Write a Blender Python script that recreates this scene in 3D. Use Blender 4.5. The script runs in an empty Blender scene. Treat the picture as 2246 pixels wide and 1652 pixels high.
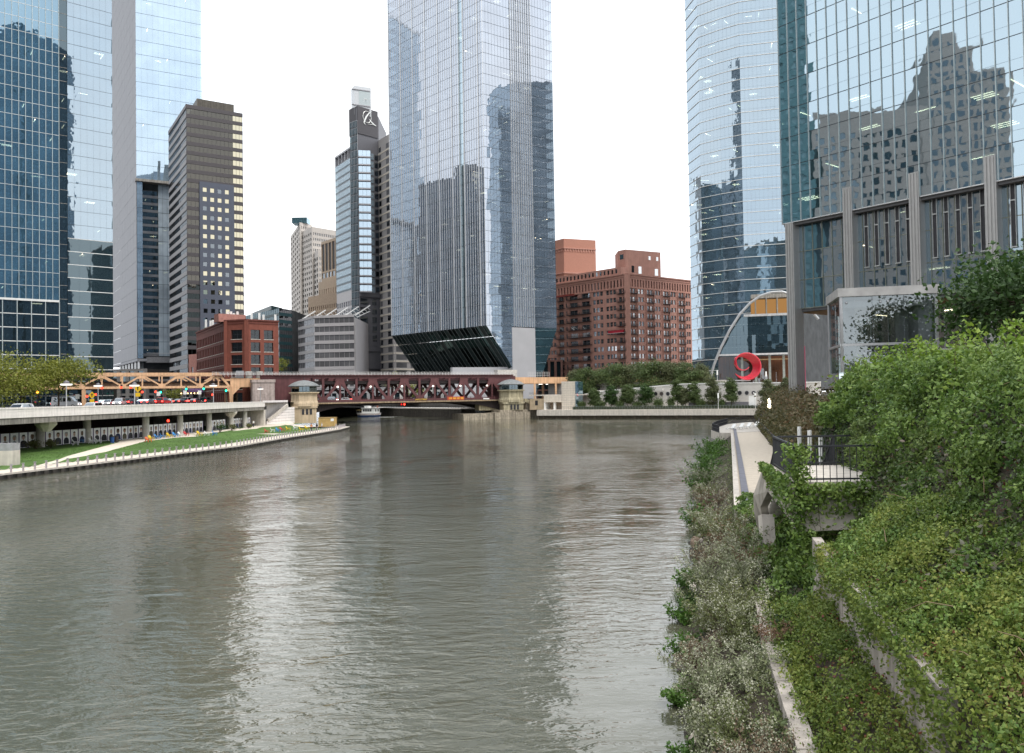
import bpy, math, random
import numpy as np
from mathutils import Vector, Matrix
R = math.radians
rng = random.Random(7)
nrg = np.random.default_rng(7)
scene = bpy.context.scene
col = scene.collection

# ------------------------------------------------------------------ camera
EYE = 8.0                                  # eye height above the river
FPX, CXP, CYP = 1778.0, 1123.0, 826.0      # focal length and centre, in pixels of a 2246 px wide frame
PITCH, ROLL = math.atan(42 / 1778.0), R(0.9)
Fv = Vector((0, math.cos(PITCH), math.sin(PITCH)))
R0 = Vector((1, 0, 0))
U0 = Vector((0, -math.sin(PITCH), math.cos(PITCH)))
Rv = R0 * math.cos(ROLL) - U0 * math.sin(ROLL)
Uv = R0 * math.sin(ROLL) + U0 * math.cos(ROLL)
cam_d = bpy.data.cameras.new('camera')
cam = bpy.data.objects.new('camera', cam_d)
col.objects.link(cam)
cam_d.sensor_width = 36.0
cam_d.lens = 36.0 * FPX / 2246.0
cam_d.clip_start, cam_d.clip_end = 0.1, 6000
cam.matrix_world = Matrix(((Rv.x, Uv.x, -Fv.x, 0), (Rv.y, Uv.y, -Fv.y, 0), (Rv.z, Uv.z, -Fv.z, EYE), (0, 0, 0, 1)))
scene.camera = cam

def ray(u, v):
    return Fv + Rv * ((u - CXP) / FPX) + Uv * ((CYP - v) / FPX)
def at(u, v, Y):
    d = ray(u, v); k = Y / d.y
    return Vector((d.x * k, Y, EYE + d.z * k))
def axy(u, v, Y):
    p = at(u, v, Y); return Vector((p.x, p.y))
def az(u, v, Y):
    return at(u, v, Y).z
def onz(u, v, z):
    d = ray(u, v); k = (z - EYE) / d.z
    return Vector((d.x * k, d.y * k, z))
def proj(p):
    q = Vector(p) - Vector((0, 0, EYE)); w = q.dot(Fv)
    if w <= 0.1: return None
    return (CXP + FPX * q.dot(Rv) / w, CYP - FPX * q.dot(Uv) / w, w)

# ------------------------------------------------------------------ world, sun, exposure
SUN_EL, SUN_AZ = R(58), R(142)
w = bpy.data.worlds.new('World'); scene.world = w; w.use_nodes = True
nt = w.node_tree; nt.nodes.clear()
wo = nt.nodes.new('ShaderNodeOutputWorld')
sky = nt.nodes.new('ShaderNodeTexSky'); sky.sky_type = 'NISHITA'; sky.sun_disc = False
sky.sun_elevation = SUN_EL; sky.sun_rotation = SUN_AZ; sky.dust_density = 6; sky.air_density = 1.0
bg1 = nt.nodes.new('ShaderNodeBackground'); bg1.inputs[1].default_value = 0.11
nt.links.new(sky.outputs[0], bg1.inputs[0])
# the cloud layer that covers the sky: pale, brighter overhead, with soft broad clouds
tc = nt.nodes.new('ShaderNodeTexCoord')
mp = nt.nodes.new('ShaderNodeMapping'); mp.inputs['Scale'].default_value = (1.2, 1.2, 3.0)
nz = nt.nodes.new('ShaderNodeTexNoise'); nz.inputs['Scale'].default_value = 1.6; nz.inputs['Detail'].default_value = 5
cr = nt.nodes.new('ShaderNodeValToRGB')
cr.color_ramp.elements[0].position = 0.3; cr.color_ramp.elements[0].color = (0.80, 0.86, 0.93, 1)
cr.color_ramp.elements[1].position = 0.7; cr.color_ramp.elements[1].color = (1.0, 1.0, 1.0, 1)
nt.links.new(tc.outputs['Generated'], mp.inputs[0]); nt.links.new(mp.outputs[0], nz.inputs['Vector']); nt.links.new(nz.outputs['Fac'], cr.inputs[0])
bg2 = nt.nodes.new('ShaderNodeBackground'); bg2.inputs[1].default_value = 1.32
nt.links.new(cr.outputs[0], bg2.inputs[0])
mx = nt.nodes.new('ShaderNodeMixShader'); mx.inputs[0].default_value = 0.92
nt.links.new(bg1.outputs[0], mx.inputs[1]); nt.links.new(bg2.outputs[0], mx.inputs[2]); nt.links.new(mx.outputs[0], wo.inputs[0])
sun_d = bpy.data.lights.new('sun', 'SUN'); sun_d.energy = 1.5; sun_d.angle = R(20); sun_d.color = (1, 0.96, 0.9)
sun_o = bpy.data.objects.new('sun', sun_d); col.objects.link(sun_o)
sun_o.rotation_euler = Vector((math.sin(SUN_AZ) * math.cos(SUN_EL), math.cos(SUN_AZ) * math.cos(SUN_EL), math.sin(SUN_EL))).to_track_quat('Z', 'Y').to_euler()
vs = scene.view_settings
vs.view_transform = 'Standard'; vs.look = 'None'; vs.exposure = 0.66; vs.gamma = 1.0
scene.render.engine = 'CYCLES'
scene.cycles.use_denoising = True
try: scene.cycles.denoiser = 'OPENIMAGEDENOISE'
except Exception: pass
scene.cycles.max_bounces = 7; scene.cycles.diffuse_bounces = 2; scene.cycles.glossy_bounces = 4
scene.cycles.transparent_max_bounces = 8; scene.cycles.caustics_reflective = False; scene.cycles.caustics_refractive = False

# ------------------------------------------------------------------ materials
MATS = {}
def _nt(name):
    m = bpy.data.materials.new(name); m.use_nodes = True
    n = m.node_tree; n.nodes.clear()
    out = n.nodes.new('ShaderNodeOutputMaterial')
    return m, n, out
def link(n, a, b): n.links.new(a, b)
def noise_node(n, scale, detail=4, stretch=(1, 1, 1), rough=0.55):
    g = n.nodes.new('ShaderNodeNewGeometry'); mp = n.nodes.new('ShaderNodeMapping'); mp.inputs['Scale'].default_value = stretch
    t = n.nodes.new('ShaderNodeTexNoise'); t.inputs['Scale'].default_value = scale; t.inputs['Detail'].default_value = detail; t.inputs['Roughness'].default_value = rough
    link(n, g.outputs['Position'], mp.inputs[0]); link(n, mp.outputs[0], t.inputs['Vector'])
    return t
def ramp(n, src, p0, c0, p1, c1):
    r = n.nodes.new('ShaderNodeValToRGB')
    r.color_ramp.elements[0].position = p0; r.color_ramp.elements[0].color = (*c0, 1)
    r.color_ramp.elements[1].position = p1; r.color_ramp.elements[1].color = (*c1, 1)
    link(n, src, r.inputs[0]); return r
def mat(name, c, rough=0.7, metal=0.0, var=0.18, scale=1.5, streak=0.0, bump=0.0, bscale=20.0, spec=0.3):
    """plain procedural surface: colour patches, rain streaks, fine relief"""
    if name in MATS: return MATS[name]
    m, n, out = _nt(name)
    b = n.nodes.new('ShaderNodeBsdfPrincipled'); link(n, b.outputs[0], out.inputs[0])
    b.inputs['Roughness'].default_value = rough; b.inputs['Metallic'].default_value = metal
    b.inputs['Specular IOR Level'].default_value = spec
    t = noise_node(n, scale)
    lo = tuple(x * (1 - var) for x in c); hi = tuple(min(1, x * (1 + var)) for x in c)
    r = ramp(n, t.outputs['Fac'], 0.3, lo, 0.7, hi)
    src = r.outputs[0]
    if streak:
        t2 = noise_node(n, 1.0, 5, (2.2, 2.2, 0.12))
        r2 = ramp(n, t2.outputs['Fac'], 0.42, (1 - streak,) * 3, 0.6, (1, 1, 1))
        mm = n.nodes.new('ShaderNodeMix'); mm.data_type = 'RGBA'; mm.blend_type = 'MULTIPLY'; mm.inputs[0].default_value = 1
        link(n, src, mm.inputs[6]); link(n, r2.outputs[0], mm.inputs[7]); src = mm.outputs[2]
    link(n, src, b.inputs['Base Color'])
    if bump:
        t3 = noise_node(n, bscale, 3); bp = n.nodes.new('ShaderNodeBump'); bp.inputs['Strength'].default_value = bump; bp.inputs['Distance'].default_value = 0.05
        link(n, t3.outputs['Fac'], bp.inputs['Height']); link(n, bp.outputs[0], b.inputs['Normal'])
    MATS[name] = m; return m
def emit(name, c, s):
    if name in MATS: return MATS[name]
    m, n, out = _nt(name); e = n.nodes.new('ShaderNodeEmission'); e.inputs[0].default_value = (*c, 1); e.inputs[1].default_value = s
    link(n, e.outputs[0], out.inputs[0]); MATS[name] = m; return m
def glass(name, refl, trans, fac, wob=0.0006, bs=0.35, dif=None, dw=0.0):
    """coated window glass: a tinted mirror that still lets some of the room show"""
    if name in MATS: return MATS[name]
    m, n, out = _nt(name)
    g = n.nodes.new('ShaderNodeBsdfGlossy'); g.inputs['Color'].default_value = (*refl, 1); g.inputs['Roughness'].default_value = 0.015
    tr = n.nodes.new('ShaderNodeBsdfTransparent'); tr.inputs[0].default_value = (*trans, 1)
    lw = n.nodes.new('ShaderNodeLayerWeight'); lw.inputs[0].default_value = 0.25
    mr = n.nodes.new('ShaderNodeMapRange'); mr.inputs[3].default_value = fac; mr.inputs[4].default_value = min(1, fac + 0.3)
    link(n, lw.outputs['Facing'], mr.inputs[0])
    mx = n.nodes.new('ShaderNodeMixShader'); link(n, mr.outputs[0], mx.inputs[0]); link(n, tr.outputs[0], mx.inputs[1]); link(n, g.outputs[0], mx.inputs[2])
    t = noise_node(n, bs, 2); bp = n.nodes.new('ShaderNodeBump'); bp.inputs['Strength'].default_value = 1.0; bp.inputs['Distance'].default_value = wob * 10
    link(n, t.outputs['Fac'], bp.inputs['Height']); link(n, bp.outputs[0], g.inputs['Normal'])
    last = mx
    if dif:      # coating and blinds, plus haze painted in to lift dark reflections
        df = n.nodes.new('ShaderNodeBsdfDiffuse'); df.inputs[0].default_value = (*dif, 1)
        t2 = noise_node(n, 0.12, 3); r2 = ramp(n, t2.outputs['Fac'], .35, tuple(x * .75 for x in dif), .65, tuple(min(1, x * 1.2) for x in dif)); link(n, r2.outputs[0], df.inputs[0])
        last = n.nodes.new('ShaderNodeMixShader'); last.inputs[0].default_value = dw; link(n, mx.outputs[0], last.inputs[1]); link(n, df.outputs[0], last.inputs[2])
    link(n, last.outputs[0], out.inputs[0]); MATS[name] = m; return m
def leafmat(name, cols, rough=0.5, trans=0.25):
    if name in MATS: return MATS[name]
    m, n, out = _nt(name)
    g = n.nodes.new('ShaderNodeNewGeometry'); r = n.nodes.new('ShaderNodeValToRGB'); r.color_ramp.interpolation = 'LINEAR'
    el = r.color_ramp.elements
    while len(el) < len(cols): el.new(0.5)
    for i, c in enumerate(cols): el[i].position = i / (len(cols) - 1); el[i].color = (*c, 1)
    t = noise_node(n, 0.55, 3); ad = n.nodes.new('ShaderNodeMath'); ad.operation = 'MULTIPLY_ADD'; ad.inputs[1].default_value = 0.55
    mr = n.nodes.new('ShaderNodeMapRange'); mr.inputs[1].default_value = 0.3; mr.inputs[2].default_value = 0.7; mr.inputs[4].default_value = 0.5
    link(n, t.outputs['Fac'], mr.inputs[0]); link(n, g.outputs['Random Per Island'], ad.inputs[0]); link(n, mr.outputs[0], ad.inputs[2]); link(n, ad.outputs[0], r.inputs[0])
    b = n.nodes.new('ShaderNodeBsdfPrincipled'); b.inputs['Roughness'].default_value = rough; b.inputs['Specular IOR Level'].default_value = 0.35
    tl = n.nodes.new('ShaderNodeBsdfTranslucent'); mx = n.nodes.new('ShaderNodeMixShader'); mx.inputs[0].default_value = trans
    link(n, r.outputs[0], b.inputs['Base Color']); link(n, r.outputs[0], tl.inputs[0]); link(n, b.outputs[0], mx.inputs[1]); link(n, tl.outputs[0], mx.inputs[2])
    link(n, mx.outputs[0], out.inputs[0]); MATS[name] = m; return m

# ------------------------------------------------------------------ object helpers
def tag(o, label=None, cat=None, group=None, kind=None):
    if label: o['label'] = label
    if cat: o['category'] = cat
    if group: o['group'] = group
    if kind: o['kind'] = kind
    return o
def thing(name, label, cat, loc=(0, 0, 0), rz=0.0, group=None):
    o = bpy.data.objects.new(name, None); col.objects.link(o)
    o.location = loc; o.rotation_euler = (0, 0, rz); o.empty_display_size = 0.3
    return tag(o, label, cat, group)
def org(p):
    v = Vector((0, 0, 0))
    while p is not None: v += p.location; p = p.parent
    return v
def linkmesh(name, me, m, parent=None, loc=None, rot=None):
    o = bpy.data.objects.new(name, me); col.objects.link(o)
    if m is not None and not me.materials: me.materials.append(m)
    if parent is not None: o.parent = parent
    if loc is not None: o.location = loc
    if rot is not None: o.rotation_euler = rot
    return o
def copy_tree(o, parent=None):
    c = o.copy(); col.objects.link(c); c.parent = parent
    for ch in o.children: copy_tree(ch, c)
    return c
class MB:
    def __init__(s): s.v = []; s.f = []
    def add(s, vs, fs):
        k = len(s.v); s.v.extend([tuple(x) for x in vs]); s.f.extend([tuple(i + k for i in f) for f in fs]); return s
    def hexa(s, p):   # 8 corners: bottom 4 ccw, top 4 ccw
        return s.add(p, [(3, 2, 1, 0), (4, 5, 6, 7), (0, 1, 5, 4), (1, 2, 6, 5), (2, 3, 7, 6), (3, 0, 4, 7)])
    def box(s, x0, x1, y0, y1, z0, z1):
        return s.hexa([(x0, y0, z0), (x1, y0, z0), (x1, y1, z0), (x0, y1, z0), (x0, y0, z1), (x1, y0, z1), (x1, y1, z1), (x0, y1, z1)])
    def prism(s, poly, z0, z1):
        n = len(poly); A = sum(poly[i][0] * poly[(i + 1) % n][1] - poly[(i + 1) % n][0] * poly[i][1] for i in range(n))
        if A < 0: poly = poly[::-1]
        vs = [(p[0], p[1], z0) for p in poly] + [(p[0], p[1], z1) for p in poly]
        fs = [tuple(range(n))[::-1], tuple(range(n, 2 * n))] + [(i, (i + 1) % n, n + (i + 1) % n, n + i) for i in range(n)]
        return s.add(vs, fs)
    def slab(s, pts, nrm, t):   # planar polygon in 3D given thickness along nrm
        n = len(pts); nv = Vector(nrm).normalized() * t
        vs = [Vector(p) for p in pts] + [Vector(p) + nv for p in pts]
        return s.add(vs, [tuple(range(n))[::-1], tuple(range(n, 2 * n))] + [(i, (i + 1) % n, n + (i + 1) % n, n + i) for i in range(n)])
    def bar(s, p, q, a, b, up=(0, 0, 1)):   # rectangular bar from p to q, a across, b along "up"
        p = Vector(p); q = Vector(q); d = (q - p).normalized(); u = Vector(up)
        x = d.cross(u)
        if x.length < 1e-4: x = d.cross(Vector((1, 0, 0)))
        x.normalize(); y = x.cross(d).normalized(); x *= a / 2; y *= b / 2
        return s.hexa([p - x - y, p + x - y, q + x - y, q - x - y, p - x + y, p + x + y, q + x + y, q - x + y])
    def tube(s, pts, rad, n=8, cap=True):
        pts = [Vector(p) for p in pts]; rad = rad if isinstance(rad, (list, tuple)) else [rad] * len(pts)
        k = len(s.v); px = None
        for i, p in enumerate(pts):
            d = (pts[min(i + 1, len(pts) - 1)] - pts[max(i - 1, 0)]).normalized()
            if px is None:
                x = d.cross(Vector((0, 0, 1)))
                if x.length < 1e-3: x = Vector((1, 0, 0))
            else:
                x = px - d * px.dot(d)
                if x.length < 1e-4: x = d.cross(Vector((0, 1, 0)))
            x.normalize(); px = x; y = d.cross(x)
            for j in range(n):
                a = 2 * math.pi * j / n; s.v.append(tuple(p + (x * math.cos(a) + y * math.sin(a)) * rad[i]))
        for i in range(len(pts) - 1):
            for j in range(n):
                a = k + i * n + j; b = k + i * n + (j + 1) % n; s.f.append((a, b, b + n, a + n))
        if cap:
            s.f.append(tuple(k + j for j in range(n))[::-1]); s.f.append(tuple(k + (len(pts) - 1) * n + j for j in range(n)))
        return s
    def lathe(s, prof, c=(0, 0, 0), n=16):
        k = len(s.v)
        for r, z in prof:
            for j in range(n):
                a = 2 * math.pi * j / n; s.v.append((c[0] + r * math.cos(a), c[1] + r * math.sin(a), c[2] + z))
        for i in range(len(prof) - 1):
            for j in range(n):
                a = k + i * n + j; b = k + i * n + (j + 1) % n; s.f.append((a, b, b + n, a + n))
        s.f.append(tuple(k + j for j in range(n))[::-1]); s.f.append(tuple(k + (len(prof) - 1) * n + j for j in range(n)))
        return s
    def mesh(s, name, off=(0, 0, 0), smooth=False):
        me = bpy.data.meshes.new(name)
        o = Vector(off); me.from_pydata([(x - o.x, y - o.y, z - o.z) for x, y, z in s.v], [], s.f)
        if smooth:
            me.polygons.foreach_set('use_smooth', [True] * len(me.polygons))
        me.update(); return me
    def build(s, name, m, parent=None, smooth=False, kind=None, label=None):
        o = linkmesh(name, s.mesh(name, org(parent), smooth), m, parent)
        if kind: o['kind'] = kind
        if label: o['label'] = label
        return o
class Face:
    """a vertical wall plane; p0 -> p1 runs left to right seen from outside"""
    def __init__(s, p0, p1):
        s.p0 = Vector((p0[0], p0[1])); s.p1 = Vector((p1[0], p1[1])); s.L = (s.p1 - s.p0).length
        s.d = (s.p1 - s.p0) / s.L; s.n = Vector((s.d.y, -s.d.x)); s.a = math.atan2(s.d.y, s.d.x)
    def pt(s, t, z, o=0.0):
        q = s.p0 + s.d * t + s.n * o; return Vector((q.x, q.y, z))
    def box(s, mb, t0, t1, z0, z1, o0, o1):
        P = s.pt
        return mb.hexa([P(t0, z0, o1), P(t1, z0, o1), P(t1, z0, o0), P(t0, z0, o0), P(t0, z1, o1), P(t1, z1, o1), P(t1, z1, o0), P(t0, z1, o0)])
    def off(s, o): return Face(s.p0 + s.n * o, s.p1 + s.n * o)
    def sub(s, t0, t1, o=0.0): return Face(s.p0 + s.d * t0 + s.n * o, s.p0 + s.d * t1 + s.n * o)

_pm = {}
def pane_mesh(w, h, t=0.06):
    k = (round(w, 3), round(h, 3), t)
    if k not in _pm:
        x, z = w / 2, h / 2
        me = bpy.data.meshes.new('pane')
        me.from_pydata([(-x, 0, -z), (x, 0, -z), (x, 0, z), (-x, 0, z), (-x, t, -z), (x, t, -z), (x, t, z), (-x, t, z)], [],
                       [(0, 1, 2, 3), (0, 4, 5, 1), (1, 5, 6, 2), (2, 6, 7, 3), (3, 7, 4, 0)])
        me.update(); _pm[k] = me
    return _pm[k]
def place_panes(th, items, name, limit=290, tilt=0.0025, rest='glazing', vmax=830):
    """items: (face, t, z, offset, w, h, material). The largest in the picture become parts, the others one joined part"""
    sc = []
    for i, (f, t, z, o, w, h, m) in enumerate(items):
        p = f.pt(t, z, o); q = proj(p)
        ok = q and -20 < q[0] < 2266 and -20 < q[1] < vmax
        sc.append((w * h / q[2] ** 2 if ok else 0, i))
    sc.sort(reverse=True)
    chosen = set(i for s_, i in sc[:limit] if s_ > 0)
    O = org(th); rests = {}
    for i, (f, t, z, o, w, h, m) in enumerate(items):
        tx, tz = rng.gauss(0, tilt), rng.gauss(0, tilt)
        if i in chosen:
            me = pane_mesh(w, h)
            ob = bpy.data.objects.new(name, me); col.objects.link(ob); ob.parent = th
            ob.location = f.pt(t, z, o) - O; ob.rotation_euler = (tx, 0, f.a + tz)
            if not me.materials: me.materials.append(None)
            ob.material_slots[0].link = 'OBJECT'; ob.material_slots[0].material = m
        else:
            mb = rests.setdefault(m, MB()); dx, dz = w / 2 * tz, h / 2 * tx; P = f.pt
            mb.add([P(t - w / 2, z - h / 2, o - dx - dz), P(t + w / 2, z - h / 2, o + dx - dz), P(t + w / 2, z + h / 2, o + dx + dz), P(t - w / 2, z + h / 2, o - dx + dz)], [(0, 1, 2, 3)])
    for m, mb in rests.items(): mb.build(rest, m, th, kind='stuff')
def arr_mesh(name, V, F, m, parent=None, kind=None):
    """numpy verts (n,3) and faces (k, c) all of c corners"""
    me = bpy.data.meshes.new(name); n, (k, c) = len(V), F.shape
    V = V - np.array(org(parent))
    me.vertices.add(n); me.vertices.foreach_set('co', V.astype(np.float32).ravel())
    me.loops.add(k * c); me.loops.foreach_set('vertex_index', F.astype(np.int32).ravel())
    me.polygons.add(k); me.polygons.foreach_set('loop_start', np.arange(0, k * c, c, dtype=np.int32))
    me.update(calc_edges=True); me.validate()
    o = linkmesh(name, me, m, parent)
    if kind: o['kind'] = kind
    return o
def leaf_arr(P, size, up=0.5, aspect=0.62, nrm=None):
    """folded rhombic leaves at the points P"""
    n = len(P); S = (size * nrg.uniform(0.55, 1.4, n))[:, None]
    N = nrg.normal(size=(n, 3)); N /= np.linalg.norm(N, axis=1)[:, None]
    N = N * (1 - up) + (np.array([0, 0, 1.0]) if nrm is None else nrm) * up; N /= np.linalg.norm(N, axis=1)[:, None] + 1e-9
    A = nrg.normal(size=(n, 3)); A -= N * (A * N).sum(1)[:, None]; A /= np.linalg.norm(A, axis=1)[:, None]
    B = np.cross(N, A)
    V = np.stack([P - A * S * 0.5, P + B * S * 0.5 * aspect - N * S * 0.12, P + A * S * 0.5, P - B * S * 0.5 * aspect - N * S * 0.12], 1).reshape(-1, 3)
    b = (np.arange(n) * 4)[:, None]
    return V, np.concatenate([b + np.array([0, 1, 2]), b + np.array([0, 2, 3])])
def leaves(name, P, size, m, parent=None, up=0.5, kind=None, nrm=None, aspect=0.62):
    V, F = leaf_arr(np.asarray(P, float), size, up, aspect, nrm)
    return arr_mesh(name, V, F, m, parent, kind)

# ------------------------------------------------------------------ common materials
M_conc = mat('pale_concrete', (0.60, 0.55, 0.49), 0.8, var=0.1, streak=0.15, bump=0.2)
M_cream = mat('cream_stone', (0.62, 0.56, 0.48), 0.75, var=0.08, streak=0.12)
M_grey = mat('grey_concrete', (0.32, 0.30, 0.27), 0.85, var=0.2, streak=0.35, bump=0.2)
M_tan = mat('tan_limestone', (0.56, 0.44, 0.30), 0.8, var=0.12, scale=0.8, streak=0.2, bump=0.2)
M_pier = mat('weathered_pier_stone', (0.36, 0.31, 0.24), 0.85, var=0.25, streak=0.4, bump=0.3)
M_white = mat('white_paint', (0.78, 0.78, 0.76), 0.45, var=0.05)
M_dark = mat('dark_metal', (0.035, 0.035, 0.04), 0.5, var=0.2)
M_black = mat('black_rubber', (0.02, 0.02, 0.02), 0.8, var=0.2)
M_steel = mat('brushed_steel', (0.45, 0.45, 0.46), 0.35, 0.8, var=0.08)
M_asph = mat('asphalt', (0.06, 0.06, 0.062), 0.85, var=0.25, scale=0.6, bump=0.2)
M_grass = mat('mown_grass', (0.072, 0.135, 0.028), 0.9, var=0.35, scale=0.35, bump=0.6, bscale=14)
M_path = mat('pale_paving', (0.62, 0.55, 0.46), 0.85, var=0.08, scale=0.8)
M_maroon = mat('maroon_paint', (0.125, 0.050, 0.052), 0.5, var=0.18, scale=0.5, streak=0.15)
M_orange = mat('faded_orange_paint', (0.70, 0.43, 0.25), 0.6, var=0.12, scale=0.4, streak=0.2)
M_orange2 = mat('faded_orange_girder', (0.58, 0.38, 0.26), 0.65, var=0.15, scale=0.4, streak=0.25)
M_bark = mat('bark', (0.07, 0.05, 0.035), 0.9, var=0.3, bump=0.4)
M_lamp = emit('lamp_white', (1, 0.95, 0.85), 2.2)
M_red = emit('signal_red', (1.0, 0.04, 0.02), 4.0)
M_green = emit('signal_green', (0.02, 1.0, 0.5), 3.0)
M_amber = emit('signal_amber', (1.0, 0.35, 0.03), 4.0)
M_tail = emit('tail_lamp', (1.0, 0.04, 0.03), 7.0)
M_head = emit('head_lamp', (1.0, 0.95, 0.85), 6.0)
M_warm = emit('warm_lamp', (1.0, 0.62, 0.25), 3.5)
M_office = emit('office_lamp', (1.0, 0.82, 0.55), 7.0)
M_skin = mat('skin', (0.45, 0.27, 0.18), 0.6, var=0.05)
M_cglass = glass('car_glass', (0.5, 0.55, 0.6), (0.1, 0.1, 0.1), 0.35)

# ------------------------------------------------------------------ the river
def water_mat():
    m, n, out = _nt('river_water')
    b = n.nodes.new('ShaderNodeBsdfPrincipled'); link(n, b.outputs[0], out.inputs[0])
    b.inputs['Base Color'].default_value = (0.078, 0.079, 0.053, 1); b.inputs['Roughness'].default_value = 0.03
    b.inputs['IOR'].default_value = 1.42; b.inputs['Specular IOR Level'].default_value = 0.85
    patch = noise_node(n, 0.05, 3, (1, 0.45, 1)); patch.inputs['Distortion'].default_value = 1.5; pr = n.nodes.new('ShaderNodeMapRange')
    pr.inputs[1].default_value = 0.35; pr.inputs[2].default_value = 0.65; pr.inputs[3].default_value = 0.12; pr.inputs[4].default_value = 1.0
    link(n, patch.outputs['Fac'], pr.inputs[0])
    w0 = noise_node(n, 0.26, 2, (0.6, 1.0, 1)); w0.inputs['Distortion'].default_value = 1.6
    w1 = noise_node(n, 1.9, 3, (0.62, 1.3, 1)); w1.inputs['Distortion'].default_value = 0.6
    w2 = noise_node(n, 5.0, 2, (0.6, 1.2, 1))
    def mul(a, k):
        q = n.nodes.new('ShaderNodeMath'); q.operation = 'MULTIPLY'; link(n, a, q.inputs[0])
        if isinstance(k, float): q.inputs[1].default_value = k
        else: link(n, k, q.inputs[1])
        return q.outputs[0]
    def addn(a, c):
        q = n.nodes.new('ShaderNodeMath'); link(n, a, q.inputs[0]); link(n, c, q.inputs[1]); return q.outputs[0]
    h = addn(mul(w0.outputs['Fac'], 0.105), mul(addn(mul(w1.outputs['Fac'], 0.092), mul(w2.outputs['Fac'], 0.022)), pr.outputs[0]))
    bp = n.nodes.new('ShaderNodeBump'); bp.inputs['Strength'].default_value = 1.0; bp.inputs['Distance'].default_value = 1.0
    link(n, h, bp.inputs['Height']); link(n, bp.outputs[0], b.inputs['Normal'])
    return m
mb = MB(); mb.add([(-400, -120, 0), (600, -120, 0), (600, 700, 0), (-400, 700, 0)], [(0, 1, 2, 3)])
tag(mb.build('river', water_mat()), kind='structure')
mb = MB(); mb.add([(-3000, -3000, -4), (3000, -3000, -4), (3000, 3000, -4), (-3000, 3000, -4)], [(0, 1, 2, 3)])
tag(mb.build('ground', M_asph), kind='structure')

# ------------------------------------------------------------------ low bank with lawn
def lawn_z(X): return 0.65 + 0.45 * max(0.0, min(1.0, (-58 - X) / 15.0))
def onlawn(u, v, e=0.0):
    z = 0.8
    for _ in range(8):
        p = onz(u, v, z); z = lawn_z(p.x) + e
    return Vector((p.x, p.y, z))
EDGE_D = [(-260, 1084), (0, 1040), (196, 1017), (337, 1000), (524, 977.6), (636, 958), (711, 946.8), (745, 941), (766, 935.5)]
EDGE = [onz(u, v, 0.6) for u, v in EDGE_D]
EDGE_end = [Vector((-44, 207, 0.6)), Vector((-52, 214, 0.6)), Vector((-62, 232, 0.6))]
def resample(pts, step):
    out = []; acc = 0.0
    for a, b in zip(pts[:-1], pts[1:]):
        L = (b - a).length; s = -acc
        while True:
            s += step
            if s > L: break
            out.append((a + (b - a) * (s / L), (b - a).normalized()))
        acc = (L - (s - step))
    return out
FULL = EDGE + EDGE_end
def inset(pts, d):
    out = []
    for i, p in enumerate(pts):
        t = (pts[min(i + 1, len(pts) - 1)] - pts[max(i - 1, 0)]); t.z = 0; t.normalize()
        out.append(p + Vector((-t.y, t.x, 0)) * d)
    return out
inner = inset(FULL, 3.6)
mb = MB()
for a, b, c, d in zip(FULL[:-1], FULL[1:], inner[1:], inner[:-1]):
    mb.add([a, b, (c.x, c.y, 0.65), (d.x, d.y, 0.65)], [(0, 1, 2, 3)])
tag(mb.build('riverside_path', M_path), kind='structure')
# lawn: strips from the path back to the viaduct, gently rising
mb = MB()
for a, b in zip(inner[:-1], inner[1:]):
    NS = 5
    for k in range(NS):
        def P(q, f): X = q.x + (-97 - q.x) * f; return (X, q.y, lawn_z(X) + 0.0)
        mb.add([P(a, k / NS), P(b, k / NS), P(b, (k + 1) / NS), P(a, (k + 1) / NS)], [(3, 2, 1, 0)])
mb.add([(inner[-1].x, inner[-1].y, .65), (-97, inner[-1].y, 1.1), (-97, 260, 1.1), (-60, 260, 0.65)], [(0, 1, 2, 3)])
tag(mb.build('lawn', M_grass), kind='structure')
def sheet(name, pts, m, z=None):
    mb = MB(); mb.add(pts, [tuple(range(len(pts)))]); return tag(mb.build(name, m), kind='structure')
# grass blades along the lawn, too fine to count
gp = []
for _ in range(60000):
    u = rng.uniform(0, 740); v = rng.uniform(935, 1024)
    gp.append((u, v))
EDGE_Y = np.array([p.y for p in inner]); EDGE_X = np.array([p.x for p in inner])
PATHS = []
def on_path(p):
    for q in PATHS:
        ins = False; j = len(q) - 1
        for i in range(len(q)):
            if (q[i].y > p.y) != (q[j].y > p.y) and p.x < (q[j].x - q[i].x) * (p.y - q[i].y) / (q[j].y - q[i].y) + q[i].x: ins = not ins
            j = i
        if ins: return True
    return False
def lawn_path(D, e=0.012):
    pts = [onlawn(u, v, e) for u, v in D]; PATHS.append(pts); return sheet('lawn_path', pts, M_path)
lawn_path([(95, 1024), (62, 1028), (120, 1008), (200, 986.5), (262, 970), (300, 962), (345, 958), (352, 962), (322, 967), (262, 983), (200, 1000), (160, 1012)])
lawn_path([(300, 963.5), (352, 957), (420, 954.5), (470, 953), (482, 954.5), (440, 957), (385, 960), (335, 966)])
lawn_path([(560, 951.5), (600, 951), (640, 951), (600, 953)])
lawn_path([(510, 945), (535, 938.5), (575, 931), (640, 926.5), (648, 931), (600, 935.5), (560, 941), (520, 947.5)])
lawn_path([(240, 972.5), (300, 958.5), (380, 953.5), (470, 945), (520, 939.5), (528, 941), (470, 949.5), (380, 958), (310, 964)])
gp = [onlawn(u, v) for u, v in gp]
gp = [p for p in gp if p.x < np.interp(p.y, EDGE_Y[:9], EDGE_X[:9]) - 0.2 and p.y < 205 and p.x > -72 and not on_path(p)]
M_blade = leafmat('grass_blades', [(0.045, 0.095, 0.017), (0.075, 0.145, 0.024), (0.11, 0.19, 0.038)], 0.7, 0.2)
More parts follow.
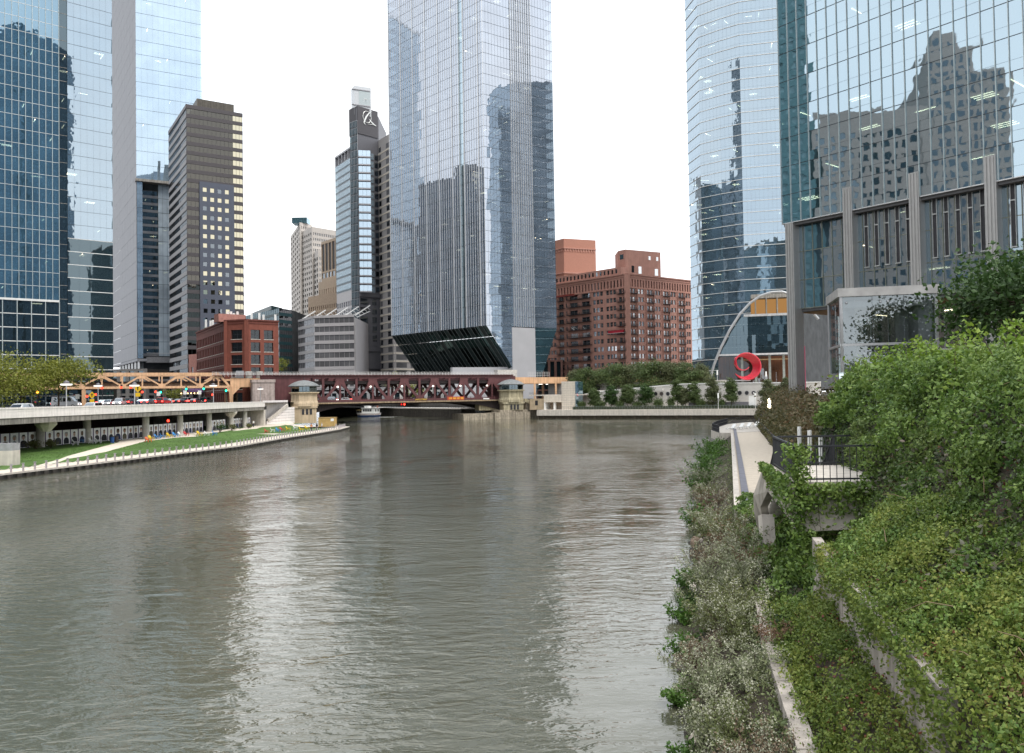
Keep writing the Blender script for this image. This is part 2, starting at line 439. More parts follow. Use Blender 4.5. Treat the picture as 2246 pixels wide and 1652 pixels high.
leaves('grass', [(p.x, p.y, p.z + 0.03) for p in gp], 0.16, M_blade, up=0.2, kind='stuff', aspect=0.25)

# river wall under the path: coping, dark steel piles, backing sheet
riv = thing('river_wall', 'low river wall of dark steel piles under a pale concrete coping beside the lawn path', 'river wall', (EDGE[0].x, EDGE[0].y, -1))
out_ = inset(FULL, -0.12)
mb = MB(); mb2 = MB()
for a, b, c, d in zip(out_[:-1], out_[1:], FULL[1:], FULL[:-1]):
    mb.hexa([(a.x, a.y, .44), (b.x, b.y, .44), (c.x, c.y, .44), (d.x, d.y, .44), (a.x, a.y, .64), (b.x, b.y, .64), (c.x, c.y, .64), (d.x, d.y, .64)])
    e, f = inset([d, c], 0.5)
    mb2.add([(d.x, d.y, -1.2), (c.x, c.y, -1.2), (c.x, c.y, .6), (d.x, d.y, .6)], [(0, 1, 2, 3)])
mb.build('coping', M_conc, riv); mb2.build('backing_sheet', mat('wet_steel', (0.03, 0.028, 0.025), 0.6, var=0.4), riv)
pile = MB().tube([(0, 0, -1.2), (0, 0, 0.43)], 0.30, 8).mesh('pile')
M_pile = mat('dark_pile', (0.045, 0.04, 0.035), 0.6, var=0.4)
for p, t in resample(FULL, 1.25):
    n_ = Vector((t.y, -t.x, 0)); linkmesh('pile', pile, M_pile, riv, p + n_ * 0.02 - riv.location - Vector((0, 0, p.z)))
# bollards with a chain
bm_ = MB().box(-.06, .06, -.09, .09, 0, .8); bcap = MB().box(-.1, .1, -.13, .13, .8, .87)
M_boll = mat('mauve_grey_steel', (0.40, 0.36, 0.38), 0.5, 0.2, var=0.1)
bpts = resample(inset(FULL, 0.35), 1.62)
b0 = thing('bollard', 'short grey steel bollard with a flat cap in the row along the river path', 'bollard', group='bollards along the river path')
linkmesh('post', bm_.mesh('post'), M_boll, b0); linkmesh('cap', bcap.mesh('cap'), M_steel, b0)
ch = MB(); prev = None
for i, (p, t) in enumerate(bpts):
    q = proj(p)
    if q is None or q[0] < -5 or p.y > 208: continue
    o = b0 if prev is None else copy_tree(b0)
    o.location = (p.x, p.y, 0.62); o.rotation_euler = (0, 0, math.atan2(t.y, t.x))
    top = Vector((p.x, p.y, 1.22))
    if prev is not None:
        ch.tube([prev.lerp(top, k / 6) - Vector((0, 0, 0.28 * (1 - (k / 3 - 1) ** 2))) for k in range(7)], 0.022, 4, False)
    prev = top
c_ = ch.build('guard_chain', M_boll); tag(c_, 'thin sagging chain strung between the bollards along the river path', 'chain')

# ------------------------------------------------------------------ viaduct with the upper road
VX = -67.0
va = thing('road_viaduct', 'pale concrete road viaduct on round pillars behind the riverside lawn', 'viaduct', (VX, 150, 1))
mb = MB().box(-97, VX - 0.3, 40, 222, 5.25, 6.2); mb.build('deck', M_asph, va)
mb = MB().box(VX - 0.8, VX, 40, 219, 5.2, 5.95); mb.build('edge_girder', mat('stained_girder', (.30, .275, .25), .85, var=.2, streak=.4), va)
k = 0; y = 62.0
M_para = mat('parapet_concrete', (0.86, 0.80, 0.77), 0.8, var=0.05, streak=0.1)
while y < 219:
    y1 = min(y + 6.2, 219.2); mb = MB()
    for z0, z1, o in ((6.05, 6.42, .10), (6.45, 6.85, .06), (6.88, 7.2, .06), (7.23, 7.46, .12)):
        mb.box(VX - 0.25, VX + o, y + .02, y1 - .02, z0, z1)
    mb.box(VX - 0.22, VX + .03, y, y1, 6.02, 7.4)
    mb.build('parapet_panel', M_para, va); y = y1
pil = MB().tube([(0, 0, 0), (0, 0, 4.4)], 0.62, 16).mesh('pillar', smooth=False)
for X, Y in ((-70.2, 108.2), (-74.5, 128), (-73.2, 139.5), (-69.2, 153), (-68.9, 168), (-68.7, 183.5), (-68.4, 197), (-68.2, 206.5)):
    linkmesh('pillar', pil, mat('pillar_concrete', (.50, .475, .43), .85, var=.12, streak=.2), va, Vector((X, Y, 1.0)) - va.location)
cap_prof = [(0.62, 0), (1.0, .5), (1.5, 1.0), (1.5, 1.55)]
for X, Y in ((-69.3, 120.5), (-68.4, 197)):
    MB().lathe(cap_prof, (X, Y, 3.75), 8).build('pillar_cap', M_conc, va)
mb = MB().box(-97.5, -97, 60, 222, 1, 5.3); mb.build('back_wall', mat('dark_brown_wall', (0.05, 0.032, 0.026), 0.9, var=0.4), va)  # one dark brown tone over the whole back wall
mb = MB().box(-97, VX - .3, 219.4, 221, 0.5, 6.1); mb.build('abutment', M_conc, va)
mb = MB(); mb.add([(-3000, -600, 6.1), (-96.9, -600, 6.1), (-96.9, 600, 6.1), (-3000, 600, 6.1)], [(0, 1, 2, 3)])
tag(mb.build('street', M_asph), kind='structure')
mb = MB(); ZX = 7.12      # the street rises to the crossing under the railway
mb.add([(-150, 160, 6.21), (VX - .3, 160, 6.21), (VX - .3, 182, ZX), (-150, 182, ZX), (VX - .3, 218, ZX), (-66, 262, ZX), (-60, 600, ZX), (-150, 600, ZX)], [(0, 1, 2, 3), (3, 2, 4, 5, 6, 7)])
tag(mb.build('crossing', M_asph), kind='structure')
for X in (-76, -79.4, -84.6, -88):
    mb = MB(); y = 70
    while y < 220: mb.add([(X - .07, y, 6.206), (X + .07, y, 6.206), (X + .07, y + 3, 6.206), (X - .07, y + 3, 6.206)], [(0, 1, 2, 3)]); y += 9
    tag(mb.build('lane_marking', M_white), kind='structure')

# portrait boards under the viaduct
PL = [Vector(p) for p in ((-77.2, 112, 0), (-75, 128, 0), (-71.2, 150, 0), (-69.8, 172, 0), (-69.1, 196, 0), (-69.2, 214, 0))]
BW, BH = 1.72, 2.35
board = MB().box(-BW / 2, BW / 2, 0, .06, 0, BH).mesh('board')
post_m = MB().box(-.09, .09, -.05, .1, -.1, BH + .05).mesh('edge_post')
def disc(cx, cz, rx, rz, y, n=12, a0=0, a1=2 * math.pi):
    return [(cx + rx * math.cos(a0 + (a1 - a0) * i / n), y, cz + rz * math.sin(a0 + (a1 - a0) * i / n)) for i in range(n)]
def flat(pts): mb = MB(); return mb.slab(pts, (0, 1, 0), 0.004)
sh_m = [flat([(-.62, -.012, .05), (.62, -.012, .05), (.58, -.012, .62), (.42, -.012, .86), (.14, -.012, .96), (-.14, -.012, .96), (-.42, -.012, .86), (-.58, -.012, .62)]).mesh('shirt_print'),
        flat([(-.5, -.012, .05), (.5, -.012, .05), (.5, -.012, .55), (.36, -.012, .8), (.12, -.012, .93), (-.12, -.012, .93), (-.36, -.012, .8), (-.5, -.012, .55)]).mesh('shirt_print')]
hd_m = flat(disc(0, 1.3, .23, .33, -.02) ).mesh('face_print')
hr_m = [flat(disc(0, 1.42, .25, .25, -.026, 10, 0, math.pi * 1.0) + [(-.25, -.026, 1.42), (-.2, -.026, 1.5), (.2, -.026, 1.5)]).mesh('hair_print'),
        flat([(-.3, -.026, 1.0), (-.23, -.026, 1.45), (.23, -.026, 1.45), (.3, -.026, 1.0), (.33, -.026, 1.45), (.2, -.026, 1.68), (-.2, -.026, 1.68), (-.33, -.026, 1.45)]).mesh('hair_print')]
M_board = mat('printed_board', (0.86, 0.86, 0.87), 0.5, var=0.04)
shirts = [('dark grey', (.05, .05, .055)), ('light blue', (.3, .38, .46)), ('charcoal', (.03, .03, .035)), ('maroon', (.18, .03, .04)), ('olive', (.09, .08, .05)), ('red', (.4, .05, .05)), ('pink', (.45, .2, .22)), ('black', (.015, .015, .02)), ('dark green', (.03, .06, .05)), ('navy', (.02, .03, .08)), ('mustard', (.38, .22, .06)), ('white', (.55, .55, .55))]
skins = [('fair', (.42, .27, .2)), ('tan', (.3, .17, .11)), ('brown', (.14, .075, .045)), ('pale', (.5, .36, .29))]
hairs = [('dark', (.02, .015, .012)), ('brown', (.09, .05, .025)), ('grey', (.3, .3, .3)), ('blond', (.4, .28, .12))]
def slotmat(o, m):
    if not o.data.materials: o.data.materials.append(None)
    o.material_slots[0].link = 'OBJECT'; o.material_slots[0].material = m
seen = {}
for i, (p, t) in enumerate(resample(PL, BW + 0.16)):
    if any((Vector((X, Y)) - Vector((p.x, p.y))).length < 1.3 for X, Y in ((-69.2, 153), (-68.9, 168), (-68.7, 183.5), (-68.4, 197))) and rng.random() < .4: continue
    s = shirts[(i * 7 + i // 5) % 12]; sk = skins[(i * 3 + i // 4) % 4]; hr = hairs[(i * 5 + i // 3) % 4 if i % 3 else 0]
    lb = f'tall portrait board of a {hr[0]}-haired person with {sk[0]} skin in a {s[0]} top'
    zz = lawn_z(p.x) + 0.05
    b = thing('portrait_board', lb, 'board', (p.x, p.y, zz), math.atan2(t.y, t.x), 'portrait boards under the viaduct')
    linkmesh('board', board, M_board, b); nb_ = len(b.children)
    slotmat(linkmesh('shirt_print', sh_m[i % 2], None, b), mat('shirt_' + s[0].replace(' ', '_'), s[1], .7, var=.15))
    slotmat(linkmesh('face_print', hd_m, None, b), mat('print_skin_' + sk[0], sk[1], .7, var=.05))
    slotmat(linkmesh('hair_print', hr_m[(i // 2) % 2 if i % 5 else 1], None, b), mat('print_hair_' + hr[0], hr[1], .7, var=.05))
    for q in b.children[nb_:]: q.scale = (1.2, 1, 1.2)
    linkmesh('edge_post', post_m, mat('violet_post', (.1, .07, .16), .6), b, (BW / 2 + .08, 0, 0))

# ------------------------------------------------------------------ lounge chairs on the lawn
def chair_proto(name):
    t = thing(name, 'x', 'chair')
    mb = MB()
    for k in range(5): mb.slab([(-.30 + k * .125, .18, .36 - .0), (-.20 + k * .125, .18, .36), (-.20 + k * .125, -.38, .43), (-.30 + k * .125, -.38, .43)], (0, 0, 1), .03)
    linkmesh('seat', mb.mesh('seat'), None, t)
    mb = MB()
    for k in range(5):
        x0 = -.30 + k * .125; h = 1.0 - abs(k - 2) * .05
        mb.slab([(x0, .16, .34), (x0 + .1, .16, .34), (x0 + .1, .50, h), (x0, .50, h)], (0, 1, 0), .03)
    linkmesh('backrest', mb.mesh('backrest'), None, t)
    for s in (-1, 1):
        linkmesh('armrest', MB().box(s * .42 - .08, s * .42 + .08, -.42, .36, .56, .59).mesh('armrest'), None, t)
        linkmesh('leg', MB().bar((s * .38, -.36, 0), (s * .38, -.36, .56), .05, .12).mesh('leg'), None, t)
        linkmesh('leg', MB().bar((s * .36, .42, 0), (s * .36, .1, .56), .05, .12).mesh('leg'), None, t)
    for c in t.children: c.data.materials.append(None); c.material_slots[0].link = 'OBJECT'
    return t
CHC = {'white': (.72, .72, .70), 'blue': (.06, .25, .55), 'yellow': (.68, .47, .03), 'red': (.5, .05, .05), 'orange': (.62, .13, .04)}
CH = [  # u, v of the feet, colour, what is beside it
    (27, 992, 'blue', 'by the first portrait boards beside the grey kiosk'), (166, 976.5, 'white', 'on one side of the lone blue chair of the back row'), (178, 972, 'blue', 'between the white chairs near the portrait boards'),
    (202, 973, 'white', 'of the pair past the lone blue chair, nearer to it'), (216, 972.5, 'white', 'of the pair past the lone blue chair, farther from it'),
    (325, 970, 'orange', 'at the end of the diagonal path'), (331, 966.5, 'yellow', 'close behind the orange chair'), (345, 963, 'blue', 'first of two blue chairs after the orange chair'), (357, 961.5, 'blue', 'second of two blue chairs after the orange chair'),
    (371, 960, 'yellow', 'between blue chairs on the curved path'), (384, 958.5, 'blue', 'beside the white chair on the curved path'), (396, 957.5, 'white', 'beside the red chair on the curved path'), (408, 956.5, 'red', 'last of the row on the curved path'),
    (437, 955.5, 'yellow', 'of the trio past the second pillar'), (454, 955.5, 'white', 'in the middle of the trio past the second pillar'), (471, 955, 'blue', 'of the trio past the second pillar'),
    (585, 950.5, 'red', 'first of the cluster on the lawn tip'), (598, 948, 'white', 'next to the red chair on the lawn tip'), (610, 947.5, 'blue', 'next to the second red chair on the lawn tip'), (618, 946, 'red', 'behind the blue chair on the lawn tip'),
    (632, 944.5, 'yellow', 'beside the lone white chair on the lawn tip'), (648, 942.5, 'white', 'standing alone on the lawn tip'), (661, 946, 'yellow', 'close to the river path end'), (673, 942.5, 'yellow', 'beside the ochre kiosk box')]
c0 = chair_proto('lounge_chair')
for i, (u, v, c, wh) in enumerate(CH):
    o = c0 if i == 0 else copy_tree(c0)
    p = onlawn(u, v); o.location = p; o.rotation_euler = (0, 0, R(rng.uniform(60, 110)))
    tag(o, f'{c} slatted lounge chair {wh}', 'chair', 'lounge chairs on the riverside lawn')
    m = mat('chair_' + c, CHC[c], .45, var=.05)
    for q in o.children: q.material_slots[0].material = m

# ------------------------------------------------------------------ people
def person(loc, rz, label, top, legs, hair, step=0.25, arm=0.2, group=None):
    """one continuous skinned body with clothes fitted over it"""
    t = thing('person', label, 'person', loc, rz, group)
    s, a = step, arm
    V = [(0, 0, .95), (0, 0, 1.2), (0, 0, 1.42), (0, -.01, 1.53), (0, -.03, 1.66), (0, -.02, 1.74),
         (.17, 0, 1.42), (.24, a * .4, 1.15), (.25, a, .9), (.25, a + .03, .8), (-.17, 0, 1.42), (-.24, -a * .4, 1.15), (-.25, -a, .9), (-.25, -a - .03, .8),
         (.09, 0, .9), (.1, -s * .45, .5), (.1, -s, .09), (.1, -s - .14, .04), (-.09, 0, .9), (-.1, s * .35, .5), (-.1, s, .09), (-.1, s - .14, .04)]
    E = [(0, 1), (1, 2), (2, 3), (3, 4), (4, 5), (2, 6), (6, 7), (7, 8), (8, 9), (2, 10), (10, 11), (11, 12), (12, 13), (0, 14), (14, 15), (15, 16), (16, 17), (0, 18), (18, 19), (19, 20), (20, 21)]
    Rr = [.13, .13, .13, .055, .1, .08, .06, .045, .035, .03, .06, .045, .035, .03, .085, .06, .045, .035, .085, .06, .045, .035]
    def lay(name, idx, grow, m):
        mp_ = {j: k for k, j in enumerate(idx)}
        mb = MB()
        for x, y in E:
            if x in mp_ and y in mp_:
                p, q = Vector(V[x]), Vector(V[y]); r0, r1 = Rr[x] + grow, Rr[y] + grow
                mb.tube([p.lerp(q, f) for f in (-.12, .0, .5, 1.0, 1.12)], [r0 * .6, r0, (r0 + r1) / 2, r1, r1 * .6], 8)
        o = mb.build(name, m); o.parent = t
        md = o.modifiers.new('join', 'REMESH'); md.mode = 'VOXEL'; md.voxel_size = 0.022; md.use_smooth_shade = True
        return o
    lay('body', list(range(22)), 0, M_skin)
    lay('shirt', [0, 1, 2, 6, 7, 10, 11], .018, top)
    lay('trousers', [0, 14, 15, 16, 18, 19, 20], .02, legs)
    mb = MB().lathe([(.02, .11), (.08, .09), (.105, .03), (.1, -.05), (.06, -.07)], (0, .005, 1.7), 10); o = mb.build('hair', hair); o.parent = t
    return t
M_hair = mat('dark_hair', (.03, .02, .015), .6)
p = onlawn(556, 937); person(p, R(-20), 'person in a white shirt and dark trousers walking past the portrait boards', M_white, mat('dark_cloth', (.03, .03, .045), .8), M_hair, .28, .22)
p = onlawn(695, 945.5); person(p, R(150), 'person in a black top standing at the river path by the yellow chairs', mat('black_cloth', (.015, .015, .018), .8), mat('grey_cloth', (.16, .16, .17), .8), M_hair, .06, .1)
p = onlawn(706, 944.5); person(p, R(120), 'person in a pale grey shirt standing beside the one in black', mat('pale_cloth', (.5, .5, .5), .8), mat('black_cloth', (.02, .02, .02), .8), mat('grey_hair', (.3, .3, .3), .7), .05, .05)
p = onlawn(683, 946); person(p, R(180), 'person in an orange shirt standing next to the yellow chair', mat('orange_cloth', (.5, .2, .08), .8), mat('dark_cloth', (.03, .03, .045), .8), M_hair, .06, .08)

# bins, kiosk boxes
def bin_(u, v, c, wh, z=None):
    p = onlawn(u, v); t = thing('litter_bin', f'{wh}', 'bin', p)
    MB().lathe([(.3, 0), (.36, .95), (.36, 1.0)], p, 12).build('body', mat('bin_' + c[0], c[1], .5), t)
    MB().lathe([(.38, 1.0), (.36, 1.12), (.12, 1.2)], p, 12).build('lid', M_dark, t)
BL = ('blue', (.03, .10, .3)); DK = ('brown', (.06, .045, .04))
bin_(246, 971.5, BL, 'blue litter bin alone in front of the portrait boards'); bin_(255, 970.5, DK, 'dark bin touching the blue bin at the portrait boards')
for k, (u, c) in enumerate(((574, DK), (586, BL), (598, DK), (610, BL))):
    bin_(u, 929.5 - k * .5, c, ('first ' if k < 2 else 'second ') + c[0] + ' bin of the four below the white stair wall')
p = onlawn(713, 937); k = thing('kiosk_box', 'ochre plywood box kiosk with a white notice beside the stone bridge house', 'kiosk', p)
q = p + Vector((0, 3, 0))
MB().box(q.x - 2.1, q.x + 2.1, q.y - 1.4, q.y + 1.4, .6, 3.0).build('box', mat('ochre_plywood', (.48, .32, .12), .7), k)
MB().box(q.x - 2.2, q.x + 2.2, q.y - 1.5, q.y + 1.5, 3.0, 3.1).build('lid', mat('ochre_plywood2', (.40, .27, .11), .7), k)
MB().box(q.x + 1.1, q.x + 1.9, q.y - 1.44, q.y - 1.402, 2.1, 2.8).build('notice', M_white, k)
p = onlawn(-2, 1022); k = thing('utility_kiosk', 'pale grey box kiosk with a steel top standing at the end of the lawn', 'kiosk', p)
MB().box(p.x - 1.6, p.x + 1.5, p.y, p.y + 1.6, p.z, p.z + 1.75).build('cabinet', M_conc, k)
MB().box(p.x - 1.6, p.x + 1.5, p.y, p.y + 1.6, p.z + 1.75, p.z + 2.6).build('screen', mat('etched_screen', (.4, .4, .42), .25, .3), k)
# low planting at the foot of the boards
def bush(u, v, r, h, cols, label, n=500, size=.22, name='shrub', group=None, p=None):
    p = onlawn(u, v) if p is None else Vector(p)
    t = thing(name, label, 'shrub', p, group=group)
    c = []; 
    for _ in range(7): c.append((rng.gauss(0, r * .4), rng.gauss(0, r * .4), h * rng.uniform(.35, .75)))
    P = [(p.x + q[0] + rng.gauss(0, r * .33), p.y + q[1] + rng.gauss(0, r * .33), p.z + max(.03, q[2] + rng.gauss(0, h * .17))) for q in (rng.choice(c) for _ in range(n))]
    leaves('foliage', P, size, leafmat('leaf_' + cols[0], cols[1]), t, .3)
    mb = MB()
    for q in c: mb.tube([p, p + Vector((q[0] * .5, q[1] * .5, q[2] * .5)), p + Vector(q)], [.05, .035, .015], 5)
    mb.build('stem', M_bark, t); return t
OLV = ('olive', [(.06, .075, .02), (.11, .12, .035), (.17, .16, .06)]); DGR = ('dark_green', [(.018, .045, .012), (.04, .085, .02), (.075, .13, .035)])
bush(80, 985, 1.1, 1.5, OLV, 'olive shrub in front of the first portrait boards'); bush(112, 983, .9, 1.2, OLV, 'smaller olive shrub beside a low white kerb')
bush(482, 949, 1.2, 2.2, DGR, 'dense dark shrub past the trio of chairs'); bush(508, 944.5, .9, 1.5, OLV, 'loose olive shrub at the capped pillar'); bush(545, 940, .7, 1.2, OLV, 'small olive shrub by the last pillar')

# ------------------------------------------------------------------ trees
def tree(name, label, p, h, crown_r, crown_h, cols, n=3000, size=.3, trunk=.16, nclump=26, group=None, flat=1.0, cat='tree', cone=0.0, seed=1, lean=0):
    rr = random.Random(seed); p = Vector(p); t = thing(name, label, cat, p, group=group)
    cz = p.z + h - crown_h / 2; cl = []
    for _ in range(nclump):
        while True:
            x, y, z = rr.uniform(-1, 1), rr.uniform(-1, 1), rr.uniform(-1, 1)
            if .12 < x * x + y * y + z * z < 1: break
        k = 1 - cone * (z * .5 + .5)
        cl.append(Vector((p.x + x * crown_r * k + lean * z, p.y + y * crown_r * k, cz + z * crown_h / 2)))
    P = np.zeros((n, 3)); sig = crown_r * .23
    ci = nrg.integers(0, nclump, n); C = np.array([list(c) for c in cl])
    P = C[ci] + nrg.normal(size=(n, 3)) * np.array([sig, sig, sig * .62 * flat])
    leaves('crown', P, size, leafmat('leaf_' + cols[0], cols[1]), t, .35)
    mb = MB(); top = Vector((p.x, p.y, cz + crown_h * .2))
    mb.tube([p, p.lerp(top, .4) + Vector((trunk * .5, 0, 0)), top], [trunk, trunk * .75, trunk * .3], 8)
    for c in cl[::2]:
        b_ = p.lerp(top, rr.uniform(.35, .8)); mb.tube([b_, b_.lerp(c, .55) + Vector((0, 0, -.05 * h)), c], [trunk * .38, trunk * .25, trunk * .08], 5)
    mb.build('trunk', M_bark, t); return t
LOC = ('locust', [(.09, .11, .014), (.17, .19, .024), (.27, .28, .045)])
for k, (u, v, Y, r, ch_, lb) in enumerate(((-40, 820, 150, 8, 7, 'yellow green street tree at the edge of the glass tower'), (45, 805, 160, 7, 7.5, 'yellow green street tree behind the parapet lamps'), (128, 812, 168, 6.5, 6, 'yellow green street tree reaching over the orange truss end'))):
    p = at(u, v, Y); base = Vector((p.x, p.y, 6.2)); tree('street_tree', lb, base, p.z - 6.2 + 2.2, r, ch_, LOC, 5200, .42, .2, 34, 'street trees along the upper road', seed=k + 3)
p = at(383, 845, 262); tree('street_tree', 'small bright green street tree under the orange track', (p.x, p.y, 6.1), 6.2, 3.2, 3.4, LOC, 900, .4, .1, 14, 'street trees along the upper road', seed=9)
p = at(500 + 60, 845, 275); tree('street_tree', 'dark slim street tree behind the maroon bridge end', (p.x, p.y, 6.1), 7, 2.2, 5, DGR, 900, .4, .1, 14, 'street trees along the upper road', seed=10)
for k, (u, v, Y, lb) in enumerate(((612, 790, 330, 'leafy street tree between the red brick block and the bridge'), (1115 - 210, 850, 330, 'yellowing street tree seen through the bridge truss'), (862, 826, 330, 'yellowing street tree above the bridge railing'))):
    p = at(u, v, Y); tree('street_tree', lb, (p.x, p.y, 6.1), p.z - 6.1 + 1.6, 3.4, 6, LOC, 1200, .5, .14, 16, 'street trees along the upper road', seed=20 + k)

# ------------------------------------------------------------------ street lamps, signals, signs
def lamp_post(p, h, label, arm=0.0):
    p = Vector(p); t = thing('street_lamp', label, 'street lamp', p, group='saucer street lamps')
    MB().tube([p, p + Vector((0, 0, h))], [.11, .07], 8).build('pole', M_steel, t)
    MB().lathe([(.06, .5), (.25, .42), (.42, .25), (.46, .0), (.2, -.03)], p + Vector((0, 0, h + .05)), 14).build('housing', mat('grey_lamp', (.16, .15, .16), .4, .4), t)
    MB().lathe([(.78, .0), (.84, -.08), (.8, -.2), (.6, -.26)], p + Vector((0, 0, h + .05)), 16).build('lens', emit('lamp_disc', (1, .96, .9), .95), t)
    return t
for u, v, Y, lb in ((28, 854, 100, 'saucer street lamp on the parapet in front of the street trees'), (124, 843, 122, 'saucer street lamp standing on the parapet bracket above the capped pillar'), (303, 845, 144, 'saucer street lamp beside the yellow diamond sign'), (448, 846, 182, 'saucer street lamp by the end of the orange truss'), (571, 853, 221, 'saucer street lamp at the corner of the white stair wall'), (215, 846, 165, 'grey saucer street lamp under the orange truss')):
    p = at(u, v, Y); z0 = 7.4 if Y < 221 and u != 215 else 6.1
    if u != 215 and Y < 215: p.x = VX - .1
    q = proj((p.x, p.y, p.z)); lamp_post((p.x, p.y, z0), p.z - z0, lb)
def signal(u, v, Y, c, label, z0=6.1):
    p = at(u, v, Y); t = thing('traffic_signal', label, 'traffic light', (p.x, p.y, z0), group='traffic signals on the upper road')
    MB().tube([(p.x, p.y + .2, z0), (p.x, p.y + .2, p.z + .5)], .08, 6).build('pole', M_dark, t)
    MB().box(p.x - .2, p.x + .2, p.y - .05, p.y + .2, p.z - .75, p.z + .75).build('housing', M_dark, t)
    dz = {'red': 0, 'green': 0, 'amber': 0}[c]
    MB().lathe([(.01, .0), (.24, .0), (.24, .08), (.01, .1)], (0, 0, 0), 12)
    mb = MB(); pts = [(p.x + .27 * math.cos(a * math.pi / 6), p.y - .08, p.z + .27 * math.sin(a * math.pi / 6)) for a in range(12)]
    mb.slab(pts, (0, 1, 0), .05).build('lens', {'red': M_red, 'green': M_green, 'amber': M_amber}[c], t)
for u, v, Y, c, lb in ((224, 851, 205, 'red', 'red signal hanging just under the orange truss, first of three'), (266, 850, 206, 'red', 'red signal hanging just under the orange truss, second of three'), (287, 850, 207, 'red', 'red signal hanging just under the orange truss, third of three'),
                       (312, 860, 208, 'red', 'red signal next to the yellow diamond sign on the lamp pole'), (341.5, 859.5, 210, 'red', 'red signal paired with a green one'), (352.5, 860.5, 210, 'green', 'green signal touching a red one'), (408.5, 853.5, 216, 'green', 'green signal under the middle of the truss'), (447, 853, 217, 'green', 'green signal by the truss end post, first'), (496, 857, 224, 'green', 'green signal in front of the striped orange leg'),
                       (191, 869.5, 190, 'red', 'low red signal next to the nearer yellow diamond sign'), (210, 865.5, 200, 'red', 'small red signal behind the nearer yellow diamond sign'), (466, 866, 228, 'red', 'small red signal behind the purple canopy'), (82.5, 860, 170, 'amber', 'amber signal among the street trees')):
    signal(u, v, Y, c, lb)
signal(369, 923, 172, 'red', 'red signal in the dark under the viaduct', 1.1)
def diamond(u, v, Y, label):
    p = at(u, v, Y); t = thing('warning_sign', label, 'sign', (p.x, p.y, 6.1), group='yellow diamond signs')
    MB().tube([(p.x, p.y, 6.1), (p.x, p.y, p.z + .6)], .05, 6).build('pole', M_steel, t)
    my = mat('sign_yellow', (.72, .45, .02), .5, var=.05); a = .72
    MB().slab([(p.x - a, p.y - .06, p.z), (p.x, p.y - .06, p.z - a), (p.x + a, p.y - .06, p.z), (p.x, p.y - .06, p.z + a)], (0, 1, 0), .03).build('diamond_plate', my, t)
    MB().slab([(p.x - .45, p.y - .06, p.z - 1.5), (p.x + .45, p.y - .06, p.z - 1.5), (p.x + .45, p.y - .06, p.z - .8), (p.x - .45, p.y - .06, p.z - .8)], (0, 1, 0), .03).build('square_plate', my, t)
    MB().slab([(p.x - .1, p.y - .066, p.z - .3), (p.x + .1, p.y - .066, p.z - .3), (p.x + .1, p.y - .066, p.z + .1), (p.x + .25, p.y - .066, p.z + .1), (p.x, p.y - .066, p.z + .4), (p.x - .25, p.y - .066, p.z + .1), (p.x - .1, p.y - .066, p.z + .1)], (0, -1, 0), .004).build('arrow_print', M_black, t)
diamond(202, 867, 165, 'yellow diamond sign with a square plate behind the white estate car'); diamond(302.5, 852.5, 152, 'yellow diamond sign with a square plate on the parapet lamp pole')
for u, v, Y, lb in ((170, 870, 175, 'small white road sign under the street tree'), (348, 864, 200, 'square white sign under the green signal'), (438, 861, 214, 'square white sign below the truss lamp'), (406, 861, 214, 'square white sign beside the small green tree')):
    p = at(u, v, Y); t = thing('road_sign', lb, 'sign', (p.x, p.y, 6.1))
    MB().tube([(p.x, p.y, 6.1), (p.x, p.y, p.z + .5)], .05, 6).build('pole', M_steel, t)
    MB().box(p.x - .45, p.x + .45, p.y - .08, p.y - .05, p.z - .5, p.z + .5).build('plate', M_white, t)

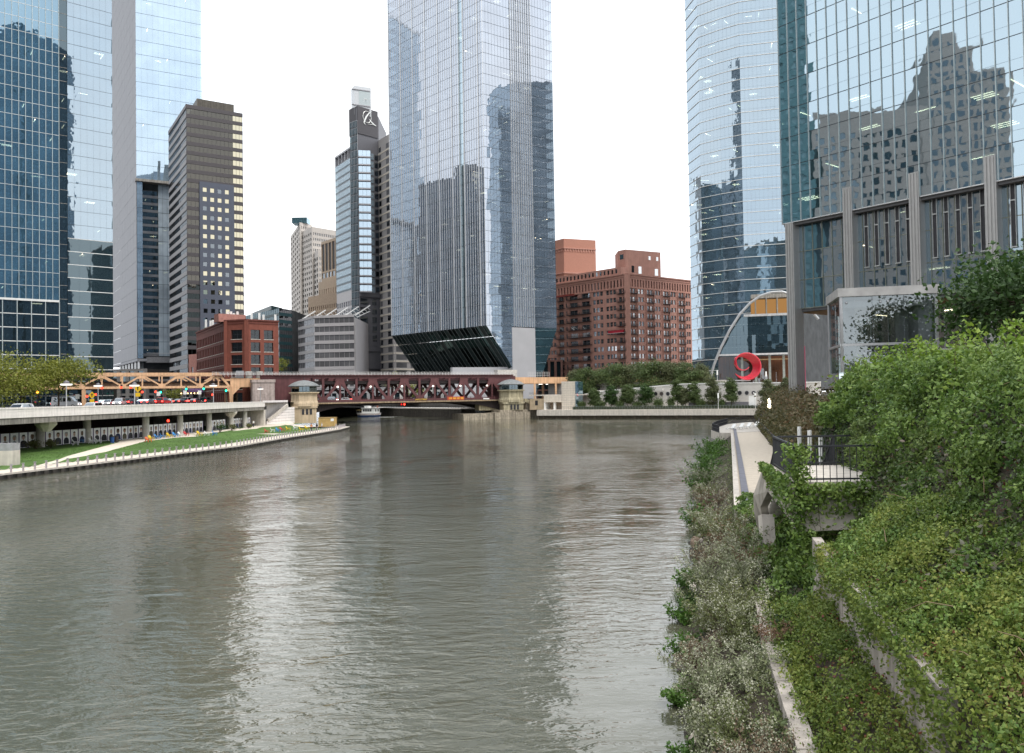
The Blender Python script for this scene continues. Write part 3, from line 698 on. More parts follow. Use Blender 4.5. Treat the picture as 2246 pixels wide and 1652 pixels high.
# ------------------------------------------------------------------ cars
def car_proto(kind):
    t = thing('car', 'x', 'car')
    L = {'sedan': 4.6, 'suv': 4.8, 'van': 5.6, 'bus': 11.5}[kind]; W = {'sedan': 1.8, 'suv': 1.9, 'van': 2.0, 'bus': 2.55}[kind]
    if kind == 'sedan': lo = [(-2.3, .35), (-2.28, .75), (-2.2, .92), (-1.35, .96), (1.2, .95), (2.05, .82), (2.27, .62), (2.3, .35)]; hi = [(-1.75, .93), (-1.1, 1.38), (.0, 1.46), (.45, 1.40), (1.3, .94)]
    elif kind == 'suv': lo = [(-2.4, .4), (-2.4, .85), (-2.33, 1.05), (1.15, 1.06), (2.1, .98), (2.36, .75), (2.4, .4)]; hi = [(-2.3, 1.04), (-2.05, 1.68), (-1.0, 1.78), (.2, 1.74), (.5, 1.66), (1.2, 1.05)]
    elif kind == 'van': lo = [(-2.8, .4), (-2.8, 1.25), (1.9, 1.25), (2.6, 1.1), (2.8, .8), (2.8, .4)]; hi = [(-2.78, 1.24), (-2.7, 2.3), (.9, 2.35), (1.2, 2.25), (2.0, 1.24)]
    else: lo = [(-5.75, .35), (-5.75, 1.4), (5.75, 1.4), (5.75, .35)]; hi = [(-5.74, 1.38), (-5.7, 2.95), (5.4, 2.98), (5.7, 1.38)]
    def ext(prof, w, w2=None):
        mb = MB(); n = len(prof); w2 = w2 or w
        zs = [z for _, z in prof]; z0, z1 = min(zs), max(zs)
        wd = [w + (w2 - w) * (z - z0) / (z1 - z0) for z in zs]
        vs = [(x, -a / 2, z) for (x, z), a in zip(prof, wd)] + [(x, a / 2, z) for (x, z), a in zip(prof, wd)]
        return mb.add(vs, [tuple(range(n))[::-1] if True else 0, tuple(range(n, 2 * n))] + [(i, (i + 1) % n, n + (i + 1) % n, n + i) for i in range(n)])
    body = ext(lo, W, W * .97); body.add(*(lambda e: (e.v, e.f))(ext([(x * .98, z + (.02 if z > 1.3 else 0)) for x, z in hi], W * .9, W * .72)))
    b = linkmesh('body', body.mesh('body'), None, t); b.data.materials.append(None); b.material_slots[0].link = 'OBJECT'
    zl = max(z for _, z in lo); zh = max(z for _, z in hi); x0, x1 = hi[0][0], hi[-1][0]
    h0, h1 = zl + .05, zh - .12
    for s in (-1, 1):
        n = 4 if kind == 'bus' else 2; xa, xb = x0 + .35, x1 - .45
        for k in range(n):
            a, c_ = xa + (xb - xa) * k / n + .05, xa + (xb - xa) * (k + 1) / n - .05; sl = .25 if kind != 'bus' else .0
            o0, o1 = W * .455, W * .385
            linkmesh('side_window', MB().slab([(a, s * o0, h0), (c_, s * o0, h0), (c_ - (sl if k == n - 1 else 0), s * o1, h1), (a + (sl if k == 0 else 0), s * o1, h1)], (0, s, .2), .02).mesh('side_window'), M_cglass, t)
    (xa, za), (xb, zb) = hi[-1], hi[-2]
    linkmesh('windscreen', MB().slab([(xa - .02, -W * .4, za + .06), (xa - .02, W * .4, za + .06), (xb + .02, W * .34, zb - .03), (xb + .02, -W * .34, zb - .03)], (.6, 0, .6), .03).mesh('windscreen'), M_cglass, t)
    (xa, za), (xb, zb) = hi[0], hi[1]
    linkmesh('rear_window', MB().slab([(xa + .03, -W * .38, za + .08), (xa + .03, W * .38, za + .08), (xb - .02, W * .33, zb - .04), (xb - .02, -W * .33, zb - .04)], (-.6, 0, .4), .03).mesh('rear_window'), M_cglass, t)
    wx = L * .31; wr = .33 if kind != 'bus' else .48
    wm = MB().tube([(0, -.11, 0), (0, .11, 0)], wr, 16).mesh('wheel'); rm = MB().tube([(0, -.12, 0), (0, .12, 0)], wr * .6, 10).mesh('rim')
    for x in (-wx, wx):
        for s in (-1, 1):
            q = linkmesh('wheel', wm, M_black, t, (x, s * (W / 2 - .1), wr)); linkmesh('rim', rm, M_steel, q)
    for s in (-1, 1):
        linkmesh('headlight', MB().box(L / 2 - .12, L / 2 + .01, s * W * .36 - .17, s * W * .36 + .17, .6, .8).mesh('headlight'), M_head, t)
        linkmesh('taillight', MB().box(-L / 2 - .02, -L / 2 + .1, s * W * .4 - .17, s * W * .4 + .17, .72, 1.0).mesh('taillight'), M_tail, t)
    return t
CARP = {}
CARC = {'white': (.7, .7, .7), 'silver': (.42, .43, .45), 'black': (.02, .02, .025), 'grey': (.16, .16, .17), 'dark blue': (.02, .04, .1), 'red': (.35, .03, .03), 'maroon': (.12, .02, .025)}
def car(kind, c, p, rz, label, cat='car'):
    if kind not in CARP: o = CARP[kind] = car_proto(kind)
    else: o = copy_tree(CARP[kind])
    o.location = p; o.rotation_euler = (0, 0, rz); tag(o, label, cat, 'vehicles on the roads')
    m = mat('car_paint_' + c, CARC[c], .25, .3, var=.02, spec=.6)
    for q in o.children:
        if q.name.startswith('body'): q.material_slots[0].material = m
    return o
def carat(kind, c, u, Y, rz, label, X=None, cat='car', z=6.204):
    p = at(u, 870, Y); z = z + max(0, min(1, (Y - 160) / 22)) * (ZX - 6.204); return car(kind, c, (p.x if X is None else X, p.y, z), R(rz), label, cat)
carat('suv', 'white', 40, 116, -90, 'white estate car behind the parapet beside the street trees', X=-70.5)
carat('suv', 'white', 195, 136, -90, 'white estate car behind the parapet under the orange truss', X=-70.5)
carat('van', 'silver', 145, 178, 8, 'long pale car half hidden by the low hedge under the trees')
carat('sedan', 'silver', 238, 190, -80, 'silver car with glaring headlamps facing the river')
carat('suv', 'silver', 262, 186, -78, 'silver car beside the one with glaring headlamps')
carat('sedan', 'white', 228, 200, 90, 'white car beside the nearer yellow diamond sign post')
carat('suv', 'black', 284, 196, 92, 'black car with lit brake lamps beyond the second diamond sign')
carat('sedan', 'dark blue', 313, 200, 90, 'dark blue car with lit brake lamps below a red signal')
carat('sedan', 'grey', 326, 195, 88, 'grey car braking beside the dark blue car')
carat('sedan', 'white', 370, 205, -85, 'white car facing out below the green signal')
carat('suv', 'red', 358, 196, 90, 'red car braking beside the white car below the green signal')
carat('sedan', 'black', 395, 204, 88, 'black car braking under the middle of the truss')
carat('suv', 'grey', 412, 208, 90, 'grey car braking behind the black one under the truss')
carat('sedan', 'maroon', 428, 205, 90, 'maroon car braking in front of the purple canopy')
carat('suv', 'black', 452, 212, 88, 'black car braking below the truss end')
carat('sedan', 'silver', 341, 214, 90, 'silver car further up the street behind the red car')

# ------------------------------------------------------------------ river bridge carrying road below and railway above
HL = axy(667, 880, 250); HR = axy(1121, 880, 284)
bd = (HR - HL).normalized(); bn = Vector((bd.y, -bd.x))
B0 = HL - bn * 6.0; BL = (HR - HL).length
BF = Face(B0, B0 + bd * BL)              # near truss plane; t along the bridge, offset towards the camera
def bw(t, z, o=0.0): return BF.pt(t, z, o)
ZT, ZB, GAP = 15.1, 6.95, 12.0
br = thing('bascule_bridge', 'maroon steel truss bridge with white railing carrying a railway over the river road', 'bridge', (B0.x, B0.y, 0))
def bpart(name, m, f):
    mb = MB(); f(mb); return mb.build(name, m, br)
PAN = 5.48; T0 = 13.0
nodes = [T0 + PAN * k for k in range(-2, 12)]
TA, TB = -12.0, BL + 4
for o in (0.0, -GAP):
    bpart('top_chord', M_maroon, lambda mb: mb.bar(bw(TA, ZT - .05, o), bw(TB, ZT - .05, o), .7, 1.1))
    bpart('bottom_chord', M_maroon, lambda mb: mb.bar(bw(-2, ZB + .2, o), bw(BL + 1, ZB + .2, o), .6, .75))
    for k in range(-2, 12):
        t = T0 + PAN * k; top = k % 2 == 0
        if not (-1 < t < BL + 2): continue
        bpart('vertical', M_maroon, lambda mb: mb.bar(bw(t, ZB + .5, o), bw(t, ZT - .5, o), .75 if not top else .6, .55, up=bn.to_3d()))
        if top:
            for s in (-1, 1):
                te = t + s * PAN
                bpart('diagonal', M_maroon, lambda mb: mb.bar(bw(t + s * .3, ZT - 2.0, o), bw(te - s * .25, ZB + .5, o), .85, .55, up=bn.to_3d()))
            bpart('gusset_plate', M_maroon, lambda mb: mb.slab([bw(t - 1.5, ZT - .5, o - .3), bw(t + 1.5, ZT - .5, o - .3), bw(t + 1.45, ZT - 1.8, o - .3), bw(t + 2.0, ZT - 3.3, o - .3), bw(t + 1.0, ZT - 3.2, o - .3), bw(t + .45, ZT - 2.4, o - .3), bw(t - .45, ZT - 2.4, o - .3), bw(t - 1.0, ZT - 3.2, o - .3), bw(t - 2.0, ZT - 3.3, o - .3), bw(t - 1.45, ZT - 1.8, o - .3)], bn.to_3d(), .62))
        else:
            bpart('foot_gusset', M_maroon, lambda mb: mb.slab([bw(t - 1.6, ZB + .3, o - .3), bw(t + 1.6, ZB + .3, o - .3), bw(t + .9, ZB + 1.6, o - .3), bw(t - .9, ZB + 1.6, o - .3)], bn.to_3d(), .62))
    # big heel plates where the leaves hinge
    for side in (0, 1):
        f = (lambda t: t) if side == 0 else (lambda t: BL - t)
        pts = [(-12, ZT), (3, ZT), (3.0, ZT - 2), (-1.2, ZT - 3.8), (.2, ZB + 2), (.4, ZB - .2), (-6, ZB - .2), (-9, 8.2), (-12, 9.5)] if side == 0 else [(-5, ZT), (3.5, ZT), (3.2, ZT - 3), (.6, ZT - 4.2), (-.6, ZB), (-5, ZB)]
        bpart('heel_plate', M_maroon, lambda mb: mb.slab([bw(f(a), z, o - .25) for a, z in (pts if side == 0 else pts)], bn.to_3d(), .5))
M_under = mat('dark_under_steel', (.03, .022, .022), .7, var=.3)  # near-black steel for track decks and leaf girders
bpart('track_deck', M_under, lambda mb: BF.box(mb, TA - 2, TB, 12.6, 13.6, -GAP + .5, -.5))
for k in range(0, 18):
    t = TA + 1 + k * (TB - TA - 2) / 17
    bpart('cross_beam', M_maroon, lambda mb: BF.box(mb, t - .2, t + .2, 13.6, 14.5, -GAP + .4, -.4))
M_rail = mat('railing_white', (.62, .60, .58), .5, var=.08)
for o in (.5, -GAP - .5):
    def railf(mb):
        for z in (15.75, 16.1, 16.45): mb.bar(bw(TA - 14, z, o), bw(TB, z, o), .07, .07)
        t = TA - 14
        while t < TB: mb.bar(bw(t, 15.4, o), bw(t, 16.5, o), .08, .08); t += 1.1
    bpart('railing', M_rail, railf)
bpart('walkway', M_maroon, lambda mb: BF.box(mb, TA - 14, TB, 15.3, 15.42, -.3, .9))
# road deck and its dark arched leaves
bpart('road_deck', M_asph, lambda mb: BF.box(mb, -6, BL + 10, 6.35, 6.85, -GAP - 4, 3.6))
bpart('deck_edge', mat('rusty_cream', (.34, .25, .16), .7, streak=.3), lambda mb: BF.box(mb, -3, BL - 1, 6.3, 6.75, 3.5, 3.75))
def leaf(mb, o):
    N = 24; low = []; 
    for i in range(N + 1):
        t = -2 + (BL + 4) * i / N; x = abs(i / N - .5) * 2
        low.append((t, 5.85 - 4.4 * max(0, (x - .35) / .65) ** 2.2))
    for (a, z0), (b_, z1) in zip(low[:-1], low[1:]):
        mb.hexa([bw(a, z0, o + .3), bw(b_, z1, o + .3), bw(b_, z1, o - .3), bw(a, z0, o - .3), bw(a, 6.35, o + .3), bw(b_, 6.35, o + .3), bw(b_, 6.35, o - .3), bw(a, 6.35, o - .3)])
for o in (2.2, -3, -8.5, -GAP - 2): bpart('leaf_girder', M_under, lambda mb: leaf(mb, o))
def prail(mb):
    for z in (7.3, 7.95): mb.bar(bw(-2, z, 3.6), bw(BL - 2, z, 3.6), .06, .06)
    t = -2
    while t < BL - 2: mb.bar(bw(t, 6.8, 3.6), bw(t, 8.0, 3.6), .14, .14); t += 4.6
    t = -2
    while t < BL - 2: mb.bar(bw(t, 6.8, 3.6), bw(t, 7.95, 3.6), .03, .03); t += .4
bpart('footway_railing', M_maroon, prail)
bpart('wire', M_dark, lambda mb: mb.bar(bw(-2, 11.2, .4), bw(BL, 11.0, .4), .07, .07))
def sgn(t0, t1, z0, z1, m, name):
    return bpart(name, m, lambda mb: BF.box(mb, t0, t1, z0, z1, 3.68, 3.76))
def t_of(u): 
    lo, hi = -60.0, BL + 60
    for _ in range(50):
        mid = (lo + hi) / 2; q = proj(bw(mid, 7, 3.7))
        if q[0] < u: lo = mid
        else: hi = mid
    return lo
sgn(t_of(981), t_of(1018), 6.85, 8.0, mat('banner_red', (.42, .07, .035), .6, var=.25, scale=1.2), 'banner')
for k in range(4):
    a, b_ = t_of(985 + k * 8.4), t_of(991 + k * 8.4); sgn(a, b_, 7.1, 7.75, mat('banner_yellow', (.6, .28, .04), .6, var=.2), 'banner_print').location += (bn * .02).to_3d()
sgn(t_of(1060), t_of(1073), 6.9, 7.3, M_white, 'notice')
sgn(t_of(910), t_of(937), 6.85, 7.55, mat('sign_maroon', (.07, .022, .02), .6), 'name_board')
def text_mesh(s, size, m, parent, loc, rot, name='lettering', ext=.01, align='CENTER'):
    cu = bpy.data.curves.new(name, 'FONT'); cu.body = s; cu.size = size; cu.extrude = ext; cu.align_x = align; cu.align_y = 'CENTER'
    o = bpy.data.objects.new(name, cu); col.objects.link(o)
    dg = bpy.context.evaluated_depsgraph_get(); me = bpy.data.meshes.new_from_object(o.evaluated_get(dg)); bpy.data.objects.remove(o)
    me.name = name; ob = linkmesh(name, me, None, parent, Vector(loc) - org(parent), rot)
    me.materials.clear(); me.materials.append(m); return ob
text_mesh('LAKE STREET', .74, mat('sign_gold', (.75, .5, .08), .5, var=.05), br, bw((t_of(910) + t_of(937)) / 2, 7.2, 3.79), (math.pi / 2, 0, BF.a), ext=.015)
for u in (880, 886.5):
    t = t_of(u); bpart('navigation_lamp', M_red if u > 882 else emit('dull_red', (.6, .02, .02), 1.2), lambda mb: mb.lathe([(.05, -.3), (.25, -.2), (.25, .2), (.05, .3)], bw(t, 5.7, 3.9), 8))
for u in (747, 820, 889, 958, 1018, 1077):
    t = t_of(u); bpart('bridge_lamp', M_lamp, lambda mb: mb.lathe([(.1, -.22), (.34, -.1), (.34, .05), (.12, .25)], bw(t, 11.7, .7), 8))

# vehicles on the bridge and street behind it
carp = bw(t_of(733), 6.86, -3); car('suv', 'silver', carp, BF.a + math.pi, 'silver estate car crossing the truss bridge near the domed house')
carp = bw(t_of(768), 6.86, -3); car('sedan', 'white', carp, BF.a + math.pi, 'pale saloon following the estate car across the bridge')
carp = bw(t_of(697), 6.86, -GAP - 2); car('bus', 'white', carp, BF.a, 'white bus on the bridge behind the domed house', 'bus')
# the river bends away behind the bridge; the far quay carries a promenade
M_quay = mat('quay_wall', (.08, .07, .06), .8, var=.4, streak=.4)
qa, qb, qc = axy(880, 905, 330), axy(1012, 905, 300), axy(700, 905, 430)
fq = thing('far_quay', 'dark quay wall with a pale coping behind the bridge opening', 'quay', (qa.x, qa.y, 0))
F1 = Face(qc, qb); mb = MB(); F1.box(mb, 0, F1.L, -1, 3.2, -6, 0); mb.build('quay_wall', M_quay, fq)
mb = MB(); F1.box(mb, 0, F1.L, 3.2, 3.6, -6, .2); mb.build('coping', M_conc, fq)
mb = MB()
for k in range(60): t = F1.L * k / 59; mb.bar(F1.pt(t, 3.6, -.3), F1.pt(t, 4.7, -.3), .06, .06)
mb.bar(F1.pt(0, 4.7, -.3), F1.pt(F1.L, 4.7, -.3), .07, .07); mb.build('railing', M_dark, fq)
mb = MB(); F1.box(mb, 0, F1.L, 3.6, 7.5, -9, -8.5); mb.build('terrace_wall', mat('terrace', (.16, .15, .14), .8, streak=.3), fq)
mb = MB(); w0, w1 = F1.pt(0, 6.05, -8.5), F1.pt(F1.L, 6.05, -8.5)
mb.add([w0, w1, (HR.x + 14, HR.y + 2, 6.05), (700, 300, 6.05), (900, 1500, 6.05), (-60, 1500, 6.05)], [(0, 1, 2, 3, 4, 5)])
tag(mb.build('far_street', M_asph), kind='structure')

# ------------------------------------------------------------------ bridge houses
def bridge_house(c, rz, tint, label, zb, big):
    t = thing('bridge_house', label, 'building', (c.x, c.y, zb), rz)
    def bl(name, m, f): mb = MB(); f(mb); o = linkmesh(name, mb.mesh(name), m, t); return o
    s = 3.5; z = lambda a: a - zb
    bl('base', tint, lambda mb: (mb.box(-s, s, -s, s, z(zb), z(5.2)), [mb.box(-s - .03, s + .03, -s - .03, s + .03, z(zb + .75 + k * .62), z(zb + 1.3 + k * .62)) for k in range(int((4.6 - zb) / .62))]))
    bl('belt_course', tint, lambda mb: mb.box(-s - .35, s + .35, -s - .35, s + .35, z(5.2), z(5.75)))
    pr = [(4.55, 5.75), (4.55, 6.6), (4.25, 7.4), (4.2, 9.0), (4.35, 9.55), (4.9, 9.75), (4.9, 10.05)]
    def octo(mb, prof, n=8):
        mb.lathe([(r / math.cos(math.pi / 8) * .92, z(h)) for r, h in prof], (0, 0, 0), n)
        return mb
    o = bl('tower', tint, lambda mb: octo(mb, pr)); o.rotation_euler.z = math.pi / 8
    rw = 4.25 / math.cos(math.pi / 8) * .92
    o = bl('lantern', mat('green_bronze', (.10, .12, .11), .5, .3), lambda mb: octo(mb, [(4.0, 10.05), (4.0, 10.25)])); o.rotation_euler.z = math.pi / 8
    gm = glass('cabin_glass', (.35, .42, .45), (.25, .3, .3), .35)
    for k in range(8):
        a = k * math.pi / 4; n_ = Vector((math.cos(a), math.sin(a), 0)); d_ = Vector((-n_.y, n_.x, 0)); hw = 4.0 * .92 * math.tan(math.pi / 8)
        for j in range(3):
            x0, x1 = -hw + (2 * hw) * j / 3 + .06, -hw + 2 * hw * (j + 1) / 3 - .06; rr = 4.0 * .92 - .05
            bl('window', gm, lambda mb: mb.slab([n_ * rr + d_ * x0 + Vector((0, 0, z(10.25))), n_ * rr + d_ * x1 + Vector((0, 0, z(10.25))), n_ * rr + d_ * x1 + Vector((0, 0, z(11.75))), n_ * rr + d_ * x0 + Vector((0, 0, z(11.75)))], n_, .04))
        bl('corner_post', mat('green_bronze', (.10, .12, .11), .5, .3), lambda mb: mb.bar((n_ * 3.68 + d_ * hw) + Vector((0, 0, z(10.2))), (n_ * 3.68 + d_ * hw) + Vector((0, 0, z(11.8))), .14, .14))
    rf = bl('dome_roof', mat('weathered_lead', (.21, .22, .22), .6, .1, var=.15, streak=.2), lambda mb: octo(mb, [(4.75, 11.75), (4.85, 12.0), (4.5, 12.2), (3.9, 12.65), (2.8, 13.2), (1.4, 13.6), (.3, 13.75)], 16))
    bl('finial', M_dark, lambda mb: mb.tube([(0, 0, z(13.7)), (0, 0, z(14.7))], [.18, .05], 6)).parent = rf
    for k in (-1, 0, 1):
        wn = bl('window', M_dark, lambda mb: mb.box(k * 1.15 - .36 + 1.2 * big, k * 1.15 + .36 + 1.2 * big, -s - .1, -s + .02, z(3.2), z(4.9)))
    return t
bridge_house(HL, BF.a - R(12), M_tan, 'tan stone bridge house with a grey dome beside the white stair wall', .6, .6)
bridge_house(HR, BF.a - R(14), mat('mossy_limestone', (.42, .37, .25), .85, var=.15, streak=.35), 'weathered stone bridge house with a mossy tower and grey dome on its pier', 3.0, .3)
pr_ = thing('bridge_pier', 'weathered stone bridge pier standing in the river under the domed house', 'pier', (HR.x, HR.y, 0))
PF = Face(HR - bd * 19 + bn * 2, HR + bd * 5.0 + bn * 4.6)
mb = MB(); PF.box(mb, 11, PF.L, -1.5, 2.3, -11, 0); mb.build('base', M_pier, pr_)
mb = MB(); PF.box(mb, 0, 11.2, -1.5, 2.0, -14, -.8); mb.build('side_wall', M_pier, pr_)
mb = MB(); PF.box(mb, 13, PF.L - .6, 2.3, 3.1, -9, -.7); mb.build('ledge', M_pier, pr_)
mb = MB(); PF.box(mb, 8, PF.L + 6, 3.0, 5.6, -12, -7.5); mb.build('wing_wall', mat('mossy_limestone', (.42, .37, .25), .85), pr_)
# stair beside the right house
st = thing('quay_stair', 'weathered stone stair with a sloping parapet descending from the mossy bridge house', 'stairs', (HR.x + 8, HR.y, 2))
SF = Face(HR + bd * 4 + bn * 2.5, HR + bd * 12 + bn * 1.5)
mb = MB(); mb.slab([SF.pt(0, 5.9), SF.pt(7.2, 2.9), SF.pt(8.2, 2.9), SF.pt(8.2, 3.6), SF.pt(1.0, 6.9), SF.pt(0, 6.9)], SF.n.to_3d(), -.35); mb.build('parapet', mat('mossy_limestone', (.42, .37, .25), .85), st)
for k in range(10):
    mb = MB(); SF.box(mb, .8 + k * .72, 1.6 + k * .72, 2.5, 5.6 - k * .3, -2.2, -.35); mb.build('step', M_pier, st)
mb = MB(); SF.box(mb, 0, 9, .0, 2.5, -3, -.2); mb.build('landing', M_pier, st)

# white stair wall beside the tan house
WF = Face(axy(571, 900, 225), axy(646, 900, 243))
ws = thing('stair_wall', 'white concrete wall with a diagonal stair between viaduct and tan bridge house', 'stairs', (WF.p0.x, WF.p0.y, 1))
L_ = WF.L
mb = MB(); mb.slab([WF.pt(0, .9, -2.2), WF.pt(L_, .9, -2.2), WF.pt(L_, 7.7, -2.2), WF.pt(L_ * .3, 7.7, -2.2), WF.pt(L_ * .3, 7.2, -2.2), WF.pt(0, 7.2, -2.2)], WF.n.to_3d(), -.5); mb.build('back_wall', M_para, ws)
mb = MB(); mb.slab([WF.pt(L_ * .18, .9), WF.pt(L_, .9), WF.pt(L_, 5.6), WF.pt(L_ * .78, 5.6), WF.pt(L_ * .24, 1.9), WF.pt(L_ * .18, 1.9)], WF.n.to_3d(), -.3); mb.build('front_wall', M_para, ws)
mb = MB(); mb.bar(WF.pt(L_ * .2, 2.1, .05), WF.pt(L_ * .78, 6.2, .05), .45, .9); mb.build('sloping_parapet', M_conc, ws)
for k in range(20):
    f = k / 20; mb = MB(); WF.box(mb, L_ * (.24 + .54 * f), L_ * (.24 + .54 * (f + .05)), .9, 1.3 + 4.3 * f, -2.2, -.3); mb.build('step', M_conc, ws)
mb = MB()
for z in (1.7, 2.5, 3.3, 4.1, 4.9): WF.box(mb, L_ * (.30 + .12 * (z - 1.7)), L_, z, z + .06, 0, .02)
mb.build('groove_line', M_grey, ws)
mb = MB(); WF.box(mb, .3, L_ * .16, 1, 4.6, -2.0, -1.9); mb.build('doorway', M_black, ws)

# ------------------------------------------------------------------ elevated railway in orange steel
ol = thing('elevated_railway', 'faded orange steel truss of the elevated railway above the street', 'railway', (B0.x - 60, B0.y - 30, 6))
def opart(name, m, f): mb = MB(); f(mb); return mb.build(name, m, ol)
OT0, OT1, OZ0, OZ1 = -92.0, -21.0, 11.75, 16.3
for o in (0, -9.5):
    opart('top_chord', M_orange, lambda mb: mb.bar(bw(OT0, OZ1 - .4, o), bw(OT1 - 3.0, OZ1 - .4, o), .6, .8))
    opart('bottom_chord', M_orange, lambda mb: mb.bar(bw(OT0, OZ0 + .3, o), bw(OT1, OZ0 + .3, o), .6, .65))
    opart('end_post', M_orange, lambda mb: mb.bar(bw(OT1 - 3.2, OZ1 - .3, o), bw(OT1, OZ0 + .3, o), .6, .7, up=bn.to_3d()))
    nP = 13; dt = (OT1 - 3.2 - OT0) / nP
    for k in range(nP + 1):
        t = OT1 - 3.2 - k * dt
        opart('vertical', M_orange, lambda mb: mb.bar(bw(t, OZ0 + .5, o), bw(t, OZ1 - .7, o), .38, .4, up=bn.to_3d()))
        if k < nP:
            a, b_ = (OZ1 - .7, OZ0 + .6) if k % 2 == 0 else (OZ0 + .6, OZ1 - .7)
            opart('diagonal', M_orange, lambda mb: mb.bar(bw(t, a, o), bw(t - dt, b_, o), .42, .42, up=bn.to_3d()))
        zz = OZ1 - .8 if k % 2 == 0 else OZ0 + .6; sg = -1 if k % 2 == 0 else 1
        opart('gusset_plate', M_orange, lambda mb: mb.slab([bw(t - 1.1, zz + .3 * -sg, o - .24), bw(t + 1.1, zz + .3 * -sg, o - .24), bw(t + .8, zz + .75 * sg, o - .24), bw(t - .8, zz + .75 * sg, o - .24)] if sg > 0 else [bw(t - .8, zz - .75, o - .24), bw(t + .8, zz - .75, o - .24), bw(t + 1.1, zz + .3, o - .24), bw(t - 1.1, zz + .3, o - .24)], bn.to_3d(), .48))
opart('floor_girder', M_orange2, lambda mb: BF.box(mb, OT0, OT1 + 8, 12.0, 13.4, -3.2, -2.8))
opart('track_deck', M_under, lambda mb: BF.box(mb, OT0, OT1 + 10, 13.4, 13.8, -8.5, -1))
opart('cross_girder', M_orange, lambda mb: BF.box(mb, OT1 + .2, OT1 + 9.5, 11.9, 14.6, -.4, .2))
opart('cross_girder', M_orange, lambda mb: BF.box(mb, OT1 + .2, OT1 + 9.5, 11.9, 14.6, -9.8, -9.2))
for t in (OT1 + .5, -60, -88):
    for o in (-.1, -9.5): opart('column', M_orange, lambda mb: mb.bar(bw(t, 6.1, o), bw(t, 12.2, o), .8, .8))
opart('knee_plate', M_orange, lambda mb: mb.slab([bw(OT1 - 1.8, 11.9, -.35), bw(OT1 + 3.2, 11.9, -.35), bw(OT1 + 1.0, 9.6, -.35), bw(OT1 + .9, 6.2, -.35), bw(OT1 + .1, 6.2, -.35), bw(OT1 - .1, 10.4, -.35)], bn.to_3d(), .5))
opart('equipment_box', M_steel, lambda mb: BF.box(mb, OT1 + 2.2, OT1 + 4.3, 14.7, 16.9, -2, -.6))
for k in range(2): opart('tank', mat('galvanised', (.35, .34, .31), .6, .3), lambda mb: mb.lathe([(1.05, 0), (1.05, 2.1), (.9, 2.2)], bw(OT1 + 6.2 + k * 3.2, 14.6, -3), 14))
opart('concrete_pylon', mat('pink_grey_concrete', (.40, .33, .30), .85, streak=.25), lambda mb: (BF.box(mb, OT1 + 6.0, OT1 + 12.6, 6.1, 13.2, 1.0, 4.0), BF.box(mb, OT1 + 5.8, OT1 + 12.8, 13.2, 14.1, .8, 4.2)))
# orange girders beyond the bridge
G0 = BL + 3
for o in (0, -9.5):
    opart('plate_girder', M_orange, lambda mb: BF.box(mb, G0, G0 + 75, 12.3, 14.6, o - .25, o + .25))
    for k in range(9): opart('column', M_orange, lambda mb: mb.bar(bw(G0 + 1 + k * 9, 6.05, o), bw(G0 + 1 + k * 9, 12.3, o), .7, .7))
opart('track_deck', M_under, lambda mb: BF.box(mb, G0, G0 + 75, 13.6, 14.2, -9, -.3))
opart('signal_cabin', mat('white_cabin', (.5, .48, .44), .6), lambda mb: BF.box(mb, G0 - 3.5, G0 + 4.5, 14.8, 17.4, -6, -3))
opart('cabin_rail', M_rail, lambda mb: [mb.bar(bw(G0 + 7, z, .6), bw(G0 + 16, z, .6), .07, .07) for z in (15.2, 15.8, 16.4)] + [mb.bar(bw(G0 + 7 + k, 14.6, .6), bw(G0 + 7 + k, 16.4, .6), .07, .07) for k in range(10)])
for k in range(8): opart('soffit_lamp', M_lamp, lambda mb: BF.box(mb, G0 + 14 + k * 4.2, G0 + 15.4 + k * 4.2, 12.0, 12.15, -4 - (k % 2) * 2, -3.5 - (k % 2) * 2))

# ------------------------------------------------------------------ tour boat
p = onz(806, 915, 0); bo = thing('tour_boat', 'white tour boat with a dark blue hull heading under the bridge', 'boat', p, R(152))
def bpt(name, m, f): mb = MB(); f(mb); return linkmesh(name, mb.mesh(name), m, bo)
def hull(mb, z0, z1, w0, w1, L0, L1):
    prof = lambda w, L: [(-L / 2, -w), (L * .2, -w), (L * .42, -w * .55), (L / 2, 0), (L * .42, w * .55), (L * .2, w), (-L / 2, w)]
    a, b_ = prof(w0, L0), prof(w1, L1); n = 7
    mb.add([(x, y, z0) for x, y in a] + [(x, y, z1) for x, y in b_], [tuple(range(n))[::-1], tuple(range(n, 2 * n))] + [(i, (i + 1) % n, n + (i + 1) % n, n + i) for i in range(n)])
bpt('hull', mat('hull_blue', (.03, .07, .2), .4, var=.08), lambda mb: hull(mb, -.4, .85, 1.6, 1.95, 10, 10.8))
bpt('gunwale', M_white, lambda mb: hull(mb, .85, 1.75, 1.97, 2.05, 10.8, 11.2))
bpt('stripe', mat('stripe_red', (.4, .05, .05), .5), lambda mb: hull(mb, 1.2, 1.3, 2.03, 2.04, 11, 11))
cb = bpt('cabin', M_white, lambda mb: mb.box(-5.0, 1.6, -1.75, 1.75, 1.7, 3.7))
for s in (-1, 1):
    for k in range(4): bpt('cabin_window', M_dark, lambda mb: mb.box(-3.4 + k * 1.15, -2.5 + k * 1.15, s * 1.76 - .03, s * 1.76 + .03, 2.4, 3.3)).parent = cb
for y in (-1.1, .5): bpt('stern_window', M_dark, lambda mb: mb.box(-5.04, -4.98, y, y + .75, 2.3, 3.3)).parent = cb
bpt('upper_deck', M_white, lambda mb: mb.box(-5.3, 1.9, -1.95, 1.95, 3.7, 3.85))
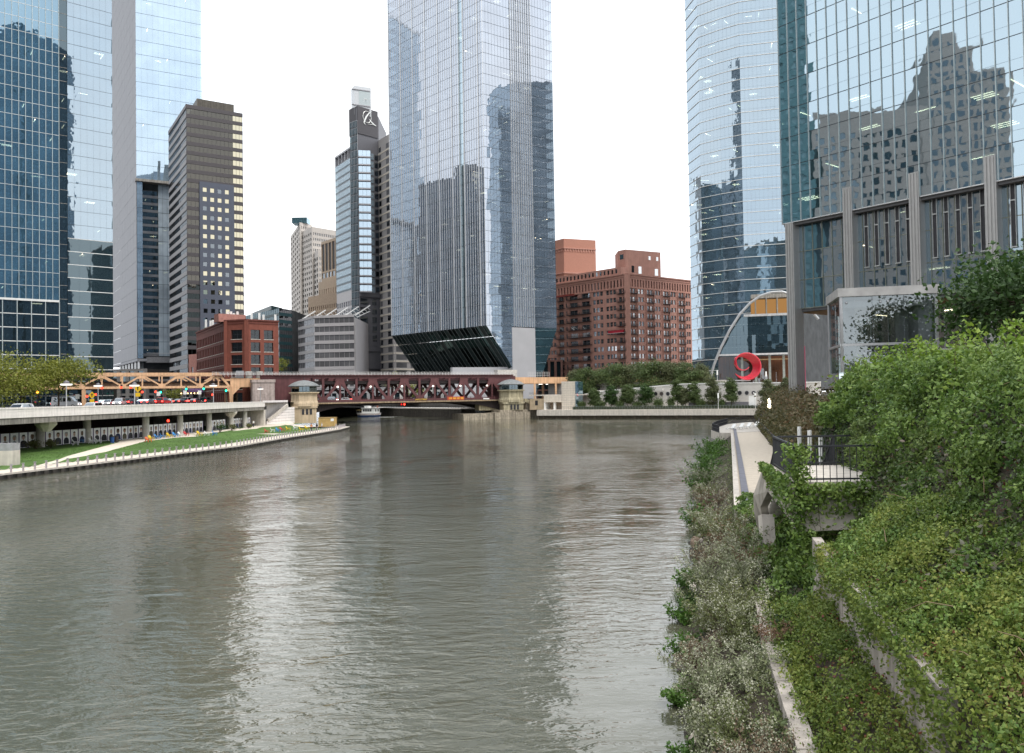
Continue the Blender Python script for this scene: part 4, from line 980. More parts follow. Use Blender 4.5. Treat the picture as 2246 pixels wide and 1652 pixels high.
def brail(mb):
    for x0, y0, x1, y1 in ((-5.2, -1.9, 1.8, -1.9), (-5.2, 1.9, 1.8, 1.9), (-5.2, -1.9, -5.2, 1.9), (1.8, -1.9, 1.8, 1.9)):
        for z in (4.3, 4.75): mb.bar((x0, y0, z), (x1, y1, z), .05, .05)
    for k in range(8):
        for s in (-1, 1): mb.bar((-5.2 + k, s * 1.9, 3.8), (-5.2 + k, s * 1.9, 4.8), .05, .05)
bpt('deck_rail', M_steel, brail)
bpt('wheelhouse', M_white, lambda mb: mb.box(-1.2, .8, -1.1, 1.1, 3.85, 4.7))
bpt('life_ring', mat('ring_orange', (.6, .12, .03), .6), lambda mb: mb.tube([(-5.3, .35 * math.cos(a * .785), 4.3 + .35 * math.sin(a * .785)) for a in range(9)], .09, 6))
bpt('bow_awning', mat('awning_tan', (.42, .32, .14), .7), lambda mb: mb.box(3.2, 5.0, -1.1, 1.1, 2.9, 3.0))
bpt('awning_frame', M_steel, lambda mb: [mb.bar((x, y, 1.7), (x, y, 2.9), .06, .06) for x in (3.3, 4.9) for y in (-1, 1)])
# foam behind the boat
mf = mat('foam', (.6, .6, .58), .8, var=.15); mb = MB()
d_ = Vector((math.cos(R(152)), math.sin(R(152)), 0)); s_ = Vector((-d_.y, d_.x, 0))
for k in range(260):
    f = rng.random() ** 1.5; sd = rng.choice((-1, 1)); q = p - d_ * (3 + f * 13) + s_ * (sd * (1.6 + f * 2.2) + rng.gauss(0, .5)) ; r_ = rng.uniform(.1, .35) * (1.2 - f)
    mb.slab([(q.x + r_ * 2.2 * math.cos(a), q.y + r_ * math.sin(a), .015) for a in (0, 1.2, 2.3, 3.5, 4.6, 5.5)], (0, 0, 1), .02)
tag(mb.build('wake_foam', mf), 'white foam trailing on the water behind the tour boat', 'foam', kind='stuff')

# ------------------------------------------------------------------ building kit
M_int = mat('dim_interior', (.05, .055, .06), .9, var=.3, scale=.3)
M_slab = mat('floor_plate', (.12, .12, .125), .9, var=.15)
strip = MB().box(-1.3, 1.3, -.07, .07, -.05, 0).mesh('ceiling_lamp')
def curtain(th, face, z0, z1, floor, bay, gm, fm, items, sp=0.0, sm=None, fin=.14, fw=.07, tr=.08, trm=None, lamps=0, deep=5.0, plates=True, every=1, tdepth=.05):
    n = max(1, round(face.L / bay)); bw_ = face.L / n; nf = max(1, round((z1 - z0) / floor)); fh = (z1 - z0) / nf
    for j in range(nf):
        zb = z0 + j * fh
        for i in range(n):
            t = (i + .5) * bw_
            if sp and sm is None or not sp: items.append((face, t, zb + fh / 2, 0, bw_ - .03, fh - .03, gm))
            else:
                items.append((face, t, zb + sp + (fh - sp) / 2, 0, bw_ - .03, fh - sp - .03, gm))
                if sm is not True: items.append((face, t, zb + sp / 2, 0, bw_ - .03, sp - .03, sm))
    mb = MB()
    if fin:
        for i in range(0, n + 1, every): face.box(mb, i * bw_ - fw / 2, i * bw_ + fw / 2, z0, z1, -.05, fin)
        mb.build('mullion_grid', fm, th, kind='stuff')
    if tr:
        mb = MB()
        for j in range(nf + 1): face.box(mb, 0, face.L, z0 + j * fh - tr / 2, z0 + j * fh + tr / 2, -.06, tdepth)
        mb.build('transom_grid', trm or fm, th, kind='stuff')
    if plates:
        mb = MB()
        for j in range(nf + 1): face.box(mb, .1, face.L - .1, z0 + j * fh - .45, z0 + j * fh - .05, -deep, -.25)
        mb.build('floor_plates', M_slab, th, kind='stuff')
    O = org(th)
    for _ in range(lamps):
        j = rng.randrange(nf); t = rng.uniform(1.5, max(1.6, face.L - 1.5)); k = rng.randrange(1, 4); o = rng.uniform(-3.5, -.8); turn = rng.random() < .6
        for q in range(k):
            oo = linkmesh('ceiling_lamp', strip, M_office, th, face.pt(t, z0 + (j + 1) * fh - .55, o - q * .8) - O, (0, 0, face.a + (R(90) if turn else 0)))
def banded(th, face, z0, z1, floor, bay, gm, wm, items, sp, depth=.12, fm=None, lamps=0):
    nf = max(1, round((z1 - z0) / floor)); fh = (z1 - z0) / nf; O = org(th)
    for j in range(nf):
        mb = MB(); face.box(mb, 0, face.L, z0 + j * fh, z0 + j * fh + sp, -.3, depth); mb.build('spandrel', wm, th)
    n = max(1, round(face.L / bay)); b = face.L / n
    for j in range(nf):
        for i in range(n): items.append((face, (i + .5) * b, z0 + j * fh + sp + (fh - sp) / 2, -.08, b - .05, fh - sp, gm))
    mb = MB()
    for i in range(n + 1): face.box(mb, i * b - .04, i * b + .04, z0, z1, -.12, .0)
    mb.build('mullion_grid', fm or M_dark, th, kind='stuff')
def punched(th, face, z0, z1, cols, rows, wm, gm, items, depth=.35, frame=None, sill=None, name='wall'):
    mb = MB(); t = 0.0; th_ = .5 + depth
    for a, b in cols + [(face.L, face.L)]:
        if a - t > .01: face.box(mb, t, a, z0, z1, -th_, 0)
        t = b
    for a, b in cols:
        z = z0
        for c, d in rows + [(z1, z1)]:
            if c - z > .01: face.box(mb, a, b, z, c, -th_, -.003)
            z = d
    mb.build(name, wm, th)
    fb = MB(); sb = MB()
    for a, b in cols:
        for c, d in rows:
            items.append((face, (a + b) / 2, (c + d) / 2, -depth, b - a - .02, d - c - .02, gm if not callable(gm) else gm()))
            if frame:
                for x in (a + .05, (a + b) / 2, b - .05): face.box(fb, x - .05, x + .05, c, d, -depth, -depth + .08)
                face.box(fb, a, b, (c + d) / 2 - .05, (c + d) / 2 + .05, -depth, -depth + .07)
            if sill: face.box(sb, a - .1, b + .1, c - .18, c, -depth, .1)
    if frame and fb.f: fb.build('window_frames', frame, th, kind='stuff')
    if sill and sb.f: sb.build('sills', sill, th, kind='stuff')
def even(L, n, frac, m=0.0):
    w = (L - 2 * m) / n; return [(m + i * w + w * (1 - frac) / 2, m + i * w + w * (1 + frac) / 2) for i in range(n)]
def core(th, poly, z0, z1, m=None, name='inner_core'):
    mb = MB().prism([tuple(p) for p in poly], z0, z1); return mb.build(name, m or M_int, th)
def bldg(name, label, p, group=None):
    return thing(name, label, 'building', (p[0], p[1], 6.1), group=group)
def roofslab(th, poly, z, t=.5, m=None): MB().prism([tuple(p) for p in poly], z, z + t).build('roof', m or M_grey, th)

G_blue = glass('blue_mirror_glass', (.42, .57, .67), (.25, .40, .48), .62, .0012, dif=(.09, .21, .31), dw=.30)
G_pale = glass('pale_mirror_glass', (.58, .70, .80), (.4, .5, .55), .74, .0003, dif=(.40, .52, .62), dw=.3)
G_lav = glass('silver_mirror_glass', (.68, .72, .79), (.3, .38, .44), .66, .0009, dif=(.24, .31, .40), dw=.34)
G_dk = glass('dark_mirror_glass', (.30, .38, .42), (.12, .16, .17), .45, dif=(.035, .06, .075), dw=.3)
G_teal = glass('teal_mirror_glass', (.58, .71, .80), (.28, .42, .44), .66, .0006, dif=(.10, .21, .25), dw=.2)
G_curve = glass('curved_tower_glass', (.58, .68, .76), (.28, .42, .44), .64, .001, dif=(.14, .22, .28), dw=.27)
G_brz = glass('bronze_glass', (.36, .34, .30), (.10, .09, .07), .26)
G_brzb = glass('bright_bronze_glass', (.70, .64, .47), (.1, .1, .1), .68)
G_gray = glass('grey_office_glass', (.5, .52, .55), (.12, .12, .13), .4, dif=(.24, .24, .25), dw=.5)
G_win = glass('window_glass', (.42, .46, .50), (.12, .13, .13), .40)
G_win2 = glass('bright_window_glass', (.78, .80, .82), (.1, .1, .1), .62)
G_room = glass('shaded_window_glass', (.3, .33, .35), (.3, .3, .3), .16)
G_clear = glass('clear_lobby_glass', (.6, .66, .68), (.72, .78, .78), .22, .0002)
M_fin = mat('pale_fin', (.42, .47, .47), .4, .4, var=.08)
M_finw = mat('white_transom', (.70, .70, .68), .4, .2, var=.05)
M_find = mat('dark_joint', (.05, .06, .07), .4, .3, var=.1)
M_lfin = mat('light_metal_fin', (.62, .62, .62), .35, .5, var=.06)

# ------------------------------------------------------------------ left glass towers
a0, a1, a2 = axy(0, 400, 225), axy(143, 400, 235), axy(247, 400, 243)
dA = (a1 - a0).normalized(); a00 = a0 - dA * 24
FA = Face(a00, a1 - dA * 1.6); FN = Face(a1 - dA * 1.6 , a1 + dA * .6); FB = Face(a1 + dA * .6, a2)
ta = bldg('glass_tower', 'blue glass office tower with pale vertical fins reflecting a dark skyscraper', a1)
it = []
curtain(ta, FA, 37.4, 138, 4.02, 1.69, G_blue, M_fin, it, fin=.3, fw=.12, tr=.1, trm=M_finw, lamps=22)
curtain(ta, FA, 6.1, 37.2, 3.9, 3.38, G_dk, M_fin, it, fin=.32, fw=.2, tr=.22, trm=M_finw, lamps=3)
mb = MB(); FA.box(mb, 0, FA.L, 37.0, 37.6, -.2, .4); mb.build('belt_course', M_finw, ta)
curtain(ta, FN.off(-.35), 6.1, 138, 4.02, 2.2, G_dk, M_find, it, fin=0, tr=.12, trm=M_grey, lamps=6)
curtain(ta, FB, 56, 138, 4.02, 1.69, G_curve, M_find, it, fin=0, tr=.07, trm=M_find, lamps=8)
curtain(ta, FB, 6.1, 56, 3.9, 3.38, G_dk, M_find, it, fin=0, tr=.2, trm=M_finw, lamps=3)
place_panes(ta, it, 'pane', vmax=815)
n_ = FA.n; core(ta, [FA.p0 - n_ * 5, a2 - n_ * 5, a2 - n_ * 40, FA.p0 - n_ * 40], 6.1, 138)
mb = MB(); mb.slab([(a2.x, a2.y, 6.1), (a2.x - n_.x * 30, a2.y - n_.y * 30, 6.1), (a2.x - n_.x * 30, a2.y - n_.y * 30, 138), (a2.x, a2.y, 138)], (dA.x, dA.y, 0), -.3); mb.build('end_wall', G_dk, ta)

tb = bldg('glass_tower', 'very pale mirror glass tower with a grey panelled flank and recessed lower storeys', axy(300, 500, 380))
b0_, bl_, br_ = axy(300, 600, 380), axy(247, 600, 446), axy(443, 200, 394)
F1_ = Face(bl_, b0_); F2_ = Face(b0_, br_); zs, zl_, ztp = az(300, 790, 380), az(300, 395, 380), 232.0
it = []
M_pan = mat('grey_metal_panel', (.27, .275, .295), .55, .0, var=.08, streak=.12, spec=.12)
nf = 31
for j in range(nf):
    for i in range(9):
        it.append((F1_, (i + .5) * F1_.L / 9, zs + .8 + (j + .5) * (ztp - zs - .8) / nf, 0, F1_.L / 9 - .08, (ztp - zs - .8) / nf - .1, M_pan))
curtain(tb, F2_, zl_ + .8, ztp, 6.7, 2.5, G_pale, M_find, it, fin=0, tr=.11, trm=M_find, lamps=14, plates=False)
curtain(tb, F2_.sub(.2, 2.6, 0), zs + .8, zl_, 6.7, 1.2, G_pale, M_find, it, fin=0, tr=.14, trm=M_find)
F2k = F2_.sub(2.6, 2.6 + (F2_.L - 2.6) * .26, -2.4); curtain(tb, F2k, zs + 2, zl_ - 4, 3.4, 2.0, G_dk, M_find, it, sp=1.3, sm=G_gray, fin=0, tr=.16, lamps=8)
F2l = F2_.sub(2.6 + (F2_.L - 2.6) * .26, F2_.L, -2.3); curtain(tb, F2l, zs + 2, zl_ - .4, 6.7, 2.0, glass('milky_mirror_glass', (.6, .7, .78), (.3, .4, .4), .7, .0006, dif=(.52, .61, .69), dw=.55), M_find, it, fin=.08, tr=.16, trm=M_find, lamps=12, plates=False)
place_panes(tb, it, 'panel', tilt=.0012, vmax=800)
mb = MB(); F2_.box(mb, -.4, F2_.L, zl_ - .5, zl_ + .7, -3.5, 1.0); mb.build('ledge', M_grey, tb)
mb = MB(); F2_.box(mb, 0, F2_.L, ztp, ztp + 1.5, -.8, .3); mb.build('parapet', M_lfin, tb)
core(tb, [F1_.p0 - F1_.n * 4, b0_ - F1_.n * 4 - F2_.n * 6, br_ - F2_.n * 6, br_ - F2_.n * 40], zs + .8, ztp)
mb = MB().prism([bl_, b0_, br_, br_ - F2_.n * 30], zs - .5, zs + .7); mb.build('soffit', M_pan, tb)
mb = MB().prism([bl_ + F1_.d * 2 - F1_.n * 3, b0_ - F1_.n * 3 - F2_.n * 4, br_ - F2_.n * 4, br_ - F2_.n * 28], 6.1, zs - .5); mb.build('lobby', M_int, tb)
for k in range(7):
    q = F1_.pt(F1_.L * (.25 + .12 * k), 6.1, -1.2); MB().box(q.x - .5, q.x + .5, q.y - .5, q.y + .5, 6.1, zs - .5).build('column', M_lfin, tb)
F2p = F2_.sub(4, F2_.L, 1.6); mb = MB(); F2p.box(mb, 0, F2p.L, zs - 1.2, zs + 1.4, -9, 0); mb.build('canopy', mat('canopy_grey', (.18, .18, .19), .5), tb)
mb = MB(); F2p.box(mb, 0, F2p.L, zs + 3.2, zs + 3.4, -.3, 0); mb.build('balustrade_rail', M_steel, tb)
# low street fronts between the towers
for k, (u0, u1, Y, h, c, lb) in enumerate(((-60, 200, 262, 16, (.10, .10, .11), 'dark ground floor shopfront under the finned tower'), (200, 320, 300, 20, (.20, .19, .18), 'grey street front with tall piers below the pale tower'), (320, 440, 296, 16, (.12, .11, .11), 'dark street front below the banded tower'), (1120, 1235, 420, 26, (.17, .09, .075), 'dark brick street front behind the foot of the mirror tower'), (640, 860, 352, 12.5, (.30, .30, .31), 'grey street front seen through the bridge truss'), (860, 1118, 348, 13, (.46, .45, .44), 'pale street front seen through the bridge truss'))):
    f = Face(axy(u0, 860, Y), axy(u1, 860, Y - 4)); sb = bldg('street_front', lb, f.p0); it = []
    punched(sb, f, 6.1, h, even(f.L, max(5, int(f.L / 3.4)), .62, .4), [(6.5, 10.2), (11, h - .8)], mat('street_front_%d' % k, c, .7, var=.2), G_dk, it, .4); place_panes(sb, it, 'shop_window', limit=120, vmax=880)
    MB().prism([f.p0 - f.n, f.p1 - f.n, f.p1 - f.n * 14, f.p0 - f.n * 14], 6.1, h - .1).build('mass', mat('room_dark', (.02, .018, .016), .9), sb)
cp = thing('shop_canopy', 'purple shop canopy with a row of warm lamps under the orange track', 'canopy', at(424, 870, 262))
q = at(424, 852, 262); MB().lathe([(3.4, -1.3), (3.3, -.6), (2.4, .6), (.4, 1.2)], q, 12).build('awning', mat('purple_canvas', (.09, .05, .12), .8), cp)
for k in range(6): MB().lathe([(.05, -.2), (.25, 0), (.05, .2)], q + Vector((-2.6 + k * 1.05, -3.2, -1.6)), 6).build('lamp', M_warm, cp)
MB().tube([q + Vector((0, 0, 1)), (q.x, q.y, 6.1)], .15, 6).build('post', M_dark, cp)

# ------------------------------------------------------------------ dark banded tower
dc, dr, dl = axy(410, 500, 330), axy(533.5, 500, 342), axy(371, 500, 363)
DL, DR = Face(dl, dc), Face(dc, dr); ZD = az(410, 237, 330)
td = bldg('banded_tower', 'dark banded office tower with bronze windows and a blue grey windowed panel', dc)
M_band = mat('dark_grey_panel', (.075, .068, .072), .5, .2, var=.08); it = []
banded(td, DR.sub(0, DR.L * .82), 6.1, ZD, 3.86, 1.75, G_brz, M_band, it, 1.55)
zk = 6.1 + 3.86 * 10; banded(td, DR.sub(DR.L * .82, DR.L), zk, ZD, 3.86, 1.3, G_brzb, M_band, it, 1.55); banded(td, DR.sub(DR.L * .82, DR.L), 6.1, zk, 3.86, 1.3, G_brz, M_band, it, 1.55)
banded(td, DL, 6.1, ZD, 3.86, 1.9, G_win, mat('grey_band', (.16, .155, .16), .5, .2, var=.08), it, 1.75)
banded(td, Face(dr, dr + (dl - dc)), 6.1, ZD, 3.86, 2.4, G_brz, M_band, it, 1.55)
place_panes(td, it, 'window', tilt=.003, vmax=820)
mb = MB(); DR.box(mb, -.2, DR.L + .1, ZD, ZD + 1.6, -1, .2); DL.box(mb, -.1, DL.L, ZD, ZD + 1.6, -1, .15); mb.build('parapet', M_band, td)
core(td, [dl - DL.n * 3 - DR.n * 0, dc - DL.n * 2.2 - DR.n * 2.2, dr - DR.n * 2.5, dr + (dl - dc)], 6.1, ZD)
mb = MB(); DR.box(mb, 5, DR.L - 2.5, ZD + 1.6, ZD + 6.2, -14, -4); mb.build('penthouse', mat('penthouse_bronze', (.10, .09, .075), .5, .3, streak=.3), td)
# punched panel on the front
pz0, pz1 = az(470, 775, 334), az(470, 400, 334); PFc = DR.sub(DR.L * .215, DR.L * .83, .7); it = []
rows = [(pz0 + 1.2 + k * 3.86, pz0 + 3.0 + k * 3.86) for k in range(int((pz1 - pz0) / 3.86))]
punched(td, PFc, pz0, pz1, [(1.3 + k * 2.95, 2.9 + k * 2.95) for k in range(4)], rows, mat('blue_grey_panel', (.085, .095, .125), .5, .2, var=.06), lambda: rng.choice([G_brzb, G_brzb, G_brzb, G_win]), it, .25, name='front_panel')
place_panes(td, it, 'panel_window', tilt=.004)

# ------------------------------------------------------------------ red brick block with rooftop aerials
M_brick = mat('red_brick', (.205, .068, .048), .85, var=.12, scale=.9, streak=.12, bump=.2)
M_brickd = mat('red_brick_dark', (.16, .056, .045), .85, var=.15, scale=.9, streak=.15, bump=.2)
r1, r2, r3, r4 = axy(431, 760, 308), axy(496, 760, 262), axy(541, 760, 260), axy(611, 760, 267)
ZR = az(540, 703, 260); RB = bldg('brick_block', 'five storey red brick block with wide dark windows and white rooftop aerials', r3)
it = []; rows = [(ZR - 2.9 - 3.0 - k * 4.05, ZR - 2.9 - k * 4.05) for k in range(6)][::-1]
fa = Face(r1, r2); fb_ = Face(r2, r3); fc_ = Face(r3, r4)
punched(RB, fa, 6.1, ZR, even(fa.L, 17, .62, .6), rows, M_brickd, G_room, it, .4, M_dark, M_conc)
punched(RB, fb_, 6.1, ZR, [(fb_.L * .24, fb_.L * .78)], rows, M_brick, G_room, it, .5, M_dark, M_conc)
punched(RB, fc_, 6.1, ZR, [(fc_.L * .13, fc_.L * .42), (fc_.L * .54, fc_.L * .83)], rows, M_brick, G_room, it, .5, M_dark, M_conc)
place_panes(RB, it, 'window', tilt=.004, vmax=840)
mb = MB()
for f in (fa, fb_, fc_): f.box(mb, -.1, f.L + .1, ZR, ZR + .45, -.5, .35); f.box(mb, 0, f.L, ZR - .9, ZR - .6, -.1, .18)
mb.build('cornice', M_brickd, RB)
for q, f in ((r2, fb_), (r3, fc_)): MB().box(q.x - .55, q.x + .55, q.y - .5, q.y + .6, 6.1, ZR).build('corner_pier', M_brick, RB)
core(RB, [r1 - fa.n * 1.2, r2 - fb_.n * 1.2, r3 - fb_.n * 1.2, r4 - fc_.n * 1.2, r4 + (r1 - r2)], 6.1, ZR - .3, mat('room_dark', (.02, .018, .016), .9), 'rooms')
mb = MB(); fc_.box(mb, -6, 3, ZR, ZR + 2.6, -12, -8); mb.build('roof_hut', mat('pink_brick', (.36, .17, .14), .85), RB)
for k, (u, v, h) in enumerate(((462, 723, 2.0), (467, 722, 2.2), (500, 691, 3.2), (507, 691, 3.2), (513, 692, 2.6), (521, 692, 3.2), (533, 697, 1.8), (552, 693, 2.6), (569, 695, 2.6), (578, 690, 2.0), (604, 698, 2.0), (452, 735, 2.4))):
    p = at(u, v + 10, 268 if u > 480 else 285); MB().box(p.x - .32, p.x + .32, p.y - .2, p.y + .2, ZR + .2, ZR + .6 + h).build('aerial_panel', M_white, RB)
r0_ = axy(414, 800, 318); fz = Face(r0_, r1 + Vector((0, 4))); it = []
lb = bldg('brick_annexe', 'lower pinkish brick annexe beside the red brick block', r0_)
zz = az(420, 778, 318); punched(lb, fz, 6.1, zz, even(fz.L, 2, .4, .6), [(zz - 7.5 - k * 4.2, zz - 5 - k * 4.2) for k in range(3)][::-1], mat('pink_brick', (.36, .17, .14), .85), G_win, it, .3, None, M_conc); place_panes(lb, it, 'window')
MB().prism([fz.p0 - fz.n * .8, fz.p1 - fz.n * .8, fz.p1 - fz.n * 8, fz.p0 - fz.n * 8], 6.1, zz).build('body', mat('pink_brick', (.36, .17, .14), .85), lb)

# ------------------------------------------------------------------ teal banded building behind
t1, t2, t3 = axy(532, 740, 470), axy(613, 740, 430), axy(640.5, 740, 440); ZT2 = az(613, 676, 430)
tt = bldg('teal_office', 'low teal glass office building with pale horizontal bands', t2); it = []
M_tband = mat('dark_teal_panel', (.03, .07, .08), .4, .2)
banded(tt, Face(t1, t2), 6.1, ZT2, 3.75, 2.5, G_dk, M_tband, it, 1.3); banded(tt, Face(t2, t3), 6.1, ZT2, 3.75, 1.6, G_win2, M_tband, it, 1.7)
place_panes(tt, it, 'window', tilt=.003)
core(tt, [t1 - Vector((0, -3)), t2 + Vector((0, 2)), t3 + Vector((0, 3)), t3 + Vector((0, 40)), t1 + Vector((0, 40))], 6.1, ZT2)
mb = MB().prism([t1 + Vector((4, 4)), t2 + Vector((-6, 6)), t2 + Vector((-4, 20)), t1 + Vector((4, 22))], ZT2, ZT2 + 2.2); mb.build('roof_plant', M_tband, tt)

# ------------------------------------------------------------------ pale stone tower and tan setback tower far behind
M_beige = mat('pale_beige_stone', (.50, .465, .43), .8, var=.06, streak=.08)
M_tanst = mat('tan_brickwork', (.46, .36, .27), .8, var=.08, streak=.1)
def block(th, p0, p1, p2, z0, z1, wm, gm, nl, nr, floor, frac=.5, vfrac=.5, name='wall', depth=.4, items=None):
    """two visible faces meeting at p1, with a punched window grid"""
    own = items is None; items = [] if own else items
    nf = max(1, int((z1 - z0 - 1) / floor)); rows = [(z0 + .8 + k * floor + floor * (1 - vfrac) / 2, z0 + .8 + k * floor + floor * (1 + vfrac) / 2) for k in range(nf)]
    for f, n in ((Face(p0, p1), nl), (Face(p1, p2), nr)):
        if f.L > .5 and n: punched(th, f, z0, z1, even(f.L, n, frac, .4), rows, wm, gm, items, depth, name=name)
    q = p0 + (p2 - p1); f0, f1 = Face(p0, p1), Face(p1, p2)
    MB().prism([p0 - f1.n * 0 - f0.n * 1.0, p1 - f0.n * 1.0 - f1.n * 1.0, p2 - f1.n * 1.0, q], z0, z1 - .05).build('mass', wm, th)
    if own: place_panes(th, items, 'window', tilt=.003)
be = bldg('stone_tower', 'pale beige stone office tower with stepped top far behind the grey curved block', axy(690, 700, 590)); it = []
P_ = lambda u, Y: axy(u, 680, Y)
block(be, P_(639, 640), P_(660, 590), P_(686, 600), 6.1, az(650, 488, 590), M_beige, G_win, 5, 6, 3.9, .5, .55, items=it)
block(be, P_(655, 600), P_(686, 575), P_(745, 592), 6.1, az(700, 497, 575), M_beige, G_win, 7, 14, 3.9, .55, .5, items=it)
block(be, P_(674, 596), P_(699, 566), P_(730, 572), 6.1, az(700, 548, 566), M_beige, G_win, 6, 7, 3.9, .6, .6, items=it)
place_panes(be, it, 'window'); p = at(652, 480, 592)
MB().box(p.x - 4, p.x + 7, p.y, p.y + 10, az(650, 488, 590), p.z + 1).build('glass_crown', G_teal, be)
ar = bldg('setback_tower', 'tan setback tower with tall dark louvres above rows of square windows', axy(720, 700, 520)); it = []
za = az(725, 528, 520)
f0 = Face(P_(706, 525), P_(760, 500)); rows = [(za - 1.5 - 18, za - 1.8)]; punched(ar, f0, za - 20, za, even(f0.L, 7, .78, .3), rows, M_tanst, M_dark, it, .5)
rows = [(za - 24 - k * 5.6, za - 24 - k * 5.6 + 3.4) for k in range(5)][::-1]; punched(ar, f0, za - 49, za - 20, even(f0.L, 7, .74, .3), rows, M_tanst, G_win, it, .4)
MB().prism([f0.p0 - f0.n * 1.0, f0.p1 - f0.n * 1.0, f0.p1 - f0.n * 30, f0.p0 - f0.n * 30], 6.1, za - .1).build('mass', M_tanst, ar)
f1 = Face(P_(699, 515), P_(760, 488)); zb_ = az(715, 615, 505); punched(ar, f1, zb_ - 17, zb_, even(f1.L, 12, .3, .3), [(zb_ - 13, zb_ - 5)], M_tanst, G_win, it, .4, name='lower_wall')
MB().prism([f1.p0 - f1.n, f1.p1 - f1.n, f1.p1 - f1.n * 20, f1.p0 - f1.n * 20], 6.1, zb_ - .1).build('lower_mass', M_tanst, ar)
f1 = Face(P_(676, 500), P_(760, 470)); zb_ = az(700, 647, 490); punched(ar, f1, zb_ - 30, zb_, even(f1.L, 18, .45, .3), [(zb_ - 9 - k * 4, zb_ - 6.6 - k * 4) for k in range(5)][::-1], mat('tan_base', (.44, .33, .24), .8), G_win, it, .4, name='podium_wall')
MB().prism([f1.p0 - f1.n, f1.p1 - f1.n, f1.p1 - f1.n * 20, f1.p0 - f1.n * 20], 6.1, zb_ - .1).build('podium_mass', mat('tan_base', (.44, .33, .24), .8), ar)
place_panes(ar, it, 'window')

# grey curved-front block with white roof frames
gp0 = [axy(655, 760, 425), axy(690, 760, 405), axy(777, 760, 402)]
gb = bldg('grey_block', 'grey panelled block with ribbon windows and white steel roof frames', gp0[1]); it = []
M_gp = mat('pinkish_grey_panel', (.47, .45, .455), .5, .1, var=.06); zg = az(690, 698, 405)
for f in (Face(gp0[0], gp0[1]), Face(gp0[1], gp0[2])):
    banded(gb, f, zg - 26, zg, 4.35, 2.6, G_gray, M_gp, it, 1.6, .15, M_gp)
    punched(gb, f, 6.1, zg - 26, even(f.L, 7 if f.L > 9 else 5, .72), [(6.6 + k * 3.6, 9.3 + k * 3.6) for k in range(4)], M_gp, G_gray, it, .3)
    mb = MB(); f.box(mb, 0, f.L, zg, zg + 1.2, -.4, .3); mb.build('parapet', M_gp, gb)
place_panes(gb, it, 'window'); core(gb, [gp0[0] + Vector((2, 4)), gp0[1] + Vector((0, 3)), gp0[2] + Vector((0, 3)), gp0[2] + Vector((0, 40)), gp0[0] + Vector((0, 40))], 6.1, zg, M_gp)
for k in range(6):
    q0 = gp0[0].lerp(gp0[2], k / 5) + Vector((0, 3)); mb = MB(); A = Vector((q0.x, q0.y, zg + 1)); B = A + Vector((6, 9, 6))
    mb.bar(A, B, .3, .5); mb.bar(A + Vector((1, 1, -.6)), B + Vector((0, 0, -3)), .2, .3)
    for j in range(5): mb.bar(A.lerp(B, j / 5), A.lerp(B, (j + 1) / 5) - Vector((0, 0, 2.2)), .15, .15)
    mb.build('roof_frame', M_white, gb)

# ------------------------------------------------------------------ clock-topped tower with emblem
BY = 440
s0, s1, s2 = axy(738, 600, BY + 26), axy(777, 600, BY + 4), axy(787, 600, BY)
s3, s4 = axy(833, 600, BY + 10), axy(862, 600, BY - 4)
bo_ = bldg('emblem_tower', 'slender grey and glass tower with a winged ring emblem on its dark top', s2); it = []
M_bg = mat('light_grey_frame', (.40, .40, .42), .45, .2, var=.05); M_slate = mat('slate_panel', (.14, .14, .155), .5, .2, var=.06)
zw = az(750, 355, BY + 15); zt_ = az(800, 236, BY); f = Face(s0, s1)
curtain(bo_, f, az(740, 640, 455), zw, 4.05, 1.5, G_teal, M_bg, it, sp=1.1, sm=G_dk, fin=.15, fw=.12, tr=.2)
nlow = [(6.6 + k * 4.4, 9.4 + k * 4.4) for k in range(int((az(740, 640, 455) - 8) / 4.4))]
punched(bo_, f, 6.1, az(740, 640, 455), even(f.L, 8, .7), nlow, M_gp, G_win, it, .3, M_bg)
mb = MB()
for k in range(6): a = f.L * k / 5.5; f.box(mb, a, a + .5, zw, zw + 6, -3, .2)
f.box(mb, 0, f.L, zw + 5, zw + 6, -3, .3); mb.build('roof_pergola', M_bg, bo_)
f = Face(s1 - Vector((1.5, 0)), s2); zl = az(777, 240, BY)
curtain(bo_, f, az(775, 820, BY), zl - 6, 4.05, 1.2, G_teal, M_bg, it, sp=1.0, sm=G_dk, fin=.12, fw=.15, tr=.15)
f = Face(s2, s3); zc = az(800, 262, BY)
# bright stacked bay windows and slate pier
bay = Face(f.pt(.2, 0, .5), f.pt(.2, 0, .5) + Vector((6.4, 1.2, 0))); nb = int((zc - 40) / 4.35) ; 
mb = MB(); f.box(mb, 0, f.L, 24, zt_, -1.0, -.1); mb.build('slate_wall', M_slate, bo_)
for k in range(nb):
    z = az(800, 640, BY) + k * 4.35
    if z + 4 > az(800, 318, BY): break
    for j in range(3): it.append((bay, bay.L * (j + .5) / 3, z + 2.0, .3, bay.L / 3 - .1, 3.1, G_pale))
    mb = MB(); bay.box(mb, 0, bay.L, z - .25, z + .42, -.6, .35); mb.build('bay_sill', M_bg, bo_)
    it.append((f.sub(f.L * .6, f.L * .78, .05), f.L * .09, z + 2.0, 0, f.L * .15, 3.3, G_pale)); it.append((f.sub(f.L * .8, f.L * .98, .05), f.L * .09, z + 2.0, 0, f.L * .15, 3.0, G_win))
for k in range(5):
    z = az(800, 640, BY) - 5 - k * 5.0
    it.append((f, f.L * .24, z, 0, f.L * .36, 3.4, G_win)); it.append((f, f.L * .72, z, 0, f.L * .2, 3.4, G_win))
